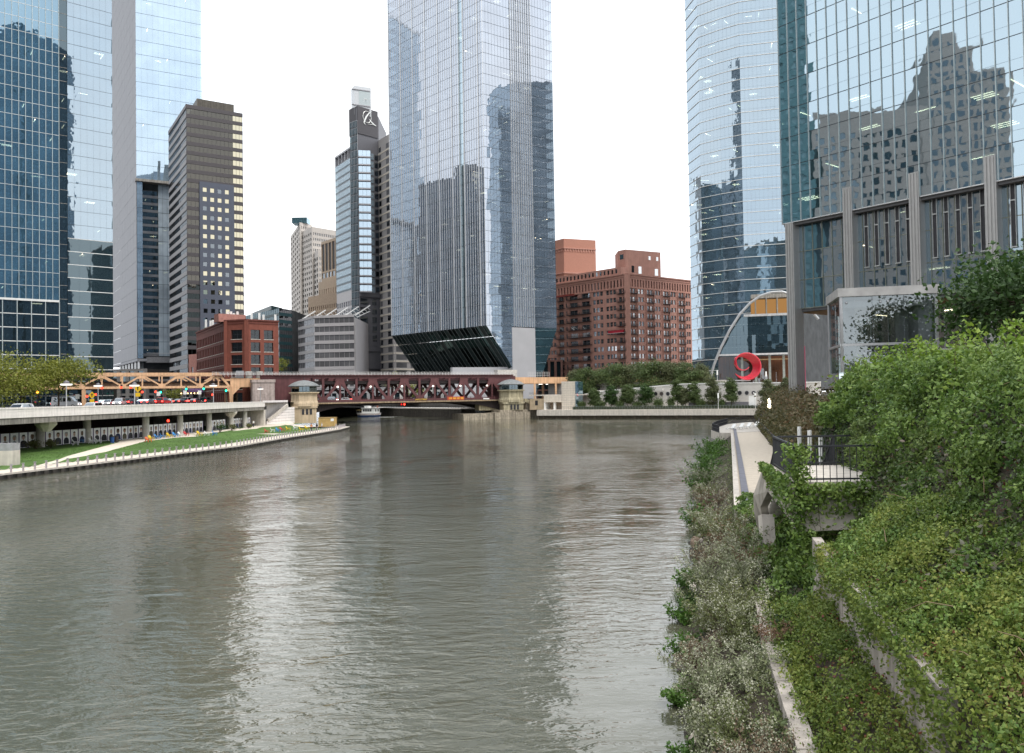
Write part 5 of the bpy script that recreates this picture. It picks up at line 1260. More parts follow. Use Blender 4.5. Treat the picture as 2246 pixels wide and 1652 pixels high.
mb = MB(); f.box(mb, f.L * .02, f.L, az(800, 640, BY) - 2.4, az(800, 640, BY) - .6, -.2, .6); f.box(mb, f.L * .02, f.L, az(800, 770, BY), az(800, 770, BY) + 2, -.2, .6); mb.build('belt_course', M_slate, bo_)
zr = az(845, 296, BY); s5 = axy(918, 760, BY + 10)
nfl = int((zr - 12) / 4.3); M_taup = mat('taupe_panel', (.38, .36, .35), .6, var=.06); M_bnd = mat('cream_band', (.66, .60, .51), .7, var=.05)
for f, ws_ in ((Face(s3, s4), ((.12, .16), (.78, .38))), (Face(s4, s5), ((.3, .42), (.8, .28)))):
    mb = MB(); f.box(mb, 0, f.L, 6.1, zr, -1, 0); mb.build('taupe_wall', M_taup, bo_)
    for k in range(nfl):
        z = 10 + k * 4.3; mb = MB(); f.box(mb, -.1, f.L, z, z + .75, -.2, .2); mb.build('cream_band', M_bnd, bo_)
        for a, b in ws_: it.append((f, f.L * a, z + 2.6, .06, f.L * b, 2.65, G_gray if rng.random() < .6 else G_win))
place_panes(bo_, it, 'window', tilt=.003)
core(bo_, [s0 + Vector((1, 3)), s1 + Vector((0, 3)), s1 + Vector((0, 40)), s0 + Vector((1, 40))], 6.1, zw)
MB().prism([s1 + Vector((-1, 1.5)), s2 + Vector((0, 1.5)), s3 + Vector((0, 2)), s3 + Vector((0, 30)), s1 + Vector((-1, 30))], 6.1, zt_ - 1).build('mass', M_slate, bo_)
MB().prism([s3 + Vector((0, 1)), s4 + Vector((0, 1)), s5 + Vector((0, 1)), s5 + Vector((0, 60)), s3 + Vector((0, 60))], 6.1, zr).build('wing_mass', M_taup, bo_)
f = Face(s2, s3); ze0, ze1 = az(800, 292, BY), az(805, 232, BY); mb = MB(); f.box(mb, .2, f.L * .98, ze0, ze1, -8, .3); mb.build('emblem_panel', mat('charcoal_panel', (.085, .082, .09), .6, var=.05), bo_)
tz1 = az(795, 184, BY); f2 = Face(axy(777, 220, BY + 2), axy(814, 220, BY + 6))
mb = MB(); f2.box(mb, 0, f2.L, ze1 - 4, tz1, -7, 0); mb.build('clock_tower', mat('pale_cladding', (.56, .58, .60), .4, .2, var=.04), bo_)
mb = MB(); f2.box(mb, f2.L * .28, f2.L * .92, az(800, 226, BY), az(800, 194, BY), -.2, .12); mb.build('clock_face', mat('pale_clock', (.46, .52, .53), .35, .1, var=.03), bo_)
mb = MB(); q = f2.pt(f2.L * .6, az(800, 210, BY), .2); mb.bar(q, q + Vector((-.6, 0, -3)), .1, .25); mb.bar(q, q + Vector((1.6, 0, -.8)), .1, .25); mb.build('clock_hands', M_white, bo_)
mb = MB()
for z in (az(800, 193, BY), az(800, 227, BY)): f2.box(mb, -1.2, f2.L * .95, z, z + .5, -1, .4)
mb.build('ledge', M_bg, bo_)
# the emblem: tilted ring with a swept wing
ec = f.pt(f.L * .45, az(810, 251, BY), .45); ex, ey = f.d.to_3d(), Vector((0, 0, 1)); En = f.n.to_3d(); S = 2.9
M_emb = mat('emblem_silver', (.75, .76, .74), .35, .3, var=.03)
mb = MB(); mb.tube([ec + ex * (S * .95 * math.cos(a * math.pi / 10)) + ey * (S * 1.1 * math.sin(a * math.pi / 10)) for a in range(21)], .17, 6, False); mb.build('emblem_ring', M_emb, bo_)
def crv(ps, wd):
    mb = MB(); 
    for (a, b), (c, d), w0_, w1_ in zip(ps[:-1], ps[1:], wd[:-1], wd[1:]):
        A, C = ec + ex * (a * S) + ey * (b * S), ec + ex * (c * S) + ey * (d * S); t = (C - A).normalized(); n = En.cross(t)
        mb.hexa([A - n * w0_, A + n * w0_, C + n * w1_, C - n * w1_, A - n * w0_ + En * .2, A + n * w0_ + En * .2, C + n * w1_ + En * .2, C - n * w1_ + En * .2])
    return mb
crv([(1.1, 1.35), (.35, .75), (-.2, .0), (-.55, -.7), (-.75, -1.25), (-.45, -1.55)], [.05, .3, .42, .42, .3, .05]).build('emblem_swoosh', M_emb, bo_)
crv([(.45, -.3), (.8, -.65), (1.3, -.95), (2.15, -1.3), (1.2, -1.15), (.1, -1.35)], [.08, .3, .3, .04, .12, .03]).build('emblem_wing', M_emb, bo_)

# ------------------------------------------------------------------ central mirror tower on its tapered foot
cl_, cc_, cr_ = axy(860, 740, 377), axy(1067, 714, 330), axy(1221, 722, 351)
CLf, CRf = Face(cl_, cc_), Face(cc_, cr_); ZC0, ZC1 = az(1067, 714, 330), 210.0
ct = bldg('mirror_tower', 'silver mirror glass tower with closely set fins standing on a narrow slanting foot', cc_); it = []
Ln = CLf.L; nt0, nt1 = Ln * .765, Ln * .815
for a, b in ((0, nt0), (nt1, Ln)):
    s = CLf.sub(a, b); curtain(ct, s, ZC0, ZC1, 4.36, 1.5, G_lav, M_lfin, it, fin=0, tr=.1, trm=M_find, lamps=26 if a == 0 else 10)
    mb = MB(); n = round(s.L / 1.5)
    for i in range(n + 1):
        w_ = .12 if i % 6 else .34; dpt = .16 if i % 6 else .34
        s.box(mb, i * s.L / n - w_ / 2, i * s.L / n + w_ / 2, ZC0, ZC1, -.02, dpt)
    mb.build('fin_screen', M_lfin, ct, kind='stuff')
s = CLf.sub(nt0, nt1, -.35); curtain(ct, s, ZC0, ZC1, 4.36, 1.3, G_teal, M_lfin, it, fin=.05, tr=.12, trm=M_find)
for a, o in ((nt0, 0), (nt1, 0)):
    mb = MB(); CLf.box(mb, a - .1, a + .1, ZC0, ZC1, -.4, .2); mb.build('notch_edge', M_lfin, ct)
Rn = CRf.L
curtain(ct, CRf, ZC0, ZC1, 4.36, 1.5, G_lav, M_find, it, fin=.03, fw=.05, tr=.1, trm=M_find, lamps=40)
mb = MB()
for k in range(10): t = Rn * (.38 + .032 * k); CRf.box(mb, t - .07, t + .07, ZC0, ZC1, 0, .45)
mb.build('fin_screen', M_lfin, ct, kind='stuff')
place_panes(ct, it, 'pane', tilt=.003, vmax=740)
core(ct, [cl_ - CLf.n * 5, cc_ - CLf.n * 5 - CRf.n * 5, cr_ - CRf.n * 5, cr_ + (cl_ - cc_)], ZC0 + 1, ZC1)
# slanting underside: dark glass strips between pale ribs
zf = az(1122, 808, 338); w0 = 13.0
A, B = CLf.pt(0, ZC0), CLf.pt(Ln, ZC0); C, D = B + (CRf.d * w0).to_3d(), A + (CRf.d * w0).to_3d(); C.z = D.z = zf
un = (B - A).cross(D - A).normalized()
if un.y > 0: un = -un
N = 26; M_usd = mat('dark_green_panel', (.02, .035, .035), .3, .2, var=.3); G_us = glass('dark_green_glass', (.10, .15, .15), (.08, .12, .11), .4)
for i in range(N):
    a, b = i / N + .001, (i + 1) / N - .001
    mb = MB()
    for r in range(4):
        g0, g1 = r / 4 + .004, (r + 1) / 4 - .004
        P = lambda x, y: A.lerp(B, x).lerp(D.lerp(C, x), y)
        mb.slab([P(a, g0), P(b, g0), P(b, g1), P(a, g1)], un, .05)
    mb.build('underside_panel', G_us if i % 3 else M_usd, ct)
    mb = MB(); mb.bar(A.lerp(B, a) + un * .1, D.lerp(C, a) + un * .1, .14, .3, up=un); mb.build('underside_rib', mat('grey_rib', (.16, .18, .18), .4, .3), ct)
MB().prism([cl_ + CRf.d * w0, cc_ + CRf.d * w0, cc_ + CRf.d * (Rn - 12), cl_ + CRf.d * (Rn - 12)], 6.1, zf + 10).build('foot_core', M_int, ct)
# face of the foot: glass trapezoids each side of the blank concrete shaft
t_a, t_b = Rn * .345, Rn * .675
nr = 7
for r in range(nr):
    z1_, z0_ = ZC0 - (ZC0 - zf) * r / nr, ZC0 - (ZC0 - zf) * (r + 1) / nr
    e0, e1 = w0 * (r + 1) / nr, w0 * r / nr
    for (x0, x1) in ((0, t_a),):
        mb = MB(); mb.slab([CRf.pt(min(e0, t_a), z0_ + .05), CRf.pt(t_a, z0_ + .05), CRf.pt(t_a, z1_ - .05), CRf.pt(min(e1, t_a), z1_ - .05)], CRf.n.to_3d(), .05); mb.build('pane', G_lav, ct)
    z1_, z0_ = ZC0 - (ZC0 - 9) * r / nr, ZC0 - (ZC0 - 9) * (r + 1) / nr
    e0, e1 = Rn - (Rn - t_b - .5) * (r + 1) / nr, Rn - (Rn - t_b - .5) * r / nr
    mb = MB(); mb.slab([CRf.pt(t_b, z0_ + .05), CRf.pt(e0, z0_ + .05), CRf.pt(e1, z1_ - .05), CRf.pt(t_b, z1_ - .05)], CRf.n.to_3d(), .05); mb.build('pane', G_teal, ct)
mb = MB(); CRf.box(mb, t_a, t_b, 6.1, ZC0 - .3, -8, .25); mb.build('concrete_shaft', mat('smooth_grey_concrete', (.42, .42, .435), .6, var=.05, scale=.2), ct)
mb = MB(); f = Face(cc_ + CRf.d * 4 - CLf.d * 6, cc_ + CRf.d * (w0 + 2) - CLf.d * 2); f.box(mb, -14, f.L, 6.1, zf + .6, -4, 0); mb.build('foot_wall', mat('smooth_grey_concrete', (.42, .42, .435), .6), ct)
mb = MB(); mb.slab([cr_.to_3d() + Vector((0, 0, ZC0)), CRf.pt(t_b, 9), CRf.pt(t_b, 9, -30), cr_.to_3d() + (-CRf.n * 30).to_3d() + Vector((0, 0, ZC0))], (1, 0, -.3), .1); mb.build('slanted_side', G_us, ct)

# ------------------------------------------------------------------ red brick warehouse
wc, wl, wr_ = axy(1377, 700, 390), axy(1196, 700, 430), axy(1520, 700, 419)
WL, WR = Face(wl, wc), Face(wc, wr_); ZW = az(1377, 602, 390)
wh = bldg('brick_warehouse', 'massive red brick warehouse converted to flats with stacked dark balconies', wc); it = []
M_wb = mat('warm_red_brick', (.55, .295, .235), .85, var=.09, scale=.4, streak=.08, bump=.15)
fh = 3.95; rows = [(ZW - 6.6 - 2.2 - k * fh, ZW - 6.6 - k * fh) for k in range(14)]; rows = [r for r in rows if r[0] > 7][::-1]
def wcols(f, spec):
    out = []
    for a, b, n in spec:
        for k in range(n): w = (b - a) / n; out.append((f.L * (a + k * w + w * .1), f.L * (a + (k + 1) * w - w * .1)))
    return out
gl = lambda: rng.choice([G_win, G_win, G_win2])
SL = [(.02, .145, 3), (.17, .25, 1), (.265, .29, 1), (.31, .43, 1), (.455, .575, 1), (.60, .725, 3), (.755, .875, 3), (.90, .985, 2)]
SR = [(.03, .12, 2), (.155, .245, 2), (.285, .375, 2), (.405, .49, 2), (.53, .62, 2), (.645, .73, 2), (.77, .86, 2), (.885, .96, 2)]
punched(wh, WL, 6.1, ZW - 6.2, wcols(WL, SL), rows, M_wb, gl, it, .45, M_conc if False else mat('window_frame_grey', (.3, .32, .32), .5))
punched(wh, WR, 6.1, ZW - 6.2, wcols(WR, SR), rows, M_wb, gl, it, .45, mat('window_frame_grey', (.3, .32, .32), .5))
# arcaded top storey
for f, n in ((WL, 26), (WR, 24)):
    punched(wh, f, ZW - 6.2, ZW, even(f.L, n, .5, .8), [(ZW - 5.6, ZW - 2.0)], M_wb, G_win, it, .5, name='arcade')
    mb = MB(); f.box(mb, -.2, f.L + .2, ZW, ZW + .6, -.6, .5); f.box(mb, -.1, f.L + .1, ZW - 1.1, ZW - .7, -.1, .25); f.box(mb, 0, f.L, ZW - 6.4, ZW - 6.1, -.1, .2); mb.build('cornice', M_wb, wh)
mb = MB(); WL.box(mb, 0, WL.L * .93, ZW + .6, ZW + 4.2, -5, -.3); mb.build('attic', M_wb, wh)
for k in range(20): it.append((WL.sub(0, WL.L * .9, -.28), WL.L * .9 * (k + .5) / 20, ZW + 2.3, .02, 1.0, 2.0, gl()))
place_panes(wh, it, 'window', tilt=.004, vmax=830)
MB().prism([wl - WL.n * 1.2, wc - WL.n * 1.2 - WR.n * 1.2, wr_ - WR.n * 1.2, wr_ + (wl - wc)], 6.1, ZW).build('mass', mat('room_dark', (.02, .018, .016), .9), wh)
MB().prism([wl - WL.n * 1.3, wc - WL.n * 1.3 - WR.n * 1.3, wr_ - WR.n * 1.3, wr_ + (wl - wc)], ZW, ZW + .3).build('roof', M_grey, wh)
for q, w_ in ((wc, 1.4),): 
    MB().box(q.x - w_, q.x + w_, q.y - .35, q.y + 2.4, 6.1, ZW + .2).build('corner_pier', M_wb, wh)
mb = MB()
for f, SS in ((WR, SR),):
    for a, b, n in SS: f.box(mb, f.L * a - .9, f.L * a - .3, 6.1, ZW - 6, 0, .35)
mb.build('pilasters', M_wb, wh)
# balconies: slab, rail
bs = MB().box(-1, 1, -1.3, 0, -.12, .06); brl = MB()
for z in (.5, 1.05): brl.bar((-1, -1.27, z), (1, -1.27, z), .05, .06); brl.bar((-1, -1.27, z), (-1, 0, z), .05, .06); brl.bar((1, -1.27, z), (1, 0, z), .05, .06)
for k in range(13): brl.bar((-1 + k / 6, -1.27, 0), (-1 + k / 6, -1.27, 1.05), .03, .03)
bsm, brm = bs.mesh('balcony'), brl.mesh('balcony_rail')
for f, SS, idx in ((WL, SL, (1, 3, 4, 7)), (WR, SR, (0, 2, 4, 6))):
    for i in idx:
        a, b, _ = SS[i]
        for c, d in rows:
            o = linkmesh('balcony', bsm, M_dark, wh, f.pt(f.L * (a + b) / 2, c - .15, 0) - org(wh), (0, 0, f.a)); o.scale = (f.L * (b - a) * .6, 1, 1); linkmesh('rail', brm, M_dark, o)
def hut(f, t0, t1, o0, o1, z0, z1, m=M_wb):
    mb = MB(); f.box(mb, t0, t1, z0, z1, o0, o1); return mb.build('roof_block', m, wh)
pk = mat('tank_pink_brick', (.47, .23, .17), .85, var=.06)  # one even pink brick colour for the tank block
h1 = Face(axy(1200, 560, 452), axy(1237, 560, 440)); h2 = Face(axy(1237, 560, 440), axy(1307, 560, 447)); zh = az(1237, 523, 440)
MB().prism([h1.p0, h1.p1, h2.p1, h2.p1 + Vector((-6, 14)), h1.p0 + Vector((0, 14))], ZW, zh).build('water_tank_block', pk, wh)
mb = MB()
for f in (h1, h2):
    f.box(mb, -.1, f.L + .1, zh - 5.5, zh - 5.0, -.2, .5); f.box(mb, -.1, f.L + .2, ZW + 8.5, ZW + 9.2, -.2, .6); n = int(f.L / 1.6)
    for k in range(n): f.box(mb, k * 1.6 + .3, k * 1.6 + .9, zh - 7.0, zh - 5.5, -.2, .35)
mb.build('corbel_course', M_wb, wh)
h3 = Face(axy(1356, 575, 402), axy(1372, 575, 398)); h4 = Face(axy(1372, 575, 398), axy(1449, 575, 408)); zp = az(1380, 547, 398)
MB().prism([h3.p0, h3.p1, h4.p1, h4.p1 + Vector((-4, 12)), h3.p0 + Vector((0, 12))], ZW, zp).build('roof_block', M_wb, wh)
it = []
for t, z, w_, h_ in ((.2, .3, 1.6, 3.4), (.4, .28, 1.8, 3.6), (.87, .24, 2.0, 3.4), (.68, .75, 1.2, 1.9), (.9, .74, 1.2, 1.9)): it.append((h4, h4.L * t, ZW + (zp - ZW) * z, .06, w_, h_, G_win2))
it.append((h3, h3.L * .5, ZW + (zp - ZW) * .75, .06, 2.4, 2.4, G_teal)); place_panes(wh, it, 'attic_window')
mb = MB(); WL.box(mb, WL.L * .35, WL.L * .56, ZW - 6 - 4.3, ZW - 6 - 3.3, .4, 1.4)
ban = thing('work_platform', 'red draped work platform hung on the brick warehouse wall', 'platform', WL.pt(WL.L * .88, 30))
zz = az(1355, 730, 392); mb = MB(); WL.box(mb, WL.L * .80, WL.L * .97, zz, zz + 1.3, .9, 1.7); mb.build('drape', mat('red_cloth', (.45, .03, .05), .8, var=.2), ban); mb = MB(); WL.box(mb, WL.L * .79, WL.L * .98, zz - .15, zz, .7, 1.9); mb.build('deck', M_white, ban)
ban = thing('work_platform', 'rust red work platform high on the warehouse balconies', 'platform', WL.pt(WL.L * .3, 55))
zz = az(1255, 648, 412); mb = MB(); WL.box(mb, WL.L * .18, WL.L * .40, zz, zz + 1.0, 1.2, 2.0); mb.build('drape', mat('rust_cloth', (.25, .05, .04), .8), ban); mb = MB(); WL.box(mb, WL.L * .18, WL.L * .4, zz - .15, zz, 1.0, 2.2); mb.build('deck', M_dark, ban)

# ------------------------------------------------------------------ curved banded glass tower
q0, q1, q2, q3 = axy(1518, 760, 318), axy(1545, 760, 306), axy(1635, 760, 296), axy(1740, 760, 291)
cv = bldg('curved_tower', 'curved blue glass tower with white horizontal bands above the steel arch', q1); it = []
for i, (a, b) in enumerate(((q0, q1), (q1, (q1 + q2) / 2 - Vector((0, 1.0))), ((q1 + q2) / 2 - Vector((0, 1.0)), q2 - Vector((0, .8))), (q2 - Vector((0, .8)), q3))):
    f = Face(a, b); curtain(cv, f, 8, 168, 4.1, 1.5, G_curve, M_find, it, sp=1.0, sm=G_curve, fin=0, tr=.17, trm=M_finw, lamps=16, tdepth=.2)
f = Face(q0 + Vector((26, 62)), q0); curtain(cv, f, 8, 168, 4.1, 2.4, G_curve, M_find, it, fin=0, tr=.26, trm=M_finw, tdepth=.2)
place_panes(cv, it, 'pane', tilt=.0028, vmax=800)
core(cv, [q0 + Vector((5, 4)), q1 + Vector((3, 5)), q2 + Vector((0, 5)), q3 + Vector((0, 5)), q3 + Vector((40, 60)), q0 + Vector((40, 60))], 8, 168)
# arch and lobby in front of it
lo = thing('lobby_pavilion', 'glass lobby pavilion under a tubular steel arch beside the red sculpture', 'pavilion', axy(1640, 830, 285).to_3d() + Vector((0, 0, 9)))
LY = 284
arc = [at(u, v, LY - i * .6) for i, (u, v) in enumerate(((1556, 838), (1566, 800), (1580, 765), (1600, 725), (1622, 690), (1645, 665), (1668, 649), (1692, 641), (1715, 640), (1740, 648), (1768, 668), (1795, 700)))]
MB().tube(arc, .45, 10).build('steel_arch', mat('arch_steel', (.34, .35, .36), .4, .4), lo)
LFa = Face(axy(1575, 800, 289), axy(1745, 800, 282)); it = []
zA, zB, zC = az(1660, 775, 285), az(1660, 694, 285), az(1660, 660, 285)
def arcz(t):   # height of the arch above the point t of the lobby front
    p = LFa.pt(t, 20); u = proj(p)[0]; 
    for a, b in zip(arc[:-1], arc[1:]):
        ua, ub = proj(a)[0], proj(b)[0]
        if ua <= u <= ub: return a.z + (b.z - a.z) * (u - ua) / (ub - ua)
    return arc[0].z
n = 20; w_ = LFa.L / n
for i in range(n):
    zt2 = min(arcz((i + .5) * w_) - .8, zB); k = 0; z = zA
    while z < zt2 - .3:
        z2 = min(z + 3.3, zt2); it.append((LFa, (i + .5) * w_, (z + z2) / 2, 0, w_ - .05, z2 - z - .05, G_dk)); z = z2
    it.append((LFa, (i + .5) * w_, (zA - .6 + 8.6) / 2, -2.5, w_ - .05, zA - .6 - 8.6, G_clear if i > 8 else G_room))
place_panes(lo, it, 'pane', tilt=.006, vmax=840)
mb = MB(); LFa.box(mb, 0, LFa.L, zA - .6, zA, -1.5, .3); LFa.box(mb, LFa.L * .35, LFa.L, zB, zB + .8, -2, .6); mb.build('white_band', mat('band_grey', (.46, .47, .48), .5), lo)
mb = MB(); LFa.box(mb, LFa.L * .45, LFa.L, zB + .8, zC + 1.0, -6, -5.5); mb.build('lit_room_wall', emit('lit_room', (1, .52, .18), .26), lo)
mb = MB()
for k in range(4): LFa.box(mb, LFa.L * (.5 + k * .14), LFa.L * (.515 + k * .14), zB + .8, zC + 1, -5.4, -.5)
LFa.box(mb, LFa.L * .45, LFa.L, zC + 1, zC + 2.4, -6, -.8); mb.build('gallery_frame', M_grey, lo)
mb = MB(); LFa.box(mb, 0, LFa.L, 8.6, zA - .7, -8, -7.6); mb.build('timber_wall', mat('warm_timber', (.20, .075, .035), .5, var=.25, scale=.3), lo)
for k in range(4): mb = MB(); LFa.box(mb, LFa.L * (.3 + .18 * k), LFa.L * (.3 + .18 * k) + .8, 8.4, zA - .6, -2.4, -1.8); mb.build('column', mat('green_grey', (.25, .28, .26), .5), lo)
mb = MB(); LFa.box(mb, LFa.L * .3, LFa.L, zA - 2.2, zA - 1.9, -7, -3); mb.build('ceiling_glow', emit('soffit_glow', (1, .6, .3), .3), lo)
mb = MB(); LFa.box(mb, -4, LFa.L * .42, 11.9, 12.3, -2.3, 2); mb.build('canopy', M_steel, lo)

# red ring sculpture
rs = thing('ring_sculpture', 'glossy red spiralling ring sculpture on the terrace in front of the lobby', 'sculpture', at(1640, 832, 276))
pc = at(1637, 804, 276); M_redp = mat('glossy_red', (.48, .015, .035), .25, var=.1, spec=.6)
k_ = 276 / 1778.0
for s in range(14):
    pts, rad = [], []
    for i in range(41):
        a = R(-128 + 452 * i / 40 - s * 1.6); rr = (29 - 12.5 * min(1, max(0, (i - 14) / 14))) * k_ - s * .13 * math.sin(math.pi * min(1, i / 26))
        cx_ = -7.5 * k_ * min(1, max(0, (i - 12) / 14)); cz_ = 8.5 * k_ * min(1, max(0, (i - 12) / 14))
        wd = (.36 * (1 - .72 * i / 40)) * min(1, .15 + i / 9) + .05
        pts.append(pc + Vector((cx_ + rr * math.cos(a), (s - 7) * .2 * math.sin(math.pi * i / 40), cz_ + rr * math.sin(a)))); rad.append(wd)
    MB().tube(pts, rad, 6).build('ring_blade', M_redp, rs, smooth=True)

# ------------------------------------------------------------------ near glass tower on tall columns
n0 = axy(1716, 480, 118); n1 = axy(2246, 380, 93); dN = (n1 - n0).normalized(); n2 = n0 + dN * 52
NF = Face(n0, n2); nw = bldg('near_tower', 'teal mirror glass tower raised on tall ribbed steel columns with a dark recessed base', n0); it = []
ZN = az(1716, 492, 118)
curtain(nw, NF, ZN, ZN + 4.15 * 14, 4.15, 1.52, G_teal, M_fin, it, sp=1.35, sm=G_teal, fin=.16, fw=.08, tr=.07, trm=M_find, lamps=46)
mb = MB(); NF.box(mb, -.1, NF.L, ZN - .06, ZN + .06, -.4, .1); mb.build('edge_trim', M_lfin, nw)
ZM = az(1860, 665, 111)       # soffit of the recessed middle storeys
MF = NF.sub(1.0, NF.L, -1.3)
for k in range(6):
    t = 1.2 + k * 9.0; cw = 1.3
    mb = MB(); NF.box(mb, t - cw / 2, t + cw / 2, 3.0, ZN + (3.2 if k else -.1), -1.9, .25)
    for j in range(3): NF.box(mb, t - cw / 2 + .1 + j * .4, t - cw / 2 + .3 + j * .4, 3.0, ZN + (3.1 if k else -.1), .25, .36)
    mb.build('column', mat('ribbed_steel', (.40, .395, .385), .4, .35, var=.06, streak=.08), nw)
G_deep = glass('deep_teal_glass', (.52, .63, .70), (.2, .28, .28), .62, .0006, dif=(.07, .13, .17), dw=.34)
curtain(nw, MF, ZM, ZN - .1, 4.15, 1.52, G_deep, mat('olive_mullion', (.20, .21, .17), .5, .3), it, fin=.12, fw=.08, tr=.1, lamps=6, deep=7)
for j in range(1, 5):       # tall framed vents between the columns
    for k in range(5):
        t = 1.2 + j * 9.0 + 1.9 + k * 1.42; mb = MB(); x0, x1, z0, z1 = t - .24, t + .24, ZN - 7.8, ZN - .3
        NFv = NF.off(-1.15); NFv.box(mb, x0 - .05, x0, z0, z1, -.1, .12); NFv.box(mb, x1, x1 + .05, z0, z1, -.1, .12); NFv.box(mb, x0 - .09, x1 + .09, z0 - .14, z0, -.1, .2); NFv.box(mb, x0, x1, ZN - 2.4, ZN - 2.25, -.1, .12)
        mb.build('vent_frame', mat('vent_grey', (.42, .43, .42), .4, .4), nw); mb = MB(); NFv.box(mb, x0, x1, z0, z1, -.12, -.06); mb.build('vent_panel', M_dark, nw)
mb = MB(); NF.box(mb, 1, NF.L, ZM - .5, ZM - .02, -16, -2.5); mb.build('timber_soffit', mat('soffit_timber', (.36, .19, .08), .6, var=.12, scale=.4), nw)
LF2 = NF.sub(3.0, NF.L, -9); it2 = []
curtain(nw, LF2, 7.2, ZM - .5, 5.5, 2.6, G_clear, M_steel, it2, fin=.1, fw=.08, tr=.25, trm=M_lfin, lamps=5, deep=6)
place_panes(nw, it, 'pane', tilt=.0022, vmax=800); place_panes(nw, it2, 'lobby_pane', limit=60, vmax=850)
core(nw, [NF.p0 - NF.n * 6 + NF.d * 5, NF.p1 - NF.n * 6, NF.p1 - NF.n * 40, NF.p0 - NF.n * 40 + NF.d * 5], ZN, ZN + 58)
core(nw, [MF.p0 - MF.n * 8, MF.p1 - MF.n * 8, MF.p1 - MF.n * 30, MF.p0 - MF.n * 30], ZM, ZN - .2, name='mid_core'); core(nw, [LF2.p0 - LF2.n * 6, LF2.p1 - LF2.n * 6, LF2.p1 - LF2.n * 20, LF2.p0 - LF2.n * 20], 7, ZM - .6, mat('lobby_stone', (.07, .065, .06), .6), 'lobby_core')
NS = Face(n0 - NF.n * 30, n0); mb = MB(); NS.box(mb, 0, 30, ZN, ZN + 58, -.3, 0); mb.build('end_wall', G_teal, nw)
mb = MB(); NF.box(mb, -.2, NF.L, ZN + 58, ZN + 59, -38, .2); mb.build('roof', M_grey, nw)
mb = MB(); NF.box(mb, 2.3, 2.36, 8, 14.5, -1.3, -1.2); mb.build('pink_reflection', emit('pink_strip', (1, .2, .35), .22), nw)  # glowing strip paints the faint pink reflection on the column

# ------------------------------------------------------------------ buildings outside the frame that the glass mirrors
def mass(name, label, x0, x1, y0, y1, z1, m, gm, nx, floor, face_dirs):
    th = bldg(name, label, (x0, y0)); it = []; MB().box(x0 + 1, x1 - 1, y0 + 1, y1 - 1, 0, z1 - .2).build('mass', m, th)
    for fd in face_dirs:
        f = {'E': Face((x1, y0), (x1, y1)), 'S': Face((x0, y0), (x1, y0)), 'W': Face((x0, y1), (x0, y0)), 'N': Face((x1, y1), (x0, y1))}[fd]
        n = max(2, int(f.L / nx)); rows = [(8 + k * floor, 8 + k * floor + floor * .55) for k in range(int((z1 - 10) / floor))]
        punched(th, f, 6, z1, even(f.L, n, .5, .5), rows, m, gm, it, .4)
    place_panes(th, it, 'window', limit=0); return th
sm = mass('stone_block', 'brown stone block with a stepped tower across the river, mirrored in the near tower', -175, -140, 46, 91, 106, mat('mirrored_stone', (.40, .33, .295), .8, var=.12), G_win, 3.4, 4.2, 'E')
for i, (a, b, c, d, z) in enumerate(((-172, -139.5, 30, 56, 116), (-166, -143, 38, 54, 126), (-160, -149, 42, 50, 134))):
    MB().box(a, b, c, d, 0 if i == 0 else 100, z).build('stepped_tower', mat('mirrored_stone', (.40, .33, .295), .8), sm)
    mb = MB()
    for zz in np.arange(12 if i == 0 else 116 + (i - 1) * 8, z - 3, 4.2):
        for yy in np.arange(c + 1.2, d - 1.5, 2.6): mb.box(b, b + .05, yy, yy + 1.3, zz, zz + 2.4)
    if mb.f: mb.build('tower_windows', mat('mirrored_dark_window', (.10, .13, .17), .4), sm, kind='stuff')
mass('slab_tower', 'tall teal slab tower beside the stone block, mirrored in the near tower', -186, -141, 92.5, 107, 180, mat('mirrored_teal', (.10, .20, .22), .5), mat('mirrored_teal_window', (.22, .34, .37), .4), 3.0, 4, 'EN')
mass('slab_tower', 'grey slab tower beside the river, mirrored in the curved tower', -190, -145, 112, 132, 256, mat('mirrored_grey', (.30, .32, .35), .6), mat('mirrored_dark_window', (.10, .13, .17), .4), 3.0, 4, 'EN')
mass('slab_tower', 'blue grey stepped tower beside the river, mirrored in the curved tower', -190, -146, 140, 160, 156, mat('mirrored_blue', (.24, .29, .35), .5), mat('mirrored_dark_window', (.10, .13, .17), .4), 3.0, 4, 'EN')
mass('slab_tower', 'low grey tower beside the blue glass tower, mirrored in the curved tower', -205, -150, 166, 186, 122, mat('mirrored_grey', (.30, .32, .35), .6), mat('mirrored_dark_window', (.10, .13, .17), .4), 3.0, 4, 'E')
mass('skyscraper', 'tall dark blue skyscraper behind the viewer, mirrored in the finned tower', 57, 107, 2, 35, 226, mat('mirrored_navy', (.09, .15, .23), .5, .1), mat('mirrored_pale_window', (.22, .33, .44), .4), 3.0, 4, 'NW')

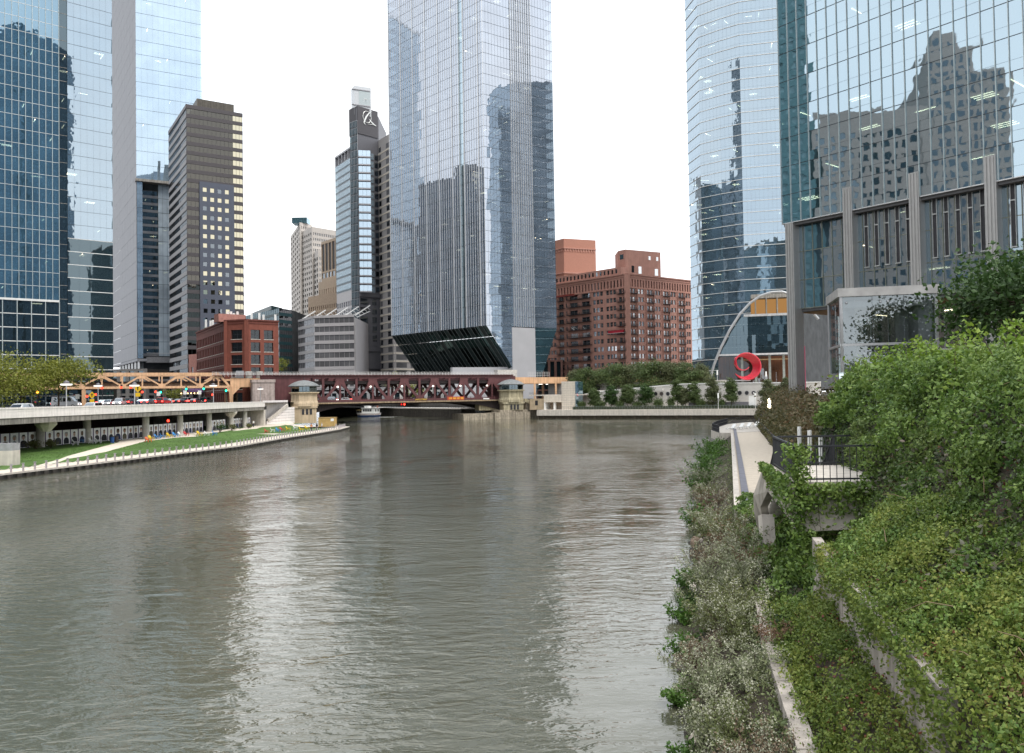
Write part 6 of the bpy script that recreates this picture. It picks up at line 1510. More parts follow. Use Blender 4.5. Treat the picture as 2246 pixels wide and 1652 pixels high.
# ------------------------------------------------------------------ far promenade beside the bridge
e0, e1 = onz(1178, 919, 0), onz(1700, 919, 0); ED = Face(e0, e1); ED = Face(ED.p0, ED.p0 + ED.d * (ED.L + 60))
fp = thing('promenade_wall', 'long cream river wall with dark timber fenders along the far promenade', 'river wall', e0)
mb = MB(); ED.box(mb, 0, ED.L, 1.1, 3.0, -.6, .15); mb.build('wall_face', M_conc, fp)
mb = MB(); ED.box(mb, 0, ED.L, -1, 1.1, -2.2, -1.2); mb.build('recess', M_black, fp)
for z in (.75, .25): mb = MB(); ED.box(mb, 0, ED.L, z - .12, z + .14, -1.2, -.3 + (z < .5) * .2); mb.build('fender_beam', mat('wet_timber', (.09, .075, .055), .8, var=.3), fp)
for k in range(30): mb = MB(); t = ED.L * (k + .5) / 30; ED.box(mb, t - .2, t + .2, -1, 1.1, -1.3, -.5); mb.build('fender_pile', mat('wet_timber', (.09, .075, .055), .8), fp)
mb = MB()
for z in (3.55, 4.1): mb.bar(ED.pt(8, z, -.4), ED.pt(ED.L, z, -.4), .06, .06)
for k in range(int(ED.L / .9)): mb.bar(ED.pt(8 + k * .9, 3, -.4), ED.pt(8 + k * .9, 4.1, -.4), .05, .05)
mb.build('railing', mat('grey_rail', (.22, .23, .24), .5, .3), fp)
mb = MB(); mb.add([ED.pt(0, 3.0, -.5), ED.pt(ED.L, 3.0, -.5), ED.pt(ED.L, 3.0, -20), ED.pt(0, 3.0, -20)], [(0, 1, 2, 3)])
tag(mb.build('promenade', M_path), kind='structure')
# wall with portholes
def on_ed(u, v, o):      # point where the sight line meets the plane parallel to the river wall
    d = ray(u, v); q = ED.p0 + ED.n * o; n = ED.n
    k = (q.x * n.x + q.y * n.y) / (d.x * n.x + d.y * n.y); p = Vector((d.x * k, d.y * k, EYE + d.z * k))
    return (Vector((p.x, p.y)) - q).dot(ED.d), p.z
WO = -13.0; WPF = ED.off(WO)
pw = thing('porthole_wall', 'white tiled retaining wall with round dark portholes behind a row of trees', 'wall', WPF.pt(30, 3))
prof = [on_ed(u, v, WO) for u, v in ((1262, 869), (1330, 858), (1452, 847), (1500, 843), (1578, 841.5), (1736, 840), (1800, 839))]
M_tile = mat('pale_tile', (.60, .575, .54), .6, var=.05)
# courses of tiles, each course one piece between joints
for (t0, z0), (t1, z1) in zip(prof[:-1], prof[1:]):
    n = max(1, int((t1 - t0) / 3.2))
    for i in range(n):
        a, b = t0 + (t1 - t0) * i / n, t0 + (t1 - t0) * (i + 1) / n; za, zb = z0 + (z1 - z0) * i / n, z0 + (z1 - z0) * (i + 1) / n
        mb = MB(); mb.slab([WPF.pt(a + .015, 3), WPF.pt(b - .015, 3), WPF.pt(b - .015, zb), WPF.pt(a + .015, za)], WPF.n.to_3d(), -.4); mb.build('wall_panel', M_tile, pw)
mb = MB()
for k in range(20):
    z = 3.3 + k * .38
    for (t0, z0), (t1, z1) in zip(prof[:-1], prof[1:]):
        if z < min(z0, z1) - .3: WPF.box(mb, t0, t1, z, z + .03, -.02, .006)
mb.build('joint_lines', mat('tile_joint', (.36, .34, .32), .8), pw, kind='stuff')
mb = MB()
for (t0, z0), (t1, z1) in zip(prof[:-1], prof[1:]): mb.bar(WPF.pt(t0, z0 + .12, -.15), WPF.pt(t1, z1 + .12, -.15), .7, .28)
mb.build('coping', M_white, pw)
for u, v in ((1438, 864), (1451, 864), (1465, 864), (1622.6, 862), (1638, 862), (1653, 862), (1667, 862), (1690, 862), (1704, 862)):
    t, z = on_ed(u, v, WO); c = WPF.pt(t, z, .01)
    mb = MB(); mb.slab([c + WPF.d.to_3d() * (.62 * math.cos(a * math.pi / 8)) + Vector((0, 0, .62 * math.sin(a * math.pi / 8))) for a in range(16)], WPF.n.to_3d(), .03); o = mb.build('porthole', M_dark if u != 1451 else mat('dim_porthole', (.10, .085, .08), .6), pw)
    mb = MB(); mb.tube([c + WPF.d.to_3d() * (.66 * math.cos(a * math.pi / 8)) + Vector((0, 0, .66 * math.sin(a * math.pi / 8))) for a in range(17)], .07, 5, False); q = mb.build('rim', M_steel, pw)
    if u == 1653: MB().lathe([(.05, -.2), (.22, -.15), (.22, .15), (.05, .2)], c + WPF.n.to_3d() * .1, 8).build('porthole_lamp', M_white, pw)
mb = MB(); mb.add([WPF.pt(prof[0][0], 8.55, -.4), WPF.pt(prof[-1][0] + 60, 8.55, -.4), WPF.pt(prof[-1][0] + 160, 8.55, -120), WPF.pt(prof[0][0], 8.55, -120)], [(0, 1, 2, 3)])
tag(mb.build('upper_terrace', M_path), kind='structure')
mb = MB(); a = on_ed(1355, 852, -10)[0]; b = on_ed(1452, 852, -10)[0]; f = ED.off(-10.5); f.box(mb, a, b, az(1400, 857, 262), az(1400, 852.5, 262), -1.5, 0); mb.build('ramp_wall', M_tile, pw)
for k, (u0, u1) in enumerate(((1275, 1330), (1330, 1362))):
    mb = MB(); a, b = on_ed(u0, 850, -16)[0], on_ed(u1, 850, -16)[0]
    for j in range(4): ED.off(-16).box(mb, a + (b - a) * .1 * j, b, az(1300, 868 - 3 * j, 268), az(1300, 865 - 3 * j, 268), -1 - j, -j); 
    mb.build('terrace_step', M_tile, pw)
# hedge on top
HP = []; HF = ED.off(-15.5); h0, h1 = on_ed(1385, 838, -15.5)[0], on_ed(1590, 838, -15.5)[0]
for _ in range(5200):
    t = rng.uniform(h0, h1); HP.append(HF.pt(t, rng.uniform(9.4, 11.4 + .25 * math.sin(t)), rng.uniform(-1.2, 1.2)))
hg = thing('hedge', 'long clipped hedge along the top of the porthole wall', 'hedge', HF.pt(h0, 8.6))
leaves('foliage', HP, .3, leafmat('leaf_hedge', [(.03, .055, .015), (.07, .11, .025), (.12, .17, .045)]), hg)
mb = MB(); HF.box(mb, h0, h1, 8.55, 10.8, -.9, .9); mb.build('shade_core', mat('hedge_shade', (.02, .03, .01), .9), hg)  # solid dark core, shade between the leaves put into its colour
mb = MB(); LP = []
hf2 = ED.off(-3.2); h0, h1 = 12, ED.L * .78
lh = thing('planter_hedge', 'low dark hedge behind the promenade railing', 'hedge', hf2.pt(h0, 3)); 
for _ in range(5200): t = rng.uniform(h0, h1); LP.append(hf2.pt(t, rng.uniform(3.05, 4.2 + .2 * math.sin(t * .7)), rng.uniform(-.6, .6)))
leaves('foliage', LP, .26, leafmat('leaf_dark_green', DGR[1]), lh); hf2.box(mb, h0, h1, 3, 3.9, -.5, .5); mb.build('shade_core', mat('hedge_shade', (.02, .03, .01), .9), lh)  # low hedge core box, inner shade painted as a dark colour
mb = MB(); a, b = on_ed(1510, 885, -8)[0], on_ed(1572, 885, -8)[0]; f = ED.off(-8)
pl = thing('planter', 'dark grey box planter below the porthole wall, beside the white pillar', 'planter', f.pt(a, 3)); f.box(mb, a, b, 3, 5.0, -2, 0); mb.build('box', M_slate, pl)
pl = thing('planter', 'dark grey box planter below the tallest wall trees', 'planter', f.pt(a + 14, 3)); mb = MB(); a, b = on_ed(1585, 885, -8)[0], on_ed(1640, 885, -8)[0]; f.box(mb, a, b, 3, 5.0, -2, 0); mb.build('box', M_slate, pl)
t, z = on_ed(1650, 890, -4); ps = thing('white_pillar', 'white square pillar standing by the promenade hedge', 'pillar', ED.pt(t, 3, -4)); mb = MB(); ED.box(mb, t - 1.0, t + 1.0, 3, 3 + 4.0, -5, -4); mb.build('shaft', M_white, ps); mb = MB(); ED.box(mb, t - 1.08, t + 1.08, 7.0, 7.15, -5.08, -3.92); mb.build('cap', M_conc, ps)
# trees in front of the wall and on the terrace
TRE = ('tree_mid', [(.04, .07, .022), (.08, .12, .038), (.13, .17, .06)]); OLT = ('tree_olive', [(.06, .078, .033), (.11, .13, .058), (.165, .18, .09)])
words = ['first', 'second', 'third', 'fourth', 'fifth', 'sixth', 'seventh', 'eighth', 'ninth', 'tenth', 'eleventh', 'twelfth']
for i, (u, v, r) in enumerate(((1304, 857, 3.4), (1340, 854, 3.6), (1376, 848, 3.8), (1414, 846, 3.9), (1485, 838, 3.0), (1503, 858, 3.0), (1521, 842, 3.0), (1562, 836, 3.3), (1603, 837, 3.0), (1682, 838, 3.1), (1703, 853, 3.0), (1722, 836, 2.6))):
    t, z = on_ed(u, v, -7.5); p = ED.pt(t, 3.0, -7.5)
    tree('wall_tree', f'{words[i]} tree from the cream lift tower in the row before the porthole wall', p, z - 3.0 + .8, r * .68, (z - 3) * .92, TRE if i % 2 == 0 else DGR if i < 5 else OLT, 5200, .42, .14, 40, 'trees before the porthole wall', cone=.45, seed=40 + i)
for i, (u, r, h) in enumerate(((1278, 2, 3.5), (1320, 2.2, 3.4), (1358, 2.2, 3.6), (1396, 2.0, 3.2), (1445, 1.9, 4.2), (1470, 2.0, 4.5), (1537, 1.8, 4), (1583, 1.6, 3.4), (1710, 2.2, 4))):
    t, z = on_ed(u, 880, -6); bush(0, 0, r * .7, h * .8, TRE, f'{words[i]} low bush from the lift tower between the wall trees', 1500, .36, p=ED.pt(t, 3, -6), group='bushes before the porthole wall')
for i, (u, v, r) in enumerate(((1340, 800, 4.6), (1368, 806, 4), (1392, 798, 4.4), (1425, 795, 5), (1455, 800, 4.4), (1485, 800, 4.6), (1510, 803, 4), (1535, 806, 3.6), (1318, 815, 3.4), (1283, 812, 3.6), (1262, 818, 3.0))):
    t, z = on_ed(u, v, -24 - (i % 3) * 3); p = ED.pt(t, 8.5 if u > 1300 else 6.1, -24 - (i % 3) * 3)
    tree('terrace_tree', f'{words[i] if i < 12 else ""} olive green tree of the clump in front of the brick warehouse', p, max(4, z - p.z + .6), r, max(4.5, (z - p.z) * .85), OLT if i % 3 else TRE, 5200, .5, .16, 40, 'trees below the brick warehouse', seed=70 + i)
for u, v, o, lb in ((1575, 862, -2.5, 'slim white lamp post by the promenade railing under the portholes'), (1656, 862, -2.5, 'slim white lamp post beside the white pillar'), (1573, 812, -20, 'short white lamp post rising from the hedge'), (1764, 815, -20, 'white lamp post by the lobby canopy')):
    if u in (1764,): u = 1680
    if u == 1575: u = 1455 + 120
    t, z = on_ed(u if lb.find('railing') < 0 else 1575, v, o); p = ED.pt(t, 3 if o > -5 else 8.5, o)
    l = thing('lamp_post', lb, 'lamp post', p); MB().tube([p, (p.x, p.y, z)], .09, 6).build('pole', M_lfin, l); MB().box(p.x - .2, p.x + .2, p.y - .2, p.y + .2, z - 1.6, z).build('head', M_white, l)

# cream lift tower and loggia by the bridge
LT = ED.off(-5); f0 = lambda u, o=-5: on_ed(u, 880, o)[0]
lt = thing('lift_tower', 'cream stone lift tower with a glass edge next to the bridge stair', 'tower', LT.pt(f0(1240), 3))
ta_, tb_ = f0(1232), f0(1261); zt5 = az(1245, 836, 268); nC = 12
for k in range(nC):
    z0, z1 = 3 + (zt5 - 3) * k / nC, 3 + (zt5 - 3) * (k + 1) / nC; mb = MB(); LT.box(mb, ta_, tb_, z0 + .02, z1 - .02, -5, .0); mb.build('stone_course', M_cream, lt)
mb = MB(); LT.box(mb, ta_ + .05, tb_ - .05, 3, zt5 - .1, -4.9, -.06); mb.build('inner_wall', M_grey, lt)
mb = MB(); LT.box(mb, tb_, tb_ + 1.2, 3, zt5 - .1, -4, -.3); mb.build('glass_edge', G_teal, lt)
lg = thing('loggia', 'low cream stone loggia with an open bay between lift tower and bridge stair', 'building', LT.pt(f0(1200), 3))
ta_, tb_ = f0(1160), f0(1231.5); zl0, zl1 = az(1215, 883, 268), az(1215, 868, 268); m_ = f0(1193)
mb = MB(); LT.box(mb, m_, tb_, zl0, zl1, -4.8, .05); mb.build('beam', M_cream, lg)
mb = MB(); LT.box(mb, m_, tb_, 3, zl0, -4.8, -3.5); mb.build('back_wall', M_tanst, lg)
mb = MB(); LT.box(mb, m_, m_ + .5, 3, zl0, -3.5, 0); LT.box(mb, f0(1213), f0(1213) + .7, 3, zl0, -1.2, -.3); mb.build('column', M_white, lg)
mb = MB(); LT.box(mb, ta_, m_, 3, zl1 - 1.0, -4, -.6); mb.build('side_wall', M_tan, lg); mb = MB(); LT.box(mb, f0(1172), f0(1178), 4.5, 6.2, -.7, -.55); mb.build('window', M_dark, lg)
mb = MB(); LT.box(mb, ta_, tb_ + 8, zl1, zl1 + .4, -14, -.2); mb.build('terrace_slab', M_conc, lg)
mb = MB()
for z in (zl1 + .8, zl1 + 1.3): mb.bar(LT.pt(ta_, z, -.4), LT.pt(tb_, z, -.4), .05, .05)
for k in range(24): mb.bar(LT.pt(ta_ + (tb_ - ta_) * k / 23, zl1 + .3, -.4), LT.pt(ta_ + (tb_ - ta_) * k / 23, zl1 + 1.3, -.4), .04, .04)
mb.build('railing', M_dark, lg)
mb = MB(); LT.box(mb, ta_ - 4, tb_ + 50, zl1 + .4, 12.2, -24, -23.5); mb.build('back_wall', mat('pale_shop_wall', (.40, .38, .36), .7, var=.2, scale=.2), lg)
for k in range(6): mb = MB(); LT.box(mb, tb_ - 6 + k * 6.5, tb_ - 2 + k * 6.5, zl1 + .4, 11, -23.5, -23.3); mb.build('dark_bay', M_dark, lg)

# ------------------------------------------------------------------ near bank: walkway, terraces, vines
EY = np.array([-8, 5, 13.4, 20, 42, 70, 133.0]); EX = np.array([.3, 2.9, 4.7, 6.1, 11.7, 19.2, 36.0])
SY = np.array([-8, 10, 18, 30.4, 44.7, 60, 90, 115, 140.0]); SX = np.array([-1.8, 2.3, 3.7, 6.4, 9.9, 13.4, 20.6, 28.5, 39.0])
ex = lambda Y: float(np.interp(Y, EY, EX)); sx = lambda Y: float(np.interp(Y, SY, SX))
PN = ([0, .62, .9, 1.55, 1.62, 3.0, 3.7, 4.3, 5.0, 5.6, 7, 14], [2.0, 2.0, 2.6, 3.2, 4.0, 4.9, 5.5, 6.7, 7.8, 8.15, 8.2, 8.3])
PM = ([0, .62, 1.5, 2.6, 3.2, 3.8, 4.6, 5.2, 6.0, 7, 14], [2.0, 1.98, 2.1, 2.6, 3.4, 5.0, 7.1, 8.1, 8.35, 8.3, 8.2])
PFa = ([0, 4.3, 4.5, 5.5, 7, 10, 14], [1.98, 1.98, 2.2, 3.6, 5.2, 6.6, 7.0])
def tz(s, Y):
    a, b, c = np.interp(s, *PN), np.interp(s, *PM), np.interp(s, *PFa)
    k1 = min(1, max(0, (Y - 19) / 2.5)); k2 = min(1, max(0, (Y - 40) / 8))
    return float(a * (1 - k1) + b * k1) * (1 - k2) + float(c) * k2
M_soil = mat('dark_soil', (.045, .036, .026), .95, var=.4, scale=2, bump=.5, bscale=6)
S_ = [0, .3, .62, .9, 1.2, 1.5, 1.56, 1.62, 2.2, 2.8, 3.4, 4, 4.6, 5.2, 5.8, 6.6, 8, 10, 14, 30]
Yl = list(np.arange(-8, 24, .8)) + list(np.arange(24, 60, 1.5)) + list(np.arange(60, 175, 4))
V, F = [], []
for Y in Yl:
    e = ex(min(Y, 133)) + max(0, Y - 133) * .27; sh = sx(Y) if Y < 140 else e - 2
    row = [(sh - 1.2, Y, -.9), (sh, Y, -.05), (sh + (e - sh) * .35, Y, .9), (sh + (e - sh) * .8, Y, 1.6), (e - .02, Y, 1.75)]
    for s in S_: row.append((e + s, Y, tz(min(s, 14), Y) + (.12 * math.sin(Y * 1.3 + s * 2) if s > .7 else -.02) * (1 if Y < 40 or s > 4.4 else 0)))
    V += row
W_ = 5 + len(S_)
for i in range(len(Yl) - 1):
    for j in range(W_ - 1): a = i * W_ + j; F.append((a, a + 1, a + W_ + 1, a + W_))
tag(arr_mesh('riverbank', np.array(V, float), np.array(F), M_soil), kind='structure')
mb = MB(); mb.add([(18, 45, 6.9), (160, 45, 6.9), (220, 165, 6.9), (62, 160, 6.9), (34, 84, 6.9)], [(0, 1, 2, 3, 4)]); tag(mb.build('terrace_ground', M_path), kind='structure')
mb = MB(); mb.add([(14, -60, 8.25), (200, -60, 8.25), (160, 46, 8.25), (20, 46, 8.25)], [(0, 1, 2, 3)]); tag(mb.build('street_corner', M_asph), kind='structure')
# walkway: concrete coping slabs near, boardwalk slabs further on
wk = thing('riverwalk', 'pale concrete riverside walkway curving along the planted bank', 'walkway', (ex(20), 20, 1.5))
def strip_piece(name, Y0, Y1, s0, s1, z0, z1, m, off=.0, parent=wk):
    a, b = ex(Y0), ex(Y1); mb = MB()
    mb.hexa([(a + s0, Y0 + off, z0), (a + s1, Y0 + off, z0), (b + s1, Y1 - off, z0), (b + s0, Y1 - off, z0), (a + s0, Y0 + off, z1), (a + s1, Y0 + off, z1), (b + s1, Y1 - off, z1), (b + s0, Y1 - off, z1)])
    return mb.build(name, m, parent)
M_cop = mat('worn_coping', (.40, .36, .32), .85, var=.2, streak=.35, bump=.2)
Y = 4.0
while Y < 23: strip_piece('coping_slab', Y, Y + 1.6, -.1, .24, 1.45, 2.06 + rng.uniform(-.015, .015), M_cop, .012); strip_piece('path_slab', Y, Y + 1.6, .27, .62, 1.5, 1.96, mat('worn_paving', (.40, .37, .34), .85, var=.15), .01); Y += 1.6
Y = 38.0
while Y < 133: strip_piece('walk_slab', Y, Y + 1.2 + (Y - 38) * .012, .0, 4.3, 1.5, 2.03, mat('boardwalk', (.56, .49, .40), .8, var=.08, scale=2), .012); Y += 1.2 + (Y - 38) * .012
for Y in range(40, 133, 5): strip_piece('edge_beam', Y, Y + 5, -.35, .0, 1.0, 2.2, M_conc, .01); (Y > 38) and strip_piece('drain_strip', Y, Y + 5, .12, .55, 2.04, 2.1, mat('slate_strip', (.16, .16, .19), .6), .0)
# inner retaining wall of the near terrace
rw = thing('terrace_wall', 'low concrete terrace wall half hidden by creepers on the near bank', 'wall', (ex(14) + 1.5, 14, 2))
Y = 10.6
while Y < 20: strip_piece('wall_panel', Y, Y + 2.2, 1.38, 1.62, 1.9, 4.12, M_cop, .01, rw); Y += 2.2
# fence on the land side, and the lookout deck with railing
fn = thing('walk_fence', 'dark steel fence along the land side of the riverside walkway', 'fence', (ex(60) + 4.4, 60, 2))
mb = MB(); pm = MB()
Y = 31.0
while Y < 128:
    a = Vector((ex(Y) + 4.35, Y, 2)); b = Vector((ex(Y + 2) + 4.35, Y + 2, 2)); u3 = Vector((0, 0, 1))
    lift = lambda y: max(0, min(3.2, (37 - y) * .55))
    A, B = a + u3 * lift(Y), b + u3 * lift(Y + 2)
    mb.bar(A + u3 * 1.15, B + u3 * 1.15, .09, .07); mb.bar(A + u3 * .15, B + u3 * .15, .05, .05); mb.bar(A, A + u3 * 1.2, .07, .07)
    for k in range(8): q = A.lerp(B, k / 8); mb.bar(q + u3 * .15, q + u3 * 1.15, .025, .025)
    Y += 2
mb.build('fence_rails', mat('black_steel', (.04, .042, .048), .5, .3), fn)
dk = thing('lookout_deck', 'cream lookout deck with a dark curved railing jutting over the river', 'deck', (36, 130, 1))
pts = [(30.2, 119), (33.2, 119.5), (37, 122), (55, 150), (52, 162), (46, 160), (40, 152), (34.5, 138), (31, 127)]
MB().prism(pts, .9, 2.06).build('platform', M_conc, dk)
cur = [Vector((x, y, 2.06)) for x, y in ((30.3, 119.2), (31.2, 127), (34.7, 138), (40.2, 151.8), (46.2, 159.7), (52, 161.8))]
mb = MB()
for a, b in zip(cur[:-1], cur[1:]):
    for z in (1.1, .6, .1): mb.bar(a + Vector((0, 0, z)), b + Vector((0, 0, z)), .07, .07)
    n = max(2, int((b - a).length / .35))
    for k in range(n): q = a.lerp(b, k / n); mb.bar(q, q + Vector((0, 0, 1.1)), .045, .045)
mb.build('railing', mat('black_steel', (.04, .042, .048), .5, .3), dk)
# sun loungers on the deck
def lounger(p, rz, lb):
    t = thing('sun_lounger', lb, 'sun lounger', p, rz, 'sun loungers on the deck')
    def q(n, f): mb = MB(); f(mb); linkmesh(n, mb.mesh(n), M_white, t)
    q('bed', lambda mb: mb.box(-.35, .35, -.9, .35, .32, .4)); q('backrest', lambda mb: mb.slab([(-.35, .33, .36), (.35, .33, .36), (.35, .85, .95), (-.35, .85, .95)], (0, 1, -.6), -.07))
    for x in (-.3, .3):
        for y in (-.8, .3): q('leg', lambda mb: mb.bar((x, y, 0), (x, y, .34), .07, .07))
for k, (u, v) in enumerate(((1604, 944), (1622, 942), (1638, 940.5), (1655, 938.5), (1668, 936))):
    p = onz(u, v, 2.06); lounger(p, R(-60), 'white sun lounger with a raised back on the lookout deck')
# glowing shapes added for a bright golden glint; then white post lamps
p = onz(1690, 930, 2.06); l = thing('glint_glow', 'cluster of added glowing shapes for a golden glint beyond the lookout deck', 'lamp', p)
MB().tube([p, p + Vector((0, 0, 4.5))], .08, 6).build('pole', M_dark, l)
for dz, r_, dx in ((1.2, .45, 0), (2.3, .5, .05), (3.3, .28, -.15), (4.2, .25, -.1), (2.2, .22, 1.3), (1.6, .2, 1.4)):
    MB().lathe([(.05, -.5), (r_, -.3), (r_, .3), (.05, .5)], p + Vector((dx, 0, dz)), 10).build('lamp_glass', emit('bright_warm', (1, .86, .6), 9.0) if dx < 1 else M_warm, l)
for k, (u, v, Y, h) in enumerate(((1753, 936, 44, 2.2), (1775.5, 944, 40, 2.6), (1800, 960, 37, 2.2))):
    p = at(u, v, Y); l = thing('light_column', ('slim white light column, hindmost of three by the stair landing', 'slim white light column, tallest of three by the stair landing', 'slim white light column, closest of three to the stair landing')[k], 'lamp post', (p.x, p.y, tz(p.x - ex(Y), Y)), group='light columns')
    z0 = min(tz(p.x - ex(Y), Y), p.z - 2); MB().tube([(p.x, p.y, z0), (p.x, p.y, p.z - 1.1)], .09, 8).build('shaft', M_steel, l); MB().tube([(p.x, p.y, p.z - 1.15), (p.x, p.y, p.z)], .11, 8).build('diffuser', M_white, l)

# stair landing, turned to follow the walkway
sl = thing('stair_landing', 'cream concrete stair landing with steel railings half wrapped in creeper', 'stairs', (9.5, 27, 2))
LX0, LX1 = 8.5, 14.0
lx = lambda x, y: x + (y - 24.8) * .2
def lbox(name, x0, x1, y0, y1, z0, z1, m=None):
    mb = MB(); c = [(lx(x0, y0), y0), (lx(x1, y0), y0), (lx(x1, y1), y1), (lx(x0, y1), y1)]
    return mb.hexa([(a, b, z0) for a, b in c] + [(a, b, z1) for a, b in c]).build(name, m or M_conc, sl)
lbox('landing_slab', LX0 + .2, LX1, 24.95, 30.6, 4.95, 5.2)
mb = MB(); mb.slab([(LX0, 24.75, 5.05), (LX1, 24.75, 5.05), (LX1, 24.75, 3.9), (LX0 + .05, 24.75, 3.72)], (0, 1, 0), .35); mb.build('front_beam', M_conc, sl)
SP_ = [at(1675, 1019, 31), at(1652, 1087, 31.6), at(1654, 1125, 31.8), at(1662, 1162, 32), at(1673, 1150, 31.6), at(1668, 1112, 31), at(1684, 1078, 30), at(1704, 1105, 27.5), at(1733, 1140, 24.8), at(1734, 1057, 24.8)]
def quadpart(name, idx):
    mb = MB(); mb.slab([SP_[k] for k in idx], (1, .1, 0), .3); mb.build(name, mat('stained_concrete', (.46, .42, .365), .85, var=.18, streak=.35), sl)
quadpart('side_beam', (0, 6, 9)); quadpart('side_beam', (6, 7, 8, 9)); quadpart('stringer', (0, 1, 5, 6)); quadpart('stringer', (1, 2, 3, 4, 5))
for k in range(14): lbox('step', LX0 + .3, LX0 + 2.4, 30.6 + k * .42, 31.05 + k * .42, 4.6 - k * .2, 5.0 - k * .2)
mb = MB(); p = at(1684, 1200, 30.5); mb.bar(p, at(1680, 1130, 30.8), .45, .5, up=(0, 1, 0)); mb.build('support_post', M_conc, sl)
M_blk = mat('black_steel', (.04, .042, .048), .5, .3)
def rail(a, b, n, h=1.1, name='railing'):
    a, b = Vector((lx(a[0], a[1]), a[1], a[2])), Vector((lx(b[0], b[1]), b[1], b[2])); mb = MB(); u3 = Vector((0, 0, 1))
    mb.bar(a + u3 * h, b + u3 * h, .08, .06); mb.bar(a + u3 * .1, b + u3 * .1, .05, .05)
    for k in range(n + 1): q = a.lerp(b, k / n); mb.bar(q, q + u3 * h, .02 if k % n else .07, .02 if k % n else .07)
    mb.build(name, M_blk, sl)
rail((LX0 + .15, 24.9, 5.2), (LX1, 24.9, 5.2), 26); rail((LX0 + .3, 30.5, 5.2), (LX1, 30.5, 5.2), 26)
rail((LX0 + .15, 24.9, 5.2), (LX0 + .15, 30.5, 5.2), 30); rail((LX0 + .3, 30.5, 5.2), (LX0 + .4, 36.4, 2.4), 36); rail((LX0 + 2.4, 30.5, 5.2), (LX0 + 2.6, 36.4, 2.4), 36)

# ------------------------------------------------------------------ glass lift house
gl0, gl1, gl2 = axy(1819, 700, 43.6), axy(1845, 700, 40), axy(2054, 700, 39); zt6 = az(1845, 652, 40)
gh = thing('lift_house', 'glass lift house with a flat grey roof rising behind the creepers', 'pavilion', gl1.to_3d() + Vector((0, 0, 8.9)))
fL, fR = Face(gl0, gl1), Face(gl1, gl2); back = gl2 + (gl0 - gl1)
it = []
for f, n in ((fL, 2), (fR, 3)):
    for i in range(n):
        for z0, z1 in ((8.9, 10.2), (10.3, zt6)): it.append((f, f.L * (i + .5) / n, (z0 + z1) / 2, 0, f.L / n - .02, z1 - z0 - .02, glass('lift_glass', (.55, .6, .62), (.80, .83, .83), .3, .0002)))
for f in (Face(gl2, back), Face(back, gl0)): it.append((f, f.L / 2, (8.9 + zt6) / 2, 0, f.L - .05, zt6 - 8.9, MATS['lift_glass']))
place_panes(gh, it, 'pane', tilt=.002)
MB().prism([gl0 - fR.d * .15, gl1 - fR.d * .15 + fR.n * .15, gl2 + fR.d * .15 + fR.n * .15, back + fR.d * .15], zt6, zt6 + .42).build('roof', mat('roof_grey', (.36, .35, .34), .5, .2), gh)
mb = MB(); fR.box(mb, -.1, fR.L + .1, 10.18, 10.3, -.1, .06); fL.box(mb, 0, fL.L, 10.18, 10.3, -.1, .06); mb.build('rail', M_steel, gh)
mb = MB()
for q in (gl0, gl1, gl2, back): mb.box(q.x - .06, q.x + .06, q.y - .06, q.y + .06, 8.9, zt6)
mb.build('corner_frame', M_steel, gh)
for t in (.14, .72): q = fR.pt(fR.L * t, 8.9, -1.6); MB().box(q.x - .22, q.x + .22, q.y - .22, q.y + .22, 8.9, zt6).build('steel_column', mat('column_grey', (.22, .23, .24), .5, .2), gh)
q = fR.pt(fR.L * .9, 8.9, -1.4); MB().box(q.x - .35, q.x + .35, q.y - .6, q.y + .6, 8.9, zt6).build('lift_door', mat('door_grey', (.28, .30, .32), .4, .3), gh)
mb = MB(); fR.box(mb, .3, fR.L - .3, zt6 - .5, zt6 - .2, -2.6, -.4); mb.build('ceiling_beam', mat('column_grey', (.22, .23, .24), .5), gh)
for t in (.06, .42, .5, .94): q = fR.pt(fR.L * t, zt6 - .3, .05); MB().lathe([(.02, -.05), (.06, -.03), (.06, .03), (.02, .05)], q, 8).build('glass_fixing', M_steel, gh)

# ------------------------------------------------------------------ creepers and ground cover
def surf(n, Y0, Y1, s0, s1, amp, jit, seed, pw=1.0):
    g = np.random.default_rng(seed); out = []
    Y = Y0 + (Y1 - Y0) * g.random(n) ** pw; s = s0 + (s1 - s0) * g.random(n)
    for y, q in zip(Y, s):
        x = ex(y) + q
        if x > .68 * y + 1.2 and y < 45: continue
        cl = .5 + .5 * math.sin(y * 2.1 + 1.7 * q) * math.sin(q * 2.6 - y * .9 + seed)
        h = amp * (.15 + .85 * cl) * g.random() ** .6
        z0 = tz(q, y); sl = (tz(q + .1, y) - tz(q - .1, y)) / .2
        nx = -sl / math.hypot(1, sl); nz_ = 1 / math.hypot(1, sl)
        out.append((x + nx * h + g.normal() * jit, y + g.normal() * jit, z0 + nz_ * h + .02 + g.normal() * jit))
    return np.array(out)
GRN = leafmat('creeper_green', [(.035, .08, .018), (.085, .155, .03), (.155, .24, .05), (.25, .33, .085)], .45, .3)
YGR = leafmat('ground_cover_yellow', [(.045, .085, .018), (.105, .16, .03), (.18, .235, .045), (.31, .32, .08)], .5, .3)
DUL = leafmat('dull_vine', [(.04, .05, .025), (.075, .085, .05), (.12, .12, .085), (.15, .10, .08)], .45, .2)
RED = leafmat('red_leaf', [(.12, .03, .02), (.2, .06, .03)], .5, .3)
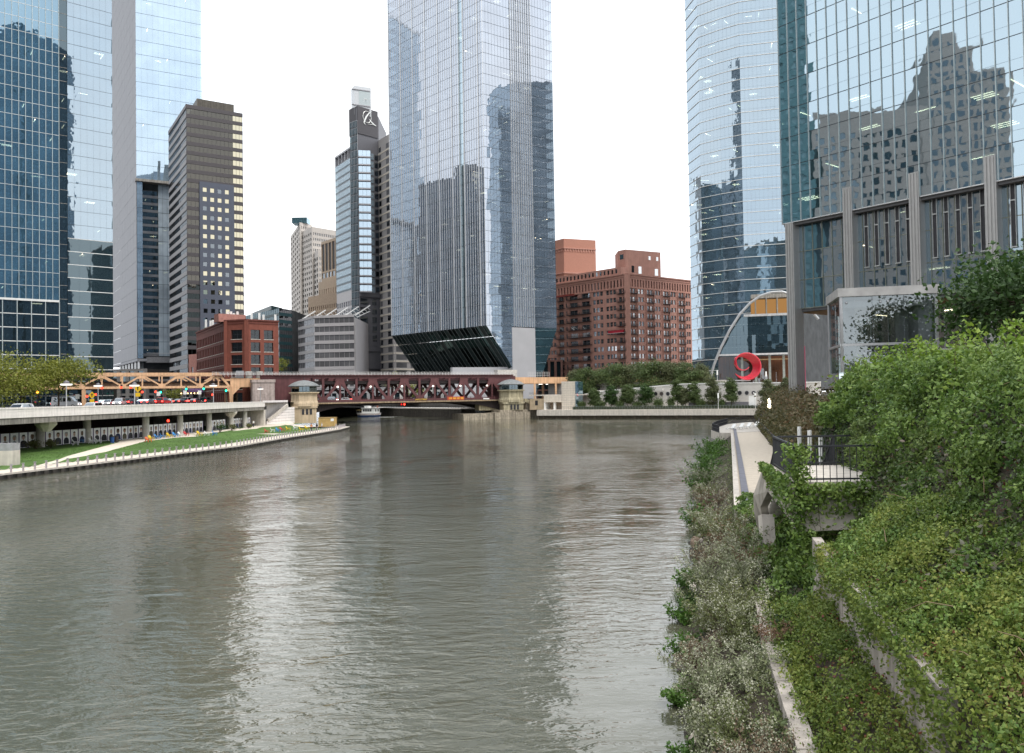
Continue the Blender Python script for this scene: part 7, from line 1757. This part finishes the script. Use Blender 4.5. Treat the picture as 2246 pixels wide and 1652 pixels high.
def clumps(nc, per, Y0, Y1, s0, s1, r, h, seed, pw=1.0):
    """tufts of different height with hollows between them"""
    g = np.random.default_rng(seed); out = []
    for _ in range(nc):
        y = Y0 + (Y1 - Y0) * g.random() ** pw; q = s0 + (s1 - s0) * g.random(); x = ex(y) + q
        if x > .68 * y + 1.0 and y < 45: continue
        sl = (tz(q + .15, y) - tz(q - .15, y)) / .3; k = math.hypot(1, sl); nv = np.array([-sl / k, 0, 1 / k]); tv = np.array([1 / k, 0, sl / k])
        rr = r * g.uniform(.5, 1.5); hh = h * g.uniform(.3, 1.6); m = int(per * g.uniform(.5, 1.4)); c = np.array([x, y, tz(q, y)])
        a = g.normal(size=(m, 3)); out.append(c + np.outer(a[:, 0] * rr * .55, tv) + np.outer(a[:, 1] * rr * .55, (0, 1, 0)) + np.outer(np.abs(a[:, 2]) * hh * .5 + .03, nv) + np.array([0, 0, -.25 * rr]) * (np.abs(a[:, 0])[:, None] * (k > 1.4)))
    return np.concatenate(out)
def near_leaves(name, P, k, m, up):      # leaves are finer where the bank comes close
    return leaves(name, P, k * (.45 + P[:, 1] * .022), m, up=up, kind='stuff')
def lobes(n, dens, Y0, Y1, s0, s1, r0, r1, seed, pw=1.0, squash=.8):
    """leafy billows: a shell of leaves over each swelling, dark and open underneath"""
    g = np.random.default_rng(seed); PP, NN = [], []
    for _ in range(n):
        y = Y0 + (Y1 - Y0) * g.random() ** pw; q = s0 + (s1 - s0) * g.random(); x = ex(y) + q
        if x > .68 * y + 1.4 and y < 45: continue
        sl = (tz(q + .2, y) - tz(q - .2, y)) / .4; k = math.hypot(1, sl); nv = np.array([-sl / k, 0, 1 / k]); out = nv * .6 + np.array([-.25, -.3, .75]); out /= np.linalg.norm(out)
        r = r0 + (r1 - r0) * g.random() ** 1.6; c = np.array([x, y, tz(q, y)]) + nv * r * .15; m = int(dens * r * r * 6)
        d = g.normal(size=(m * 2, 3)); d /= np.linalg.norm(d, axis=1)[:, None]; d = d[(d @ out) > -.15 + .3 * g.random(len(d))][:m]
        lump = 1 + .16 * np.sin(d[:, 0] * 7 + seed + x) * np.sin(d[:, 2] * 6 + y) + .1 * g.normal(size=len(d))
        PP.append(c + d * np.array([1, 1, squash]) * (r * lump)[:, None]); NN.append(d)
    return np.concatenate(PP), np.concatenate(NN)
def lobe_leaves(name, PN, k, m, up=.5):
    P, N = PN; return leaves(name, P, k * (.45 + P[:, 1] * .022), m, up=up, kind='stuff', nrm=N)
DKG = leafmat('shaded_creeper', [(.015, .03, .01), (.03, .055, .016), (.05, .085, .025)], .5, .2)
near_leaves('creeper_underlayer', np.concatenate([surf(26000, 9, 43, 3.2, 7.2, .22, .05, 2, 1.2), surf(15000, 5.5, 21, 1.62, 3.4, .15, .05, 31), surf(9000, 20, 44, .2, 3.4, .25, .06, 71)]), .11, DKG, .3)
lobe_leaves('creeper', lobes(210, 175, 10.5, 40, 4.4, 6.7, .35, .9, 1, 1.2), .12, GRN)
lobe_leaves('creeper', lobes(190, 150, 10, 35, 3.1, 4.6, .25, .5, 15, 1.2), .11, leafmat('creeper_mid', [(.035, .07, .02), (.075, .13, .032), (.13, .19, .05), (.2, .25, .075)], .45, .3))
near_leaves('creeper_broad_leaves', clumps(150, 34, 10, 40, 4.4, 6.6, .5, .8, 12, 1.2), .17, GRN, .4)
lobe_leaves('ground_cover', lobes(250, 290, 5.5, 21, 1.7, 3.7, .22, .6, 3), .085, YGR)
lobe_leaves('ground_cover', lobes(210, 270, 6, 22, 1.7, 4.4, .2, .55, 5), .10, GRN)
lobe_leaves('ground_cover', lobes(300, 300, 7.0, 22, .42, 1.42, .16, .38, 4), .082, YGR)
lobe_leaves('ground_cover', lobes(110, 190, 20, 44, .3, 3.4, .35, .75, 7), .12, GRN)
lobe_leaves('withered_cover', lobes(70, 150, 6, 22, 1.7, 4.2, .15, .4, 25), .08, leafmat('withered', [(.07, .045, .02), (.14, .09, .04), (.2, .15, .06)]))
lobe_leaves('tall_weeds', lobes(60, 170, 6, 22, 1.7, 3.9, .18, .34, 26, squash=2.0), .075, leafmat('weed_green', [(.06, .12, .02), (.12, .2, .035), (.2, .29, .06)]))
near_leaves('trailing_leaves', surf(5200, 8, 24, .05, .8, .14, .05, 14), .08, YGR, .4)
leaves('fallen_leaves', surf(3600, 6, 22, .5, 4.5, .3, .05, 8), .08, RED, up=.6, kind='stuff')
mb = MB()
for k in range(160):       # bare stems and runners
    y = 6 + 34 * rng.random() ** 1.3; q = rng.uniform(1.7, 5.6); a = Vector((ex(y) + q, y, tz(q, y) + rng.uniform(.15, .6))); b = a + Vector((rng.uniform(-.7, .7), rng.uniform(-.7, .7), rng.uniform(-.3, .25))); mb.tube([a, a.lerp(b, .5) + Vector((0, 0, rng.uniform(0, .2))), b], [.009, .007, .004], 4)
mb.build('runner_stems', mat('pale_stem', (.20, .15, .09), .8), kind='stuff')
WV = []
for _ in range(10000):      # strands hanging over the terrace wall
    y = 6.5 + 13.5 * rng.random(); hang = .55 + .45 * math.sin(y * 3.1) * math.sin(y * 1.37 + .6) + max(0, (11.5 - y) * .35); z = 4.2 - abs(rng.gauss(0, .6)) * hang + (.15 if rng.random() < .3 else 0)
    WV.append((ex(y) + 1.36 - rng.random() * .14 + (.35 * rng.random() if z > 4.15 else 0), y, z))
leaves('hanging_creeper', WV[:6500], .075, YGR, up=.2, kind='stuff')
leaves('ground_cover', surf(24000, 42, 132, 4.4, 9.5, 1.0, .1, 9, 1.3), .3, leafmat('autumn_cover', [(.04, .05, .02), (.08, .085, .03), (.13, .12, .05), (.15, .09, .05)]), up=.4, kind='stuff')
BK = []
for _ in range(34000):     # low growth that knits the bank together
    y = 8 + 95 * rng.random() ** 2.0; f = rng.uniform(.02, .95); e_, s_ = ex(y), sx(y)
    BK.append((s_ + (e_ - s_) * f, y, max(.05, 1.85 * min(1, f * 1.1) - .1) + abs(rng.gauss(0, .22)) * (.6 + .4 * math.sin(y * 1.9 + f * 6))))
leaves('bank_growth', BK, .11, leafmat('bank_cover', [(.05, .075, .03), (.10, .135, .05), (.17, .20, .085), (.24, .255, .14)], .6, .2), up=.35, kind='stuff', aspect=.45)
leaves('wall_vine', clumps(120, 36, 10, 26, 3.0, 4.6, .5, .45, 6), .12, DUL, up=.3, kind='stuff')
# long shoots standing above the creepers
mb = MB(); SP = []
for k in range(95):
    y = rng.uniform(12, 38); q = rng.uniform(4.8, 6.5); p = Vector((ex(y) + q, y, tz(q, y) + .35)); d_ = Vector((rng.uniform(-.5, .3), rng.uniform(-.5, .5), 1)).normalized(); L = rng.uniform(.5, 1.3)
    mb.tube([p, p + d_ * L * .6, p + d_ * L + Vector((rng.uniform(-.2, .2), 0, -.05))], [.012, .009, .004], 4)
    for j in range(26): f = rng.uniform(.3, 1); r_ = Vector((rng.gauss(0, .09), rng.gauss(0, .09), rng.gauss(0, .06))); SP.append(p + d_ * L * f + r_)
mb.build('creeper_shoots', M_bark, kind='stuff'); leaves('creeper_tips', SP, .14, leafmat('tip_green', [(.09, .17, .02), (.17, .27, .03), (.25, .33, .06)], .5, .35), kind='stuff')
# creeper over the landing corner
CP = []
for _ in range(5200):
    k = rng.random()
    if k < .35: CP.append((LX0 + rng.gauss(.1, .2), 24.6 + rng.gauss(0, .2), rng.uniform(2.6, 6.4)))
    elif k < .8: CP.append((LX0 + rng.uniform(.1, 4.0), 24.55 + rng.gauss(0, .12), 5.15 - abs(rng.gauss(0, .45)) + .1 * rng.random()))
    else: CP.append((LX0 + rng.uniform(2.0, 3.6), 24.7 + rng.gauss(0, .3), rng.uniform(4.8, 6.6)))
for _ in range(1500):
    f = rng.random(); a = SP_[0].lerp(SP_[9], f); CP.append((a.x - .08 + rng.gauss(0, .07), a.y + rng.gauss(0, .15), a.z + .1 - abs(rng.gauss(0, .5)) * (.3 + f)))
leaves('landing_creeper', CP, .13, GRN, up=.3, kind='stuff')
mb = MB()
for k in range(14):
    a = Vector((LX0 + rng.uniform(0, 3.5), 24.6, 5.1)); mb.tube([a, a + Vector((rng.uniform(-.6, .6), -.05, -.6)), a + Vector((rng.uniform(-1.2, 1.2), -.05, -1.3))], [.012, .01, .006], 4)
mb.build('creeper_stems', M_bark, kind='stuff')

# shrubs on the bank
FLW = leafmat('flower_tips', [(.30, .31, .22), (.40, .40, .30), (.50, .50, .41)], .7, .2)
PAL = leafmat('pale_shrub', [(.12, .145, .07), (.20, .225, .12), (.29, .305, .19)], .6, .2)
BRN = leafmat('dry_grass', [(.10, .06, .035), (.19, .115, .07), (.28, .18, .12)], .8, .2)
PK = leafmat('pinkish_weed', [(.10, .075, .045), (.17, .125, .08), (.25, .20, .14)], .7, .2)
OL2 = leafmat('olive_weed', [(.07, .09, .028), (.13, .155, .055), (.20, .21, .09)], .6, .25)
def bank_shrub(y, f, r, h, kind, label, n=1500, group=None):
    e, s0 = ex(y), sx(y); x = s0 + (e - s0) * f; z = max(0, 2.0 * min(1, f * 1.05) - .15) if f < 1 else tz(x - e, y)
    t = thing('shrub', label, 'shrub', (x, y, z), group=group); g = nrg
    ns = int(26 + 30 * r); a = g.uniform(0, 6.283, ns); sp = np.sqrt(g.uniform(0, 1, ns)); L = h * g.uniform(.45, 1.25, ns)
    B = np.stack([x + .45 * r * sp * np.cos(a), y + .45 * r * sp * np.sin(a), np.full(ns, z)], 1)
    D = np.stack([np.cos(a) * sp * r * .75 / h, np.sin(a) * sp * r * .75 / h, 1 - .25 * sp], 1) + g.normal(size=(ns, 3)) * .16
    si = g.integers(0, ns, n); q = g.uniform(.12, 1.0, n) ** .8
    bend = np.array([0, 0, -.22]) * (q ** 2)[:, None] * (sp[si] * h)[:, None]
    P = B[si] + D[si] * (L[si] * q)[:, None] + bend + g.normal(size=(n, 3)) * (.03 + .05 * r); P[:, 2] = np.maximum(P[:, 2], z + .02)
    sz = .05 + .0015 * y
    if kind == 'flower':
        m = (PAL, PAL, OL2, PAL, OL2, PK)[int(y * 7.3) % 6]
        leaves('foliage', P, sz, m, t, .3, aspect=.4)
        k = n // 2; si = g.integers(0, ns, k); q = g.uniform(.78, 1.04, k)
        Q = B[si] + D[si] * (L[si] * q)[:, None] + np.array([0, 0, -.22]) * (q ** 2)[:, None] * (sp[si] * h)[:, None] + g.normal(size=(k, 3)) * .05
        leaves('blossom', Q, sz * .55, FLW, t, .4, aspect=.7)
    elif kind == 'green': leaves('foliage', P, sz * 1.3, leafmat('bank_green', [(.03, .08, .012), (.07, .15, .022), (.12, .22, .04)], .45, .3), t, .45)
    else: leaves('foliage', P, sz * 1.5, BRN, t, .1, aspect=.16)
    mb = MB()
    for k in range(0, ns, 2): mb.tube([tuple(B[k]), tuple(B[k] + D[k] * L[k] * .5), tuple(B[k] + D[k] * L[k] * .95 + np.array([0, 0, -.2]) * sp[k] * h)], [.012, .008, .004], 4)
    mb.build('stem', M_bark, t)
ordn = lambda i: (words + ['thirteenth', 'fourteenth', 'fifteenth', 'sixteenth', 'seventeenth', 'eighteenth', 'nineteenth', 'twentieth', 'twenty-first', 'twenty-second', 'twenty-third', 'twenty-fourth'])[i]
FL = [(9.6, .45, .8, .7), (10.9, .2, .6, .9), (11.8, .68, .6, 1.0), (12.8, .32, .9, .8), (13.9, .62, .65, 1.2), (15.3, .25, .7, .9), (15.9, .6, .95, 1.0), (17.4, .35, .7, 1.3), (18.2, .75, .7, 1.0), (19.4, .42, 1.0, 1.1), (21.2, .72, .8, 1.4), (22.1, .3, .9, .9), (23.6, .75, 1.2, 1.3), (25, .42, .9, 1.4), (26.8, .85, 1.1, 1.2), (29.0, .5, 1.2, 1.5), (30.6, .9, 1.1, 1.3), (33.6, .5, 1.3, 1.2), (36, .85, 1.2, 1.2), (39, .5, 1.4, 1.4), (44, .45, 1.4, 1.1), (50, .5, 1.6, 1.3), (57, .4, 1.6, 1.1), (66, .4, 2.0, 1.4)]
for i, (y, f, r, h) in enumerate(FL): bank_shrub(y, f, r, h, 'flower', f'pale flowering shrub on the bank, {ordn(i)} one from the near end', 3600 if y < 30 else 2400, 'flowering shrubs on the bank')
for i, (y, f, r, h) in enumerate(((12.4, .05, .55, .55), (17.3, .02, .45, .6), (21, .0, .5, .6), (24.8, .05, .7, .8), (28.5, .05, .8, .8), (33.5, .05, .7, .8), (48, .1, 1.2, 1.5), (66, .1, 1.6, 2.2), (76, .3, 1.8, 1.5), (86, .4, 2.2, 1.4), (96, .4, 2.4, 1.4), (106, .4, 2.4, 1.3))):
    bank_shrub(y, f, r, h, 'green', f'fresh green bush at the waterline, {ordn(i)} one from the near end', 1300, 'green bushes at the waterline')
for i, (y, f, r, h) in enumerate(((31, .95, .9, 1.0), (36, .7, 1.0, 1.1), (27.6, 1.05, .6, .8), (45, .35, 1.1, 1.3), (19.5, 1.15, .5, .5))):
    bank_shrub(y, f, r, h, 'dry', ('dry brown grass tuft behind the stair stringer', 'dry brown grass tuft spilling over the walkway edge', 'small dry tuft under the landing', 'dry brown tuft among far flowering shrubs', 'small reddish dry tuft at the end of the coping')[i], 900)
for i, (y, q, r, h) in enumerate(((46, 6.5, 2.2, 2.6), (52, 6, 2.2, 2.2), (58, 6.5, 2.4, 2.4), (66, 6.5, 2.6, 2.4), (76, 7, 3, 2.6), (88, 7, 3, 2.8), (102, 7.5, 3.2, 3), (118, 8, 3.4, 3.2), (50, 9, 2.6, 2.6), (62, 10, 3, 3))):
    bush(0, 0, r, h, ('autumn', [(.05, .05, .025), (.09, .085, .035), (.15, .12, .06), (.17, .09, .05)]), f'brownish green bush inland of the walkway fence, {ordn(i)} one going out', 1500, .24, p=(ex(y) + q, y, tz(q, y)), group='bushes inland of the walkway')
# reeds
for k, (y, f) in enumerate(((30.5, .0), (13.7, .35))):
    x = sx(y) + (ex(y) - sx(y)) * f; t = thing('reed_clump', ('tall dark reed clump at the water edge', 'short bright reed clump among the rocks')[k], 'reeds', (x, y, .2)); P = []
    mb = MB()
    for j in range(70):
        a = Vector((x + rng.gauss(0, .3), y + rng.gauss(0, .3), .1)); tip = a + Vector((rng.gauss(0, .22), rng.gauss(0, .22), rng.uniform(.5, .95))); mid = a.lerp(tip, .5) + Vector((0, 0, .05)); w_ = Vector((.012, .006, 0))
        mb.add([a - w_, a + w_, mid + w_, tip, mid - w_], [(0, 1, 2, 4), (4, 2, 3)])
    mb.build('blades', leafmat('reed', [(.02, .05, .02), (.05, .09, .03), (.08, .13, .04)]), t)
# rocks along the water
import bmesh
def rock_mesh(seed):
    g = random.Random(seed); bm = bmesh.new(); bmesh.ops.create_icosphere(bm, subdivisions=2, radius=1)
    for v in bm.verts: v.co *= 1 + .22 * math.sin(v.co.x * 3 + seed) * math.cos(v.co.y * 2.5 + seed * 2) + g.uniform(-.09, .09)
    me = bpy.data.meshes.new('rock'); bm.to_mesh(me); bm.free(); return me
rms = [rock_mesh(s) for s in range(5)]
M_rock = [mat('pale_rock', (.34, .30, .26), .9, var=.3, scale=4, bump=.4), mat('dark_wet_rock', (.05, .045, .04), .5, var=.4, scale=4), mat('brown_rock', (.16, .12, .09), .8, var=.3, scale=4)]
for k in range(64):
    y = 9.5 + 60 * (rng.random() ** 1.7); d_ = rng.uniform(-.35, 1.0); x = sx(y) + d_; mi = 1 if d_ < .15 else rng.choice((0, 0, 2)); r_ = rng.uniform(.1, .26) * (1 + y * .012)
    o = linkmesh('rock', rms[k % 5], None, None, (x, y, max(-.02, d_ * .55)), (rng.uniform(0, 3), rng.uniform(0, 3), rng.uniform(0, 6))); o.scale = (r_, r_ * rng.uniform(.7, 1.2), r_ * .65); slotmat(o, M_rock[mi])
    tag(o, ('pale tumbled rock on the planted bank above the waterline', 'dark wet rock at the edge of the river', 'brown rock on the planted bank above the waterline')[mi], 'rock', ('pale bank rocks', 'wet rocks', 'brown bank rocks')[mi])
# dark tree by the glass lift house
p = at(2262, 640, 30); tree('corner_tree', 'dense dark green tree beside the glass lift house', (p.x, p.y, 8.8), 4.3, 2.7, 3.6, DGR, 9000, .2, .16, 44, seed=99)
p = at(2335, 560, 34); tree('corner_tree', 'taller dark tree behind the dense one by the lift house', (p.x, p.y, 8.8), 5.0, 2.8, 4.2, DGR, 6000, .22, .16, 40, seed=98)
FC = []
for _ in range(9000):      # growth on the slope behind the lookout deck
    y = rng.uniform(112, 172); q = rng.uniform(4.6, 13.5); FC.append((ex(min(y, 133)) + max(0, y - 133) * .27 + q, y, tz(q, y) + abs(rng.gauss(0, .7)) + .05))
GLW = onz(1690, 930, 2.06); FC = [q for q in FC if not (GLW.x - 5 < q[0] < GLW.x + 3 and q[1] < GLW.y + 3)]
leaves('ground_cover', FC, .42, MATS['autumn_cover'], up=.4, kind='stuff')
